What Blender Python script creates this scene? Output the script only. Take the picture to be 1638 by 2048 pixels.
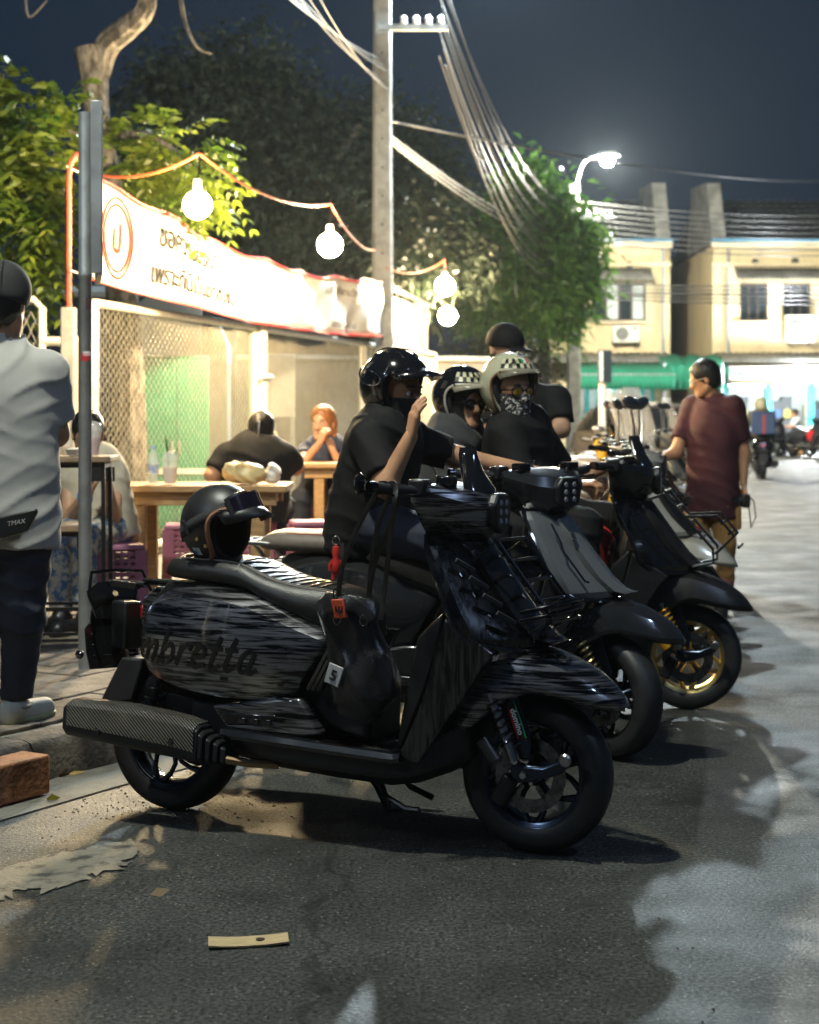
import bpy, bmesh, math, random
import numpy as np
from mathutils import Vector, Matrix
for o in list(bpy.data.objects): bpy.data.objects.remove(o)
SC = bpy.context.scene
COL = SC.collection
R = math.radians
# ---------------------------------------------------------------- camera
F, YH, H = 3412.0, 820.0, 1.33          # 50 mm lens, eye 1.33 m above the road
cam = bpy.data.cameras.new('camera'); camo = bpy.data.objects.new('camera', cam); COL.objects.link(camo)
camo.location = (0, 0, H); camo.rotation_euler = (R(90), 0, 0)
cam.sensor_fit = 'HORIZONTAL'; cam.sensor_width = 24; cam.lens = 24 * F / 1638
cam.shift_y = -(1024 - YH) / 1638; cam.clip_end = 2000; cam.clip_start = .05
cam.dof.use_dof = True; cam.dof.focus_distance = 5.2; cam.dof.aperture_fstop = 3.6
SC.camera = camo
# ---------------------------------------------------------------- night sky, exposure
W = bpy.data.worlds.new('World'); SC.world = W; W.use_nodes = True
nt = W.node_tree; bg = nt.nodes['Background']
sky = nt.nodes.new('ShaderNodeTexSky'); sky.sky_type = 'NISHITA'; sky.sun_disc = False
sky.sun_elevation = R(-6); sky.sun_rotation = R(180)
mx = nt.nodes.new('ShaderNodeMix'); mx.data_type = 'RGBA'; mx.inputs['Factor'].default_value = .97
mx.inputs['B'].default_value = (.0095, .019, .036, 1)     # town-lit navy night air
nt.links.new(sky.outputs[0], mx.inputs['A']); nt.links.new(mx.outputs['Result'], bg.inputs['Color'])
bg.inputs['Strength'].default_value = 1.0
SC.view_settings.view_transform = 'Standard'; SC.view_settings.look = 'None'
SC.view_settings.exposure = 0.12; SC.view_settings.gamma = 1
SC.render.engine = 'CYCLES'
SC.cycles.use_denoising = True; SC.cycles.max_bounces = 6; SC.cycles.diffuse_bounces = 3
SC.cycles.glossy_bounces = 3; SC.cycles.transmission_bounces = 6; SC.cycles.transparent_max_bounces = 8
SC.cycles.sample_clamp_indirect = 6; SC.cycles.volume_bounces = 0; SC.cycles.adaptive_threshold = .02; SC.cycles.caustics_reflective = False; SC.cycles.caustics_refractive = False
# ---------------------------------------------------------------- helpers
def at(px, py, d): return Vector(((px - 819) / F * d, d, H - (py - YH) / F * d))
def gnd(px, py, z=0.0):
    d = F * (H - z) / (py - YH); return Vector(((px - 819) / F * d, d, z))
MATS = {}
def mat(name, col=(.5, .5, .5), rough=.5, metal=0., coat=0., var=0., vs=8., bump=0., bs=60., spec=.5, emit=0., alpha=1., trans=0., sheen=0., sss=0., stretch=None, col2=None, band=(.4, .6)):
    """principled material with noise colour variation / bump in object space"""
    if name in MATS: return MATS[name]
    m = bpy.data.materials.new(name); m.use_nodes = True; MATS[name] = m
    t = m.node_tree; b = t.nodes['Principled BSDF']; L = t.links.new
    b.inputs['Base Color'].default_value = (*col, 1); b.inputs['Roughness'].default_value = rough
    b.inputs['Metallic'].default_value = metal; b.inputs['Coat Weight'].default_value = coat
    b.inputs['Coat Roughness'].default_value = .06
    b.inputs['Specular IOR Level'].default_value = spec; b.inputs['Alpha'].default_value = alpha
    b.inputs['Transmission Weight'].default_value = trans
    if sheen: b.inputs['Sheen Weight'].default_value = sheen
    if sss: b.inputs['Subsurface Weight'].default_value = sss; b.inputs['Subsurface Radius'].default_value = (.01, .004, .002)
    if emit: b.inputs['Emission Color'].default_value = (*col, 1); b.inputs['Emission Strength'].default_value = emit
    tc = t.nodes.new('ShaderNodeTexCoord'); vec = tc.outputs['Object']
    if stretch:
        mp = t.nodes.new('ShaderNodeMapping'); mp.inputs['Scale'].default_value = stretch; L(vec, mp.inputs['Vector']); vec = mp.outputs[0]
    if var or col2:
        n = t.nodes.new('ShaderNodeTexNoise'); n.inputs['Scale'].default_value = vs; n.inputs['Detail'].default_value = 6; n.inputs['Roughness'].default_value = .6
        L(vec, n.inputs['Vector'])
        r = t.nodes.new('ShaderNodeValToRGB'); r.color_ramp.elements[0].position = band[0]; r.color_ramp.elements[1].position = band[1]
        c2 = col2 or tuple(min(1, c * (1 + var)) for c in col); c1 = col if col2 else tuple(c * (1 - var) for c in col)
        r.color_ramp.elements[0].color = (*c1, 1); r.color_ramp.elements[1].color = (*c2, 1)
        L(n.outputs['Fac'], r.inputs[0]); L(r.outputs[0], b.inputs['Base Color'])
        if not emit:
            mr = t.nodes.new('ShaderNodeMapRange'); mr.inputs['To Min'].default_value = max(0, rough * .8); mr.inputs['To Max'].default_value = min(1, rough * 1.2)
            L(n.outputs['Fac'], mr.inputs['Value']); L(mr.outputs[0], b.inputs['Roughness'])
    if bump:
        n2 = t.nodes.new('ShaderNodeTexNoise'); n2.inputs['Scale'].default_value = bs; n2.inputs['Detail'].default_value = 4
        L(vec, n2.inputs['Vector'])
        bp = t.nodes.new('ShaderNodeBump'); bp.inputs['Strength'].default_value = min(1, bump); bp.inputs['Distance'].default_value = .6 / bs
        L(n2.outputs['Fac'], bp.inputs['Height']); L(bp.outputs[0], b.inputs['Normal'])
    return m
def tag(o, label=None, cat=None, group=None, kind=None):
    if label: o['label'] = label
    if cat: o['category'] = cat
    if group: o['group'] = group
    if kind: o['kind'] = kind
    return o
def thing(name, label, cat, loc=(0, 0, 0), rz=0., group=None):
    o = bpy.data.objects.new(name, None); COL.objects.link(o); o.empty_display_size = .1
    o.location = loc; o.rotation_euler = (0, 0, rz); tag(o, label, cat, group); return o
def link(name, me, m, parent=None, sharp=35):
    if m is not None: me.materials.append(m)
    if len(me.polygons):
        me.polygons.foreach_set('use_smooth', [True] * len(me.polygons))
        if sharp: me.set_sharp_from_angle(angle=R(sharp))
    o = bpy.data.objects.new(name, me); COL.objects.link(o)
    if parent: o.parent = parent
    return o
def clone(o, parent=None, loc=None, rz=None):
    c = o.copy(); COL.objects.link(c); c.parent = parent
    if loc is not None: c.location = loc
    if rz is not None: c.rotation_euler = (0, 0, rz)
    for ch in o.children: clone(ch, c)
    return c
class MB:
    def __init__(s): s.v = []; s.f = []
    def add(s, vs, fs):
        n = len(s.v); s.v += [tuple(v) for v in vs]; s.f += [tuple(i + n for i in f) for f in fs]; return s
    def box(s, c, size, rot=None, taper=1.):
        x, y, z = (a / 2 for a in size); vs = []
        for k in (-1, 1):
            t = taper if k > 0 else 1
            vs += [Vector((-x * t, -y * t, k * z)), Vector((x * t, -y * t, k * z)), Vector((x * t, y * t, k * z)), Vector((-x * t, y * t, k * z))]
        if rot is not None: vs = [rot @ v for v in vs]
        c = Vector(c)
        return s.add([v + c for v in vs], [(3, 2, 1, 0), (4, 5, 6, 7), (0, 1, 5, 4), (1, 2, 6, 5), (2, 3, 7, 6), (3, 0, 4, 7)])
    def loft(s, rings, closed=True, caps=True):
        n = len(rings[0]); vs = [v for r in rings for v in r]; fs = []
        for i in range(len(rings) - 1):
            for j in range(n if closed else n - 1):
                k = (j + 1) % n; fs.append((i * n + j, i * n + k, (i + 1) * n + k, (i + 1) * n + j))
        if closed and caps: fs += [tuple(range(n))[::-1], tuple(range((len(rings) - 1) * n, len(rings) * n))]
        return s.add(vs, fs)
    def tube(s, pts, r, n=8, closed=False, flat=None):
        pts = [Vector(p) for p in pts]; m = len(pts); rr = r if isinstance(r, (list, tuple)) else [r] * m
        rings = []; up = None
        for i, p in enumerate(pts):
            a = pts[i - 1] if (i or closed) else p; b = pts[(i + 1) % m] if (i < m - 1 or closed) else p
            t = (b - a)
            t = t.normalized() if t.length > 1e-9 else Vector((0, 0, 1))
            if up is None: up = Vector((0, 0, 1)) if abs(t.z) < .9 else Vector((1, 0, 0))
            if flat is not None: up = Vector(flat[0])
            x = t.cross(up).normalized(); y = x.cross(t).normalized(); up = y
            fl = flat[1] if flat is not None else 1
            rings.append([p + (x * math.cos(q) + y * math.sin(q) * fl) * rr[i] for q in [2 * math.pi * (k + .5) / n for k in range(n)]])
        if closed: rings.append(rings[0]); return s.loft(rings, True, False)
        return s.loft(rings)
    def lathe(s, prof, c=(0, 0, 0), axis='y', n=24, arc=None, closed=False):
        """prof [(radius, height)] round an axis through c"""
        c = Vector(c); a0, a1 = arc or (0, 2 * math.pi); full = arc is None; rings = []
        for k in range(n if full else n + 1):
            q = a0 + (a1 - a0) * k / n; cq, sq = math.cos(q), math.sin(q); ring = []
            for r, h in prof:
                ring.append(c + Vector({'y': (r * cq, h, r * sq), 'z': (r * cq, r * sq, h), 'x': (h, r * cq, r * sq)}[axis]))
            rings.append(ring)
        if full: rings.append(rings[0])
        return s.loft(rings, closed, False)
    def prism(s, poly, y0, y1, fn=None):
        """poly [(x,z)] extruded along y; fn maps (x,y,z) if given"""
        g = fn or (lambda x, y, z: (x, y, z)); n = len(poly)
        return s.add([g(x, y0, z) for x, z in poly] + [g(x, y1, z) for x, z in poly],
                     [tuple(range(n)), tuple(range(n, 2 * n))[::-1]] + [(i, i + n, (i + 1) % n + n, (i + 1) % n) for i in range(n)])
    def ell(s, c, r, n=12, m=8, rot=None):
        c = Vector(c); rings = []
        for i in range(m + 1):
            q = math.pi * i / m; ring = []
            for k in range(n):
                v = Vector((r[0] * math.sin(q) * math.cos(2 * math.pi * k / n), r[1] * math.sin(q) * math.sin(2 * math.pi * k / n), -r[2] * math.cos(q)))
                ring.append(c + (rot @ v if rot is not None else v))
            rings.append(ring)
        return s.loft(rings, True, False)
    def mirror_y(s):
        n = len(s.v); s.v += [(x, -y, z) for x, y, z in s.v[:n]]; s.f += [tuple(i + n for i in f[::-1]) for f in s.f[:]]; return s
    def build(s, name, m, parent=None, sharp=35, bevel=0., sub=0, solid=0., fix=True):
        me = bpy.data.meshes.new(name); me.from_pydata(s.v, [], s.f); me.validate()
        if fix:
            bm = bmesh.new(); bm.from_mesh(me); bmesh.ops.remove_doubles(bm, verts=bm.verts, dist=1e-5)
            bmesh.ops.recalc_face_normals(bm, faces=bm.faces); bm.to_mesh(me); bm.free()
        o = link(name, me, m, parent, sharp)
        if solid: q = o.modifiers.new('s', 'SOLIDIFY'); q.thickness = solid; q.offset = -1
        if bevel: q = o.modifiers.new('b', 'BEVEL'); q.width = bevel; q.segments = 2; q.limit_method = 'ANGLE'; q.angle_limit = R(40)
        if sub: q = o.modifiers.new('u', 'SUBSURF'); q.levels = sub; q.render_levels = sub
        return o
def spline(pts, k=6, closed=False):
    """Catmull-Rom through points"""
    P = [np.array(p, float) for p in pts]; n = len(P); out = []
    for i in range(n if closed else n - 1):
        g = lambda j: P[j % n] if closed else P[max(0, min(n - 1, j))]
        a, b, c, d = g(i - 1), g(i), g(i + 1), g(i + 2)
        for q in range(k):
            t = q / k; out.append(.5 * ((2 * b) + (c - a) * t + (2 * a - 5 * b + 4 * c - d) * t * t + (3 * b - a - 3 * c + d) * t ** 3))
    if not closed: out.append(P[-1])
    return out
# ---- signed distance modelling (bodies, clothes, helmets, bags)
def s_cap(a, b, ra, rb):
    a = np.array(a, np.float32); b = np.array(b, np.float32); ba = b - a; L2 = max(1e-9, float(ba @ ba))
    def f(P):
        t = np.clip(((P - a) @ ba) / L2, 0, 1); return np.linalg.norm(P - a - t[:, None] * ba, axis=1) - (ra + (rb - ra) * t)
    return f
def s_ell(c, r, rot=None):
    c = np.array(c, np.float32); r = np.array(r, np.float32); M = None if rot is None else np.array(rot.inverted(), np.float32)
    def f(P):
        q = P - c
        if M is not None: q = q @ M.T
        k0 = np.linalg.norm(q / r, axis=1); k1 = np.linalg.norm(q / (r * r), axis=1); return k0 * (k0 - 1) / np.maximum(k1, 1e-6)
    return f
def s_ecap(a, b, ra, rb, rot, ratio):
    """tapered tube of oval section (a shirt body); rot columns are across, front, along"""
    a = np.array(a, np.float32); M = np.array(rot, np.float32); k = np.array([1, 1 / ratio, 1], np.float32); B = ((np.array(b, np.float32) - a) @ M) * k; L2 = float(B @ B)
    def f(P):
        q = ((P - a) @ M) * k; t = np.clip(q @ B / L2, 0, 1); return (np.linalg.norm(q - t[:, None] * B, axis=1) - (ra + (rb - ra) * t)) * (ratio * .5 + .5)
    return f
def s_box(c, h, r=.0, rot=None):
    c = np.array(c, np.float32); h = np.array(h, np.float32) - r; M = None if rot is None else np.array(rot.inverted(), np.float32)
    def f(P):
        q = P - c
        if M is not None: q = q @ M.T
        q = np.abs(q) - h; return np.linalg.norm(np.maximum(q, 0), axis=1) + np.minimum(q.max(axis=1), 0) - r
    return f
def s_plane(p, n):      # negative on the side the normal points away from
    p = np.array(p, np.float32); n = np.array(n, np.float32); n = n / np.linalg.norm(n)
    return lambda P: (P - p) @ n
def s_uni(fs, k=.03):
    def f(P):
        d = fs[0](P)
        for g in fs[1:]:
            e = g(P); h = np.clip(.5 + .5 * (e - d) / k, 0, 1); d = e * (1 - h) + d * h - k * h * (1 - h)
        return d
    return f
def s_int(a, b): return lambda P: np.maximum(a(P), b(P))
def s_sub(a, b, k=0.):
    if not k: return lambda P: np.maximum(a(P), -b(P))
    def f(P):
        d = a(P); e = -b(P); h = np.clip(.5 - .5 * (e - d) / k, 0, 1); return e * (1 - h) + d * h + k * h * (1 - h)
    return f
def s_off(a, o): return lambda P: a(P) - o
def s_wrinkle(a, amp, fr, ph=0., dirn=(1, .3, 2.)):
    dx, dy, dz = dirn
    def f(P):
        x, y, z = P[:, 0] * fr, P[:, 1] * fr, P[:, 2] * fr
        n1 = np.sin(.31 * x + .23 * z + ph) * np.sin(.27 * y - .19 * z + 2 * ph)          # where folds gather
        fold = lambda t: np.exp(-5 * np.sin(t * .5) ** 2)                                  # narrow ridges, flat between
        w = fold(1.5 * dx * x + dz * 1.9 * z + 1.6 * np.sin(.9 * y + ph)) * np.clip(n1 + .25, 0, 1) + fold(2.4 * y - 1.7 * dz * z + 1.8 * np.sin(.8 * x + ph)) * np.clip(.25 - n1, 0, 1) + .22 * np.sin(.8 * z + .7 * x + ph + np.sin(.6 * y))
        return a(P) - amp * 2.2 * (w - .25)
    return f
def sdf_mesh(f, lo, hi, h):
    """surface nets"""
    lo = np.array(lo, float); hi = np.array(hi, float); n = np.maximum(2, np.ceil((hi - lo) / h).astype(int)) + 1
    ax = [lo[i] + h * np.arange(n[i]) for i in range(3)]
    G = np.stack(np.meshgrid(*ax, indexing='ij'), -1).reshape(-1, 3).astype(np.float32)
    V = np.empty(len(G), np.float32)
    for i in range(0, len(G), 400000): V[i:i + 400000] = f(G[i:i + 400000])
    V = V.reshape(n); S = V < 0
    c = np.zeros(n - 1, int); offs = [(i, j, k) for i in (0, 1) for j in (0, 1) for k in (0, 1)]
    sl = lambda A, o: A[o[0]:o[0] + n[0] - 1, o[1]:o[1] + n[1] - 1, o[2]:o[2] + n[2] - 1]
    for o in offs: c += sl(S, o)
    act = (c > 0) & (c < 8); idx = -np.ones(n - 1, int); ids = np.argwhere(act); idx[act] = np.arange(len(ids))
    acc = np.zeros((len(ids), 3)); cnt = np.zeros(len(ids))
    g = lambda o: V[ids[:, 0] + o[0], ids[:, 1] + o[1], ids[:, 2] + o[2]]
    for a in offs:
        for d in range(3):
            if a[d]: continue
            b = list(a); b[d] = 1; va, vb = g(a), g(b); m = (va < 0) != (vb < 0); t = np.where(m, va / np.where(m, va - vb, 1), 0)
            p = np.array(a, float)[None] + np.zeros((len(ids), 1)); p[:, d] += t; acc += p * m[:, None]; cnt += m
    vs = lo + h * (ids + acc / np.maximum(cnt, 1)[:, None]); faces = []
    for d in range(3):
        e, u = [(1, 2), (2, 0), (0, 1)][d]
        A = S.take(range(n[d] - 1), d); B = S.take(range(1, n[d]), d); ed = np.argwhere(A != B)
        if not len(ed): continue
        ok = (ed[:, e] > 0) & (ed[:, u] > 0) & (ed[:, e] < n[e] - 1) & (ed[:, u] < n[u] - 1); ed = ed[ok]; sg = A[tuple(ed.T)]
        def cell(de, du):
            q = ed.copy(); q[:, e] -= de; q[:, u] -= du; return idx[tuple(q.T)]
        q = np.stack([cell(1, 1), cell(0, 1), cell(0, 0), cell(1, 0)], 1); q[~sg] = q[~sg][:, ::-1]; faces.append(q)
    return vs, (np.concatenate(faces) if faces else np.zeros((0, 4), int))
def np_mesh(name, vs, fs):
    me = bpy.data.meshes.new(name); vs = np.asarray(vs, np.float32); fs = np.asarray(fs, np.int32); k = fs.shape[1]
    me.vertices.add(len(vs)); me.vertices.foreach_set('co', vs.ravel())
    me.loops.add(fs.size); me.loops.foreach_set('vertex_index', fs.ravel())
    me.polygons.add(len(fs)); me.polygons.foreach_set('loop_start', np.arange(0, fs.size, k, dtype=np.int32)); me.polygons.foreach_set('loop_total', np.full(len(fs), k, np.int32))
    me.update(calc_edges=True); me.validate(); return me
def sdf_obj(name, f, lo, hi, h, m, parent=None, sharp=0, extra=None):
    vs, fs = sdf_mesh(f, lo, hi, h)
    for e in (extra or []): fs = np.concatenate([fs, e[1] + len(vs)]); vs = np.concatenate([vs, e[0]])
    return link(name, np_mesh(name, vs, fs), m, parent, sharp)
def text(name, s, size, m, parent=None, M=None, shear=0., bold=0., depth=.001, align='CENTER', fn=None, spacing=1.):
    """lettering turned to a mesh; fn maps (u,v,w) to the surface"""
    c = bpy.data.curves.new(name, 'FONT'); c.body = s; c.size = size; c.shear = shear; c.offset = bold; c.extrude = depth; c.align_x = align; c.space_character = spacing; c.resolution_u = 3
    t = bpy.data.objects.new(name, c); COL.objects.link(t); bpy.context.view_layer.update()
    me = bpy.data.meshes.new_from_object(t.evaluated_get(bpy.context.evaluated_depsgraph_get())); bpy.data.objects.remove(t)
    if fn:
        for v in me.vertices: v.co = fn(*v.co)
    if M is not None: me.transform(M)
    me.name = name; me.materials.clear()
    return link(name, me, m, parent, 0)
rng = np.random.default_rng(7); random.seed(7)
# ================================================================ setting
def m_asphalt():
    m = bpy.data.materials.new('asphalt'); m.use_nodes = True; t = m.node_tree; b = t.nodes['Principled BSDF']; L = t.links.new; N = t.nodes.new
    tc = N('ShaderNodeTexCoord').outputs['Object']
    def noise(s, d=5, r=.6):
        n = N('ShaderNodeTexNoise'); n.inputs['Scale'].default_value = s; n.inputs['Detail'].default_value = d; n.inputs['Roughness'].default_value = r; L(tc, n.inputs['Vector']); return n.outputs['Fac']
    def ramp(f, a, c0, c, c1):
        r = N('ShaderNodeValToRGB'); r.color_ramp.elements[0].position = a; r.color_ramp.elements[1].position = c
        r.color_ramp.elements[0].color = (*c0, 1); r.color_ramp.elements[1].color = (*c1, 1); L(f, r.inputs[0]); return r.outputs[0]
    def mix(a, c, f, mode='MIX'):
        x = N('ShaderNodeMix'); x.data_type = 'RGBA'; x.blend_type = mode
        if isinstance(f, float): x.inputs['Factor'].default_value = f
        else: L(f, x.inputs['Factor'])
        L(a, x.inputs['A'])
        if isinstance(c, tuple): x.inputs['B'].default_value = (*c, 1)
        else: L(c, x.inputs['B'])
        return x.outputs['Result']
    base = ramp(noise(80, 3, .75), .42, (.007, .008, .008), .62, (.105, .107, .098))
    base = mix(base, ramp(noise(1.1, 6), .32, (.42, .43, .43), .66, (1.1, 1.12, 1.08)), 1., 'MULTIPLY')
    base = mix(base, ramp(noise(5.5, 6), .32, (.62, .62, .62), .5, (1, 1, 1)), 1., 'MULTIPLY')
    v = N('ShaderNodeTexVoronoi'); v.inputs['Scale'].default_value = 70; L(tc, v.inputs['Vector'])
    chips = ramp(v.outputs['Distance'], .16, (1, 1, 1), .26, (0, 0, 0))
    sel = ramp(v.outputs['Color'], .70, (0, 0, 0), .80, (1, 1, 1))
    base = mix(base, (.24, .23, .2), mix(chips, sel, 1., 'MULTIPLY'))
    v2 = N('ShaderNodeTexVoronoi'); v2.feature = 'DISTANCE_TO_EDGE'; v2.inputs['Scale'].default_value = .45
    nn = N('ShaderNodeTexNoise'); nn.inputs['Scale'].default_value = 3; nn.inputs['Detail'].default_value = 6; L(tc, nn.inputs['Vector'])
    ad = N('ShaderNodeVectorMath'); ad.operation = 'MULTIPLY_ADD'; ad.inputs[1].default_value = (.5, .5, .5); L(nn.outputs['Color'], ad.inputs[0]); L(tc, ad.inputs[2]); L(ad.outputs[0], v2.inputs['Vector'])
    crack = ramp(v2.outputs['Distance'], .002, (.35, .35, .35), .007, (1, 1, 1))
    base = mix(base, crack, 1., 'MULTIPLY')
    L(base, b.inputs['Base Color'])
    rr = N('ShaderNodeMapRange'); rr.inputs['From Min'].default_value = .3; rr.inputs['From Max'].default_value = .7; rr.inputs['To Min'].default_value = .44; rr.inputs['To Max'].default_value = .78
    L(noise(2.2, 5), rr.inputs['Value']); L(rr.outputs[0], b.inputs['Roughness'])
    bp = N('ShaderNodeBump'); bp.inputs['Strength'].default_value = .75; bp.inputs['Distance'].default_value = .006
    L(noise(85, 4, .65), bp.inputs['Height'])
    bp2 = N('ShaderNodeBump'); bp2.inputs['Strength'].default_value = .5; bp2.inputs['Distance'].default_value = .012; L(noise(3, 4), bp2.inputs['Height']); L(bp2.outputs[0], bp.inputs['Normal'])
    L(bp.outputs[0], b.inputs['Normal'])
    return m
ASPH = m_asphalt()
CONC = mat('concrete', (.2, .185, .16), .85, var=.35, vs=6, bump=.5, bs=70)
CONC2 = mat('grey_concrete_post', (.3, .3, .28), .8, var=.22, vs=5, bump=.3, bs=60)
KERBM = mat('dirty_kerb', (.085, .073, .06), .85, var=.6, vs=5, bump=.7, bs=45)
PAVE = mat('paver', (.17, .14, .11), .8, var=.4, vs=7, bump=.5, bs=60)
STEEL = mat('galvanised_steel', (.33, .35, .36), .42, metal=.6, var=.2, vs=4, bump=.1, bs=30)
BLACKM = mat('black_steel', (.012, .012, .013), .38, metal=.3, var=.2, bump=.1)
mb = MB(); S = 400; mb.add([(-S, -S, 0), (S, -S, 0), (S, S, 0), (-S, S, 0)], [(0, 1, 2, 3)])
tag(mb.build('road', ASPH, fix=False), kind='structure')
KP = [(-3.9, 1.6), (-2.1, 4.7), (-1.32, 6.05), (-.9, 6.75), (-.15, 8.4), (.2, 10.2), (.8, 14), (2.2, 20), (5.0, 30), (7.2, 40), (7.6, 44)]
KS = [Vector((*p, 0)) for p in spline(KP, 12)]
def off(pts, o):
    r = []
    for i, p in enumerate(pts):
        t = (pts[min(i + 1, len(pts) - 1)] - pts[max(i - 1, 0)]).normalized(); r.append(p + Vector((-t.y, t.x, 0)) * o)
    return r
ins = off(KS, .14)
mb = MB(); n = len(ins)
mb.add([(p.x, p.y, .15) for p in ins] + [(-60, p.y + 2, .15) for p in ins], [(i, i + 1, n + i + 1, n + i) for i in range(n - 1)])
SIDEWALK = tag(mb.build('sidewalk', CONC), kind='structure')
# kerb stones, each one its own piece
acc = 0; cur = [KS[0]]; kn = 0
for i in range(1, len(KS)):
    cur.append(KS[i]); acc += (KS[i] - KS[i - 1]).length
    if acc > .55 and KS[i].y < 32:
        a = cur[:]; a[-1] = a[-1] - (a[-1] - a[-2]).normalized() * .012
        if a[0].y > 3:
            rings = []
            jit = random.uniform(-.008, .008)
            for p, q in zip(a, off(a, 1)):
                nrm = q - p
                rings.append([p + Vector((0, 0, -.02)), p + nrm * .012 + Vector((0, 0, .115 + jit)), p + nrm * .03 + Vector((0, 0, .146 + jit)), p + nrm * .06 + Vector((0, 0, .155 + jit)), p + nrm * .16 + Vector((0, 0, .155 + jit)), p + nrm * .16 + Vector((0, 0, -.02))])
            k = MB(); k.loft(rings); k.build('kerb_stone', KERBM, SIDEWALK, sharp=50)
        cur = [KS[i]]; acc = 0
g0, g1 = off(KS, .02), off(KS, -.27)
mb = MB(); n = len(g0); mb.add([(p.x, p.y, .006) for p in g0] + [(p.x, p.y, .005) for p in g1], [(i, n + i, n + i + 1, i + 1) for i in range(n - 1)])
tag(mb.build('gutter', mat('gutter_concrete', (.15, .145, .125), .8, var=.3, vs=4, bump=.5, bs=80)), kind='structure')
# paving tiles in the part of the sidewalk the photo shows
ta = Vector((.5, .866, 0)); tb = Vector((-.866, .5, 0)); t0 = Vector((-1.42, 6.2, .15)) ; tile = None
for i in range(12):
    for j in range(9):
        c = t0 + ta * (i * .31 - .62 + (j % 2) * .155) + tb * (j * .31 + .18)
        # stay left of the kerb line
        kx = np.interp(c.y, [p.y for p in ins], [p.x for p in ins])
        if c.x > kx - .2: continue
        if tile is None:
            tile = MB().box((0, 0, .006), (.298, .298, .016)).build('paving_tile', PAVE, SIDEWALK, bevel=.004)
            o = tile
        else: o = tile.copy(); COL.objects.link(o)
        o.location = c + Vector((0, 0, random.uniform(-.002, .003))); o.rotation_euler = (random.uniform(-.012, .012), random.uniform(-.012, .012), R(60))
# lawn behind the fence
FD = Vector((.229, 1, 0)).normalized(); F0 = Vector(((185 - 819) / F * 12.6, 12.6, 0))
def fence_at(px):  # point of the fence line seen at column px
    k = (px - 819) / F; # X = k d ; F0 + s FD
    s = (k * F0.y - F0.x) / (FD.x - k * FD.y); return F0 + FD * s
mb = MB(); q0 = F0 - FD * 6; q1 = F0 + FD * 22
mb.add([(q0.x - .15, q0.y, .156), (q1.x - .15, q1.y, .156), (-60, q1.y + 4, .156), (-60, q0.y, .156)], [(0, 1, 2, 3)])
tag(mb.build('lawn', mat('soil_and_grass', (.03, .045, .015), .9, var=.5, vs=7, bump=.8, bs=30)), kind='structure')
# ------------------------------------------------ light fixtures
WARMC = (1, .74, .40); COOL = (.93, 1, .93)
def plight(name, loc, power, col, rad, parent=None):
    l = bpy.data.lights.new(name, 'POINT'); l.energy = power; l.color = col; l.shadow_soft_size = rad
    o = bpy.data.objects.new(name, l); COL.objects.link(o); o.location = loc
    if parent: o.parent = parent
    return o
def glow(name, loc, power, col, rad, parent):
    """the glass of a lamp: a small emitting globe"""
    m = MB(); m.ell(loc, (rad, rad, rad), 12, 8); st = power / (4 * math.pi ** 2 * rad * rad)
    return m.build(name, mat('glow_%d_%d_%d' % (power, rad * 1000, col[2] * 100), col, emit=st), parent, sharp=0)
WHITEP = mat('white_plastic', (.75, .75, .72), .4, var=.05)
def bulb(p, power, label, r=.07):
    t = thing('hanging_bulb', label, 'lamp', p, group=None)
    m = MB(); m.lathe([(.0, .17), (.025, .17), (.03, .10), (.045, .085), (.045, .075), (.0, .075)], axis='z', n=12); m.build('socket', WHITEP, t)
    m = MB(); m.tube([(0, 0, .16), (.01, .02, .26), (.0, .12, .36)], .006, 6); m.build('flex', BLACKM, t)
    glow('glowing_bulb', (0, 0, 0), power, WARMC, r, t)
    return t
def on_fence(px, py, front=.25):
    p = fence_at(px); d = p.y - front * .3; v = at(px, py, d); return v
L1 = at(395, 410, 11.4); L2 = at(660, 490, 14.6); L3 = at(890, 572, 22.5); L4 = at(895, 632, 29)
bulb(L1, 560, 'glaring warm bulb hanging before the left half of the printed banner', .095)
bulb(L2, 1300, 'glaring warm bulb hanging above the middle of the printed banner', .105)
bulb(L3, 1700, 'upper of two warm bulbs right of the concrete pole', .125)
bulb(L4, 2000, 'lower of two warm bulbs right of the concrete pole', .15)
def street_lamp(pole_xy, head, power, label, col=COOL, pole=True, ph=7.5, rad=.16, arm_from=None):
    t = thing('street_lamp', label, 'street lamp', (pole_xy[0], pole_xy[1], 0)); hx = Vector(head) - Vector((pole_xy[0], pole_xy[1], 0))
    if pole:
        m = MB(); m.tube([(0, 0, 0), (0, 0, ph)], [.09, .06], 12); m.build('pole', STEEL, t)
    a0 = Vector((0, 0, ph - .25)); m = MB(); m.tube(spline([a0, a0 + Vector((hx.x * .3, hx.y * .3, (hx.z - ph) * .8 + .35)), hx + Vector((0, 0, .10))], 8), .03, 8); m.build('arm', STEEL, t)
    dr = Vector((hx.x, hx.y, 0)).normalized() if Vector((hx.x, hx.y, 0)).length > .01 else Vector((1, 0, 0)); rot = dr.to_track_quat('X', 'Z').to_matrix()
    m = MB(); m.box(hx + Vector((0, 0, .12)), (.62, .26, .10), rot, .7); m.build('head', STEEL, t, bevel=.02)
    glow('lit_lens', hx - Vector((0, 0, .02)), power, col, rad, t)
    return t
street_lamp((-3.0, 4.2), (-1.45, 4.75, 6.6), 1450, 'assumed unseen street lamp leaning over the parked black scooters', (.97, 1, .86), rad=.12)  # out of view; overhead lamp assumed from the short shadows under the bikes
street_lamp((6.2, 1.0), (4.6, 1.6, 6.8), 420, 'added unseen blue light in street lamp form across the road from the parked scooters', (.5, .68, 1), rad=.3)  # blue light added out of view, for a cool sheen on the bikes
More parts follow.
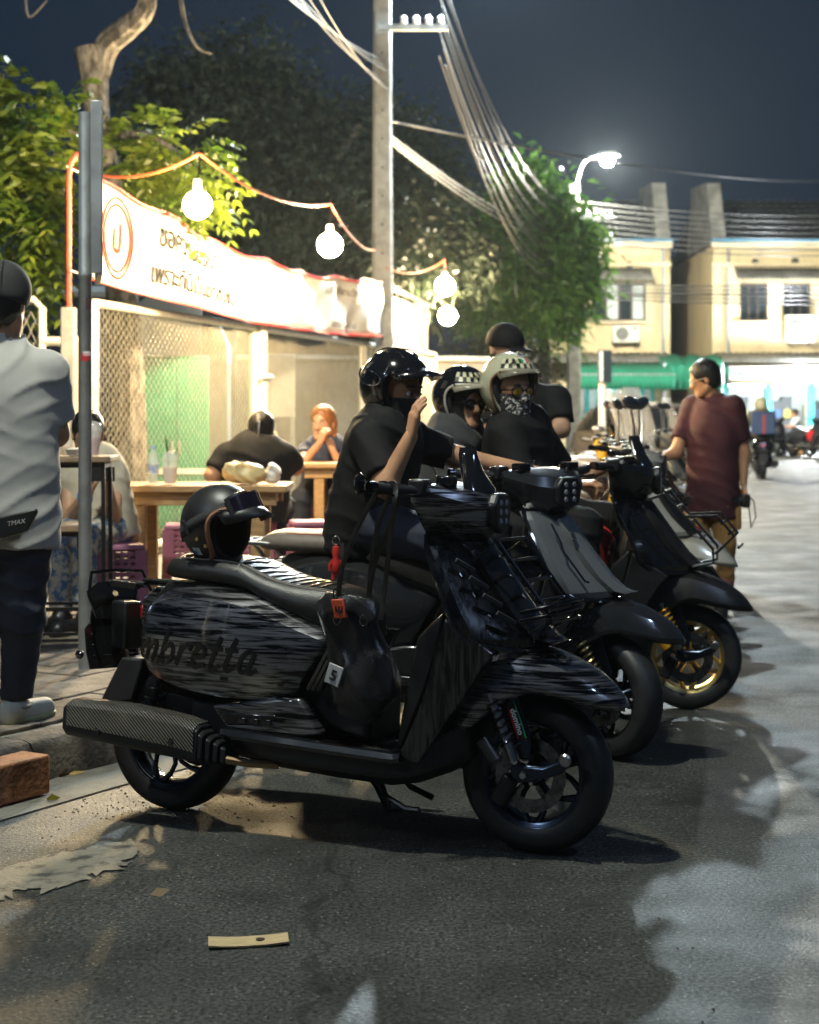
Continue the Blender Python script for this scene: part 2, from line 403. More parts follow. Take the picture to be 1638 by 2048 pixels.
street_lamp((-6.4, 1.6), (-5.0, 2.2, 5.0), 260, 'added unseen fill light in street lamp form up the footpath behind the man in the pale tee', (.72, .86, 1), rad=.3, ph=5.4)  # fill light added out of view, to brighten bike sides and people
# ------------------------------------------------ concrete utility poles
def upole(px, d, w, top, label, arms=()):
    p = at(px, 900, d); t = thing('utility_pole', label, 'utility pole', (p.x, p.y, 0))
    m = MB(); hw = w / 2; rings = []
    for z, s in ((0, 1.25), (top, .85)):
        a = hw * s; c = a * .25; rings.append([(x, y, z) for x, y in ((-a + c, -a), (a - c, -a), (a, -a + c), (a, a - c), (a - c, a), (-a + c, a), (-a, a - c), (-a, -a + c))])
    m.loft(rings); pole = m.build('shaft', CONC2, t)
    m = MB()
    for z in np.arange(2.2, top - .3, .35): m.tube([(0, -hw * 1.16 + .02 * 0, z), (0, -hw * 1.16 - .004, z)], .013, 8)
    m.build('bolt_holes', mat('dark_hole', (.02, .02, .02), .9), t)['kind'] = 'stuff'
    for z, l in arms:
        m = MB(); m.box((l / 2, -hw - .05, z), (abs(l) + .1, .07, .07)); a = m.build('crossarm', STEEL, t)
        for k in range(4): MB().lathe([(0, 0), (.03, 0), (.045, .03), (.03, .05), (.045, .08), (.02, .11), (0, .11)], (l * (.35 + .2 * k), -hw - .05, z + .035), 'z', 8).build('insulator', WHITEP, a)
    return t
upole(765, 21, .225, 9.5, 'tall concrete utility pole at the end of the banner', ((6.0, .75), (6.6, .75), (7.3, .9)))
upole(1147, 45, .32, 7.3, 'concrete utility pole behind the small tree, wires bunched at its top', ((6.4, 1.0), (5.8, 1.0), (5.3, .9)))
hp = at(1147, 900, 45); lp = at(1215, 318, 44.6)
street_lamp((hp.x, hp.y), lp, 14000, 'lit street lamp on the far pole over the road', (1, .96, .8), pole=False, ph=7.1, rad=.17)
kp = at(765, 900, 21)
street_lamp((kp.x, kp.y), at(990, -131, 20.8), 4600, 'bright unseen street lamp assumed on the tall pole arm above the wires', (.80, .95, 1), pole=False, ph=7.0, rad=.16)  # above the view; lamp position assumed from its light streaks
# ------------------------------------------------ cables
CABM = mat('cable', (.05, .05, .05), .45, var=.3)
ORANGE = mat('orange_cord', (.5, .09, .03), .5)
def cable(a, b, sag, r, label, group, m=CABM, n=18, name='cable'):
    a, b = Vector(a), Vector(b); pts = [a.lerp(b, i / n) - Vector((0, 0, 4 * sag * (i / n) * (1 - i / n))) for i in range(n + 1)]
    return tag(MB().tube(pts, r, 5).build(name, m), label, 'cable', group)
for k in range(11):
    a = at(884 + random.uniform(-6, 12), -40 + 17 * k, 21); b = at(1146 + random.uniform(-4, 14), 392 + 9 * k, 45)
    cable(a, b, 1.0 + .07 * k + random.uniform(-.1, .1), .011, 'overhead cable sagging between the two concrete poles', 'cables between the two poles')
for k in range(6):
    a = at(-700 + 130 * k, -1500 - 60 * k, 6.5) if k < 6 else at(430 + 60 * k, -700, 9); b = at(762 + 8 * (k % 3), 120 + 12 * k, 21)
    cable(a, b, .45 + .05 * k, .0055 if k else .009, 'overhead cable running in to the tall pole', 'cables to the tall pole')
for k in range(8):
    a = at(1152, 402 + 11 * k, 45); b = at(2000, 400 + 12 * k, 56); cable(a, b, .45, .018, 'overhead cable along the upper fronts of the shophouses', 'cables before the upper fronts')
for k in range(5):
    a = at(1152, 568 + 7 * k, 45); b = at(2000, 560 + 11 * k, 56); cable(a, b, .12, .03 if k == 2 else .02, 'dark cable crossing the windows of the shophouses', 'cables before the windows')
cable(at(770, 240, 21), at(1700, 360, 56), .3, .014, 'lone thin cable slanting from the tall pole to the roofs', None)
for k in range(3):
    cable(at(775, 265 + 8 * k, 21), at(1120, 470 + 10 * k, 40), .2, .012, 'low cable dropping from the tall pole into the small tree', 'low cables into the tree')
tp = at(135, 330, 12.2)
L12 = [(tp, L1 + Vector((0, .1, .36))), (L1 + Vector((0, .1, .36)), L2 + Vector((0, .1, .36))), (L2 + Vector((0, .1, .36)), at(752, 500, 20.8)), (at(772, 535, 20.8), L3 + Vector((0, .1, .36))), (L3 + Vector((0, .1, .36)), L4 + Vector((0, .1, .36)))]
for (a, b), w in zip(L12, ('the red post to the left bulb', 'the left bulb to the middle bulb', 'the middle bulb to the tall pole', 'the tall pole to the upper right bulb', 'the upper right bulb to the lower one')):
    cable(a, b, .12, .010, 'orange flex strung from ' + w, None, ORANGE, name='lamp_cord')
# ------------------------------------------------ chain link fence
FPAINT = mat('cream_pipe_paint', (.72, .7, .6), .5, var=.12, vs=5, bump=.15)
WIRE = mat('fence_wire', (.6, .57, .47), .5, metal=.2, var=.1)
FH0, FH1 = .24, 2.12
def fence_panel(pa, pb, label):
    t = thing('chain_link_fence', label, 'fence', (pa.x, pa.y, .15), math.atan2((pb - pa).y, (pb - pa).x)); ln = (pb - pa).length; h0, h1 = FH0 - .15, FH1 - .15
    MB().tube([(0, 0, h1), (ln, 0, h1)], .034, 10).build('top_rail', FPAINT, t)
    MB().tube([(0, 0, h0), (ln, 0, h0)], .034, 10).build('bottom_rail', FPAINT, t)
    for x in (0.0, ln): MB().tube([(x, 0, 0), (x, 0, h1)], .036, 10).build('post', FPAINT, t)
    px_, pz = .105, .074; nx, nz = int(ln / px_ * 2), int((h1 - h0) / pz * 2)
    V = []; Fc = []; r = .0034
    for i in range(nx + 1):
        x0 = .02 + i * px_ / 2; ring = []
        for j in range(nz + 1):
            zz = h0 + .02 + j * pz / 2; sx = (1 if (j + i) % 2 else -1) * px_ / 4; sy = .006 * (1 if (j + i) % 2 else -1)
            b = len(V); V += [(x0 + sx + r, sy, zz), (x0 + sx - r * .5, sy + r, zz), (x0 + sx - r * .5, sy - r, zz)]
            if j:
                for q in range(3): Fc.append((b - 3 + q, b - 3 + (q + 1) % 3, b + (q + 1) % 3, b + q))
    o = link('wire_mesh', np_mesh('wire_mesh', V, Fc), WIRE, t, 0); o['kind'] = 'stuff'
    return t
fps = [fence_at(px) for px in (188, 516, 722)]
fence_panel(fps[0], fps[1] - FD * .12, 'cream pipe framed chain link fence panel beside the wooden table')
fence_panel(fps[1] + FD * .12, fps[2], 'cream pipe framed chain link fence panel behind the seated women')
fence_panel(fps[2] + FD * .15, fps[2] + FD * 4.2, 'far chain link fence panel behind the tall pole')
p = fps[1]; t = thing('gate_post', 'square cream gate post between two fence panels', 'post', (p.x, p.y, .15), math.atan2(FD.y, FD.x))
MB().box((0, 0, 1.08), (.15, .15, 2.16)).build('post', FPAINT, t, bevel=.012); MB().box((0, 0, 2.19), (.18, .18, .05), None, .7).build('cap', FPAINT, t, bevel=.01)
for z in (.5, 1.5): MB().tube([(-.16, -.08, z), (.16, -.08, z)], .03, 8).build('hinge', FPAINT, t)
# short gate at the far left, stepping down
pa = at(-60, 900, 12.5); pb = at(84, 900, 12.45); t = thing('garden_gate', 'cream pipe gate with wire mesh behind the man in the cap', 'gate', (pa.x, pa.y, .15), math.atan2((pb - pa).y, (pb - pa).x)); ln = (Vector((pb.x - pa.x, pb.y - pa.y, 0))).length
MB().tube([(0, 0, 1.98), (ln - .06, 0, 1.98), (ln, 0, 1.92), (ln, 0, 0)], .032, 10).build('frame', FPAINT, t); MB().tube([(ln, 0, 1.68), (ln + .28, 0, 1.68)], .034, 10).build('latch_bar', FPAINT, t)
MB().tube([(ln + .28, 0, 0), (ln + .28, 0, 1.68)], .032, 10).build('post', FPAINT, t)
V = []; Fc = []
for i in range(20):
    for s in (-1, 1):
        x = i * .07; b = len(V)
        for q in range(26): V += [(min(ln, max(0, x + s * ((q % 2) * .035))), .004 * s, .1 + q * .072), (min(ln, max(0, x + s * ((q % 2) * .035) + .006)), .004 * s, .1 + q * .072)]
        for q in range(25): Fc.append((b + 2 * q, b + 2 * q + 1, b + 2 * q + 3, b + 2 * q + 2))
o = link('wire_mesh', np_mesh('gate_mesh', V, Fc), WIRE, t, 0); o['kind'] = 'stuff'
# red post with hooked top
REDP = mat('red_oxide_paint', (.32, .05, .025), .5, var=.25)
pa = at(150, 560, 12.0); t = thing('banner_post', 'red oxide pipe post with hooked top holding the banner', 'post', (pa.x, pa.y, .15))
z0 = at(150, 305, 12.0).z - .15
MB().tube([(-.045, 0, 0), (-.045, 0, z0 - .18), (-.035, 0, z0 - .08), (.01, 0, z0 - .01), (.09, 0, z0)], .02, 8).build('pipe', REDP, t)
MB().box((-.045, 0, .95), (.1, .1, 1.9)).build('footing', CONC2, t, bevel=.01)
# ------------------------------------------------ printed banner
def m_banner():
    return mat('banner_vinyl', (.78, .76, .72), .55, var=.03, vs=3, bump=.12, bs=6)
BAN = m_banner(); BRED = mat('banner_red', (.55, .04, .03), .5); BTXT = mat('banner_print', (.010, .006, .005), .8, spec=.1); BGREY = mat('banner_small_print', (.2, .17, .15), .5)
b0 = fence_at(150) + Vector((.12, -.1, 0)); b1 = fence_at(742) + Vector((.12, -.1, 0)); BL = (b1 - b0).length
t = thing('banner', 'long white vinyl banner with red hem and Thai lettering tied above the fence', 'banner', b0, math.atan2((b1 - b0).y, (b1 - b0).x))
def ban(u, v):   # u 0..BL, v 0..1 from bottom
    f = u / BL; zt = 3.0 - .11 * f - .22 * math.sin(math.pi * f) + .02 * math.sin(u * 5); zb = 2.27 - .05 * f - .10 * math.sin(math.pi * f)
    w = .035 * math.sin(u * 2.1 + 2 * v) + .03 * math.sin(u * 5.3 + 4 * v) * f + .02 * math.sin(9 * u - 5 * v) * f
    return Vector((u, w - .02, zb + (zt - zb) * v))
m = MB(); nu, nv = 90, 10
m.add([ban(BL * i / nu, j / nv) for i in range(nu + 1) for j in range(nv + 1)], [(i * (nv + 1) + j, (i + 1) * (nv + 1) + j, (i + 1) * (nv + 1) + j + 1, i * (nv + 1) + j + 1) for i in range(nu) for j in range(nv)])
m.build('sheet', BAN, t, solid=.003)
for v in (.0, 1.0):
    m = MB(); m.tube([ban(BL * i / 60, v) + Vector((0, -.004, 0)) for i in range(61)], .016, 6); m.build('red_hem', BRED, t)
def bfn(u0, v0, k=.73):
    def g(x, y, z):
        p = ban(min(BL, max(0, u0 + x)), v0 + y / k); return p + Vector((0, -.008 - z, 0))
    return g
text('lettering', 'ขอความกรุณา', .27, BTXT, t, bold=.006, align='LEFT', fn=bfn(1.25, .60))
text('lettering', 'เพราะที่นี่เป็นเขตชุมชน', .235, BTXT, t, bold=.004, align='LEFT', fn=bfn(1.15, .17))
text('lettering', 'งดส่งเสียงดังยามวิกาล', .13, BGREY, t, bold=.002, align='LEFT', fn=bfn(6.2, .72))
text('lettering', 'ขอขอบคุณทุกท่าน', .13, BGREY, t, bold=.002, align='LEFT', fn=bfn(6.5, .12))
m = MB()
for q, rr in ((0, .30), (1, .25)): m.tube([ban(.52 + rr * .9 * math.cos(a), .5 + rr / .73 * math.sin(a)) + Vector((0, -.006, 0)) for a in np.linspace(0, 2 * math.pi, 33)[:-1]], .010, 5, True)
m.build('round_emblem', mat('banner_brown', (.14, .03, .012), .8, spec=.1), t)
text('emblem_letter', 'ป', .3, mat('banner_brown', ()), t, bold=.008, fn=bfn(.52, .36))
for u, v in ((0, 1), (0, 0), (BL, 1), (BL, 0)):
    p = ban(u, v); m = MB(); m.tube([p, p + Vector((-.25 if u == 0 else .25, .05, .04))], .005, 5); m.build('tie_rope', WHITEP, t)
# white sheet right of the pole
a = at(787, 600, 23.0); b = at(856, 600, 26.5); z1 = at(787, 575, 23).z; t = thing('white_sheet', 'plain white vinyl sheet hung on a pipe right of the tall pole', 'sheet', (a.x, a.y, 0), math.atan2(b.y - a.y, b.x - a.x)); ln = math.hypot(b.x - a.x, b.y - a.y)
m = MB(); m.add([(ln * i / 16, .03 * math.sin(i * 1.3 + j), .5 + (z1 - .62 - .02 * math.sin(i)) * j / 8) for i in range(17) for j in range(9)], [(i * 9 + j, i * 9 + 9 + j, i * 9 + 10 + j, i * 9 + j + 1) for i in range(16) for j in range(8)]); m.build('sheet', BAN, t, solid=.003)
MB().tube([(-.1, 0, z1 - .02), (ln + .05, 0, z1 - .02)], .035, 8).build('pipe', FPAINT, t)
for x in (-.05, ln): MB().tube([(x, .03, 0), (x, .03, z1)], .03, 8).build('pipe', FPAINT, t)
# ------------------------------------------------ things behind the fence
GREEN = mat('green_locker_paint', (.006, .22, .12), .45, var=.12, vs=3)
a = at(352, 950, 15.6); t = thing('green_cabinet', 'green metal cabinet standing behind the chain link fence', 'cabinet', (a.x, a.y, .15), R(8))
h = at(352, 712, 15.6).z - .15
MB().box((0, .3, h / 2), (.60, .6, h)).build('body', GREEN, t, bevel=.01)
for s in (-1, 1):
    d = MB().box((s * .145, -.012, h / 2 + .02), (.28, .024, h - .12)).build('door', GREEN, t, bevel=.006); MB().box((-s * .11 + s * .145, -.035, h / 2), (.02, .03, .12)).build('handle', STEEL, d)
MB().box((0, -.03, .62), (.58, .012, .05)).build('label_strip', WHITEP, t)
WB = mat('white_board', (.7, .72, .72), .45, var=.06)
a = at(335, 655, 18.5); t = thing('white_board', 'white sheet metal board propped above the green cabinet', 'board', (a.x, a.y, .15), R(4)); za = at(335, 715, 18.5).z - .15; zb = at(335, 590, 18.5).z - .15
m = MB(); m.prism([(-.36, za), (.37, za), (.37, zb - .1), (.1, zb - .02), (-.2, zb), (-.36, zb - .12)], 0, .04); m.build('panel', WB, t, bevel=.008)
for x in (-.3, .3): MB().box((x, .06, za / 2), (.06, .06, za)).build('leg', mat('weathered_wood', (.16, .11, .07), .8, var=.3, stretch=(3, 3, 30)), t)
a = at(433, 900, 17.6); t = thing('white_pillar', 'white painted pillar with pointed top behind the fence', 'pillar', (a.x, a.y, .15)); zz = at(433, 640, 17.6).z - .15
MB().loft([[(x, y, 0) for x, y in ((-.13, -.13), (.13, -.13), (.13, .13), (-.13, .13))], [(x, y, zz - .28) for x, y in ((-.13, -.13), (.13, -.13), (.13, .13), (-.13, .13))], [(x * .15, y * .15, zz) for x, y in ((-.13, -.13), (.13, -.13), (.13, .13), (-.13, .13))]]).build('shaft', WB, t, bevel=.01)
MB().box((0, 0, .12), (.34, .34, .24)).build('plinth', WB, t, bevel=.012)
a = at(150, 760, 19); t = thing('blue_shed', 'blue grey corrugated shed behind the garden gate', 'shed', (a.x, a.y, .15))
m = MB(); pts = []
for i in range(81): pts.append((-2.2 + i * .05, .02 * (i % 2)))
m.add([(x, y, z) for x, y in pts for z in (0, 2.5)], [(2 * i, 2 * i + 2, 2 * i + 3, 2 * i + 1) for i in range(80)]); m.build('wall', mat('blue_sheet', (.08, .12, .17), .5, metal=.3, var=.3), t, sharp=0, solid=.01)
MB().box((-.2, .8, 2.56), (4.3, 2.0, .06), Matrix.Rotation(R(6), 3, 'X')).build('roof', STEEL, t)
MB().tube([(-.05, -.06, 0), (-.05, -.06, 2.5)], .035, 8).build('down_pipe', mat('pale_blue_pipe', (.4, .55, .65), .35), t)
# crates and jars on a shelf behind the second fence panel
a = at(545, 900, 19); t = thing('notice_frame', 'white framed notice standing behind the second fence panel', 'notice', (a.x, a.y, .15)); zz = at(545, 735, 19).z - .15
m = MB(); m.box((0, 0, zz - .2), (.5, .03, .7)); m.build('board', WB, t, bevel=.006)
for x in (-.22, .22): MB().box((x, .03, zz / 2 - .1), (.05, .04, zz - .2)).build('leg', STEEL, t)
a = at(640, 900, 24); t = thing('garden_wall', 'pale garden wall closing the yard behind the fence', 'wall', (a.x - 3.4, a.y, .15), R(14))
MB().box((2.2, 0, .95), (7.6, .16, 1.9)).build('wall', mat('yard_wall', (.11, .10, .085), .85, var=.3, vs=3, bump=.4, bs=25), t)
MB().box((2.2, 0, 1.94), (7.7, .24, .07)).build('coping', CONC2, t, bevel=.008)
# ------------------------------------------------ sign post by the kerb (seen nearly edge on)
pp = gnd(170, 1345, .15); t = thing('sign_post', 'grey steel sign post on the kerb beside the man in the cap', 'sign post', (pp.x, pp.y, .15)); d = pp.y
def zat(py): return H - (py - YH) / F * d - .15
MB().lathe([(.0, zat(225)), (.029, zat(225)), (.030, zat(545)), (.033, zat(548)), (.033, zat(556)), (.030, zat(558)), (.030, 0), (0, 0)], axis='z', n=16).build('pole', STEEL, t)
sb = MB().box((.062 - .045, .24, (zat(205) + zat(552)) / 2), (.03, .62, zat(205) - zat(552)), Matrix.Rotation(R(11), 3, 'Z')).build('sign_panel', mat('sign_back', (.42, .43, .4), .5, metal=.3, var=.15), t, bevel=.006)
MB().box((.066, -.085, (zat(205) + zat(552)) / 2), (.05, .02, zat(205) - zat(552) - .01), Matrix.Rotation(R(11), 3, 'Z')).build('edge_channel', STEEL, sb, bevel=.004)
for z in (zat(300), zat(470)): MB().box((.04, .03, z), (.06, .05, .04)).build('bracket', STEEL, sb)
def sticker(z, h, col, ang, nm='sticker'):
    m = MB(); m.lathe([(.0308, z), (.0308, z + h)], axis='z', n=8, arc=(R(ang - 35), R(ang + 35))); return m.build(nm, col, t)
stw = mat('sticker_white', (.7, .7, .68), .4); str_ = mat('sticker_red', (.5, .03, .04), .4)
sticker(zat(722), .035, str_, -80); sticker(zat(712), .02, stw, -60); sticker(zat(618), .05, mat('sticker_dark', (.08, .05, .05), .4), -40)
# ------------------------------------------------ shophouses across the junction
BD = 57.0; sB = F / BD
def bX(px): return (px - 819) / sB
def bZ(py): return H - (py - YH) / sB
CREAM = mat('cream_render', (.62, .51, .30), .8, col2=(.40, .33, .20), band=(.50, .78), vs=1.1, bump=.25, bs=10, stretch=(1.6, 1.6, .35))
TRIM = mat('cream_trim', (.66, .56, .36), .75, var=.12, vs=1.5); BLUET = mat('blue_gutter', (.05, .2, .32), .5, var=.2)
ROOFM = mat('grey_roof_tile', (.045, .055, .06), .8, var=.5, vs=2.5, bump=.5, bs=8); CORR = mat('grey_corrugated', (.17, .17, .15), .6, metal=.2, var=.25, vs=2)
TURQ = mat('turquoise_paint', (.03, .38, .36), .45, var=.12); AWN = mat('green_awning_cloth', (.01, .2, .115), .8, var=.12, vs=2, bump=.2, bs=6)
GLASSD = mat('dark_window_glass', (.02, .03, .035), .08, coat=.5); FRAMEM = mat('brown_window_frame', (.06, .045, .035), .5)
BLIND = mat('pale_curtain', (.5, .56, .55), .8, var=.12, vs=3); LITC = mat('white_shop_cloth', (.8, .8, .76), .8)
def holed_wall(mb, x0, x1, z0, z1, holes, dep=.22):
    xs = sorted({x0, x1, *[h[0] for h in holes], *[h[1] for h in holes]}); zs = sorted({z0, z1, *[h[2] for h in holes], *[h[3] for h in holes]})
    for i in range(len(xs) - 1):
        for j in range(len(zs) - 1):
            cx, cz = (xs[i] + xs[i + 1]) / 2, (zs[j] + zs[j + 1]) / 2
            if any(h[0] < cx < h[1] and h[2] < cz < h[3] for h in holes): continue
            mb.add([(xs[i], 0, zs[j]), (xs[i + 1], 0, zs[j]), (xs[i + 1], 0, zs[j + 1]), (xs[i], 0, zs[j + 1])], [(0, 1, 2, 3)])
    for a, b, c, e in holes:
        mb.add([(a, 0, c), (b, 0, c), (b, 0, e), (a, 0, e), (a, dep, c), (b, dep, c), (b, dep, e), (a, dep, e)], [(0, 1, 5, 4), (1, 2, 6, 5), (2, 3, 7, 6), (3, 0, 4, 7)])
def corrug(x0, x1, z0, z1, y0, y1, p=.16):
    m = MB(); n = int((x1 - x0) / p * 2); vs = []
    for i in range(n + 1):
        x = x0 + (x1 - x0) * i / n; o = .045 * (i % 2); vs += [(x, y0, z0 + o), (x, y1, z1 + o)]
    m.add(vs, [(2 * i, 2 * i + 2, 2 * i + 3, 2 * i + 1) for i in range(n)]); return m
def window(t, x0, x1, z0, z1, panes, glass=GLASSD, blind=False, dep=.22):
    w = MB(); fr = .07
    w.box(((x0 + x1) / 2, dep - .05, z0 + fr / 2), (x1 - x0, .08, fr)); w.box(((x0 + x1) / 2, dep - .05, z1 - fr / 2), (x1 - x0, .08, fr))
    for i in range(panes + 1):
        x = x0 + fr / 2 + (x1 - x0 - fr) * i / panes; w.box((x, dep - .055, (z0 + z1) / 2), (fr, .09, z1 - z0 - 2 * fr))
    w.box(((x0 + x1) / 2, dep - .052, z0 + (z1 - z0) * .68), (x1 - x0 - 2 * fr, .06, .045))
    o = w.build('window', FRAMEM, t)
    for i in range(panes):
        xa = x0 + fr + (x1 - x0 - fr) * i / panes; xb = x0 + (x1 - x0 - fr) * (i + 1) / panes
        MB().box(((xa + xb) / 2, dep - .04, (z0 + z1) / 2), (xb - xa - .004, .012, z1 - z0 - 2 * fr)).build('pane', BLIND if (blind and i % 2) else glass, o)
    MB().box(((x0 + x1) / 2, -.05, z0 - .05), (x1 - x0 + .2, .2, .08)).build('sill', TRIM, o)
def aircon(x0, x1, z0, z1, label):
    t = thing('air_conditioner', label, 'air conditioner', ((x0 + x1) / 2, BD, z0)); w, h = x1 - x0, z1 - z0
    MB().box((0, -.25, h / 2), (w, .34, h)).build('casing', mat('ac_white', (.6, .58, .5), .5, var=.08), t, bevel=.03)
    r = h * .36; cx = -w * .14; m = MB()
    for k in range(5): m.lathe([(r * (.3 + .17 * k) - .012, 0), (r * (.3 + .17 * k) + .012, 0), (r * (.3 + .17 * k) + .012, -.02), (r * (.3 + .17 * k) - .012, -.02)], (cx, -.425, h / 2), 'y', 20, closed=True)
    for k in range(6): a = math.pi * k / 6; m.tube([(cx - r * math.cos(a), -.432, h / 2 - r * math.sin(a)), (cx + r * math.cos(a), -.432, h / 2 + r * math.sin(a))], .008, 4)
    m.build('fan_grille', mat('ac_grille', (.2, .2, .18), .6), t)
    MB().lathe([(0, -.423), (r, -.423), (r, -.415)], (cx, 0, h / 2), 'y', 20).build('fan_opening', mat('ac_dark', (.05, .05, .05), .8), t)
    for s in (-1, 1): MB().box((s * w * .35, -.2, -.06), (.05, .42, .05)).build('bracket', FRAMEM, t)
    MB().box((w * .33, -.424, h * .82), (.16, .008, .06)).build('badge', mat('ac_red', (.5, .12, .1), .5), t)
def shophouse(x0, x1, label, wins, vents, awn, gholes, gap_side):
    t = thing('shophouse', label, 'building', (0, BD, 0)); top = bZ(492)
    m = MB(); holes = [(a, b, c, e) for a, b, c, e, *_ in wins] + gholes; holed_wall(m, x0, x1, 0, top, holes)
    m.add([(x0, 0, 0), (x0, 9, 0), (x0, 9, top), (x0, 0, top), (x1, 0, 0), (x1, 9, 0), (x1, 9, top), (x1, 0, top)], [(0, 1, 2, 3), (4, 7, 6, 5)])
    m.build('wall', CREAM, t, sharp=20)
    MB().box(((x0 + x1) / 2, -.06, top - .62), (x1 - x0 + .04, .12, .10)).build('string_course', TRIM, t)
    MB().box(((x0 + x1) / 2, -.08, top + .03), (x1 - x0 + .1, .3, .2)).build('cornice', TRIM, t, bevel=.02)
    MB().box(((x0 + x1) / 2, -.15, top + .17), (x1 - x0 + .14, .36, .09)).build('roof_gutter', BLUET, t, bevel=.02)
    rf = MB(); n = int((x1 - x0) / .3); zr = top + 1.95; rows = 9
    for j in range(rows):
        ya, yb = .2 + j * .38, .2 + (j + 1) * .38 + .04; za, zb = top + .2 + j * (zr - top - .2) / rows, top + .2 + (j + 1) * (zr - top - .2) / rows
        vs = []
        for i in range(2 * n + 1):
            x = x0 + (x1 - x0) * i / (2 * n); o = .05 * (i % 2); vs += [(x, ya, za + .05 + o), (x, yb, zb + o - .01)]
        rf.add(vs, [(2 * i, 2 * i + 2, 2 * i + 3, 2 * i + 1) for i in range(2 * n)])
    rf.add([(x0, 9, top), (x1, 9, top), (x1, 3.7, zr), (x0, 3.7, zr)], [(0, 1, 2, 3)])
    roof = rf.build('roof', ROOFM, t, sharp=0)
    for xx in (x0 + .22, x1 - .22):
        m = MB(); m.prism([(-.1, top + .1), (1.1, top + 2.25), (4.2, top + 2.45), (5.2, top + .1)], xx - .23, xx + .23, lambda a, b, c: (b, a, c)); m.build('fire_wall', mat('grey_plaster', (.2, .2, .18), .85, var=.3, vs=2), roof)
    for a, b, c, e, n_, bl in wins: window(t, a, b, c, e, n_, blind=bl)
    m = MB()
    for x, z in vents:
        v = MB(); v.lathe([(0, -.012), (.1, -.012), (.13, -.03), (.13, .0)], (x, 0, z), 'y', 16); v.build('vent', mat('vent_dark', (.03, .035, .04), .6), t)
    for a, b, z in awn:
        corrug(a, b, z, z + .42, -.62, 0).build('window_awning', CORR, t, sharp=0, solid=.012)
    # corrugated canopy over the pavement
    corrug(x0 + .05, x1 - .05, bZ(727), bZ(706), -1.3, 0, .22).build('canopy', CORR, t, sharp=0, solid=.015)
    # pipes
    for x in (x0 + .5, x1 - .25): MB().tube([(x, -.07, 0.1), (x, -.07, top)], .05, 8).build('drain_pipe', mat('grey_pvc', (.3, .32, .32), .5), t)
    return t
zw0, zw1 = bZ(642), bZ(566)
xL0, xL1 = bX(1040), bX(1340); xR0, xR1 = bX(1425), bX(1880)
dz0, dz1 = 0.0, bZ(765)
tL = shophouse(xL0, xL1, 'cream shophouse with wide curtained window and green awning behind the tree', [(bX(1186), bX(1292), zw0, zw1, 4, True), (bX(1070), bX(1140), zw0, zw1, 2, True)], [(bX(1259), bZ(530)), (bX(1170), bZ(530))], [(bX(1178), bX(1302), bZ(562))], [(bX(1150), bX(1200), .0, dz1), (bX(1204), bX(1254), 0., dz1), (bX(1258), bX(1310), 0., dz1)], 1)
tR = shophouse(xR0, xR1, 'cream shophouse with two dark windows above a lit open shop', [(bX(1480), bX(1536), zw0, zw1, 3, False), (bX(1566), bX(1622), zw0, zw1, 3, False), (bX(1720), bX(1776), zw0, zw1, 3, False)], [(bX(1510), bZ(525)), (bX(1590), bZ(523)), (bX(1680), bZ(523))], [(bX(1468), bX(1640), bZ(562))], [(bX(1446), bX(1530), 0., bZ(768)), (bX(1540), bX(1612), 0., bZ(768)), (bX(1626), bX(1760), 0., bZ(768))], 0)
aircon(bX(1566), bX(1624), bZ(685), bZ(631), 'white air conditioner under the right dark window of the lit shop')
aircon(bX(1222), bX(1276), bZ(686), bZ(651), 'white air conditioner under the curtained window behind the tree')
# folding doors, curtains, shop interior
for a, b in ((1150, 1200), (1204, 1254), (1258, 1310)):
    x0, x1 = bX(a), bX(b); m = MB()
    for x in (x0 + .06, (x0 + x1) / 2, x1 - .06): m.box((x, .12, dz1 / 2), (.12, .08, dz1))
    m.box(((x0 + x1) / 2, .12, 1.05), (x1 - x0, .06, .1)); d = m.build('folding_door', TURQ, tL)
    for q in (.27, .73): MB().box((x0 + (x1 - x0) * q, .14, dz1 / 2 + .1), ((x1 - x0) / 2 - .14, .02, dz1 - .3)).build('door_pane', LITC if q < .5 else BLIND, d)
m = MB(); n = 40; xa, xb = bX(1140), bX(1330); vs = []
for i in range(n + 1): x = xa + (xb - xa) * i / n; o = .05 * (i % 2); vs += [(x, -1.35 - o, bZ(729)), (x, -2.2 - o, bZ(752)), (x, -2.25 - o, bZ(781) + .03 * (i % 2))]
m.add(vs, [(3 * i + j, 3 * i + 3 + j, 3 * i + 4 + j, 3 * i + 1 + j) for i in range(n) for j in (0, 1)]); m.build('awning', AWN, tL, sharp=0, solid=.01)
MB().tube([(xa, -2.2, bZ(752)), (xb, -2.2, bZ(752))], .04, 8).build('awning_bar', STEEL, tL)
t = thing('green_tarpaulin', 'green tarpaulin stretched across the alley between the shophouses', 'tarpaulin', (0, BD, 0)); m = MB(); xa, xb = bX(1308), bX(1432); n = 20; vs = []
for i in range(n + 1): x = xa + (xb - xa) * i / n; vs += [(x, -.9, bZ(712) - .04 * math.sin(i)), (x, -1.6, bZ(735) - .06 * math.sin(i * 1.7)), (x, -1.65 + .05 * math.sin(i * 2), bZ(779))]
m.add(vs, [(3 * i + j, 3 * i + 3 + j, 3 * i + 4 + j, 3 * i + 1 + j) for i in range(n) for j in (0, 1)]); m.build('sheet', AWN, t, solid=.01)
for x in (xa + .1, xb - .1): MB().tube([(x, -1.6, 0), (x, -1.6, bZ(730))], .04, 8).build('pole', STEEL, t)
# alley back building
t = thing('alley_house', 'dark house closing the alley between the shophouses', 'building', (0, BD + 9, 0)); MB().box((bX(1385) * 1.16, 1, 3.5), (3.4, 2, 7.0)).build('wall', mat('dark_plaster', (.06, .07, .08), .85, var=.2), t); MB().box((bX(1385) * 1.16, .8, 7.1), (3.6, 2.4, .25)).build('roof_slab', ROOFM, t)
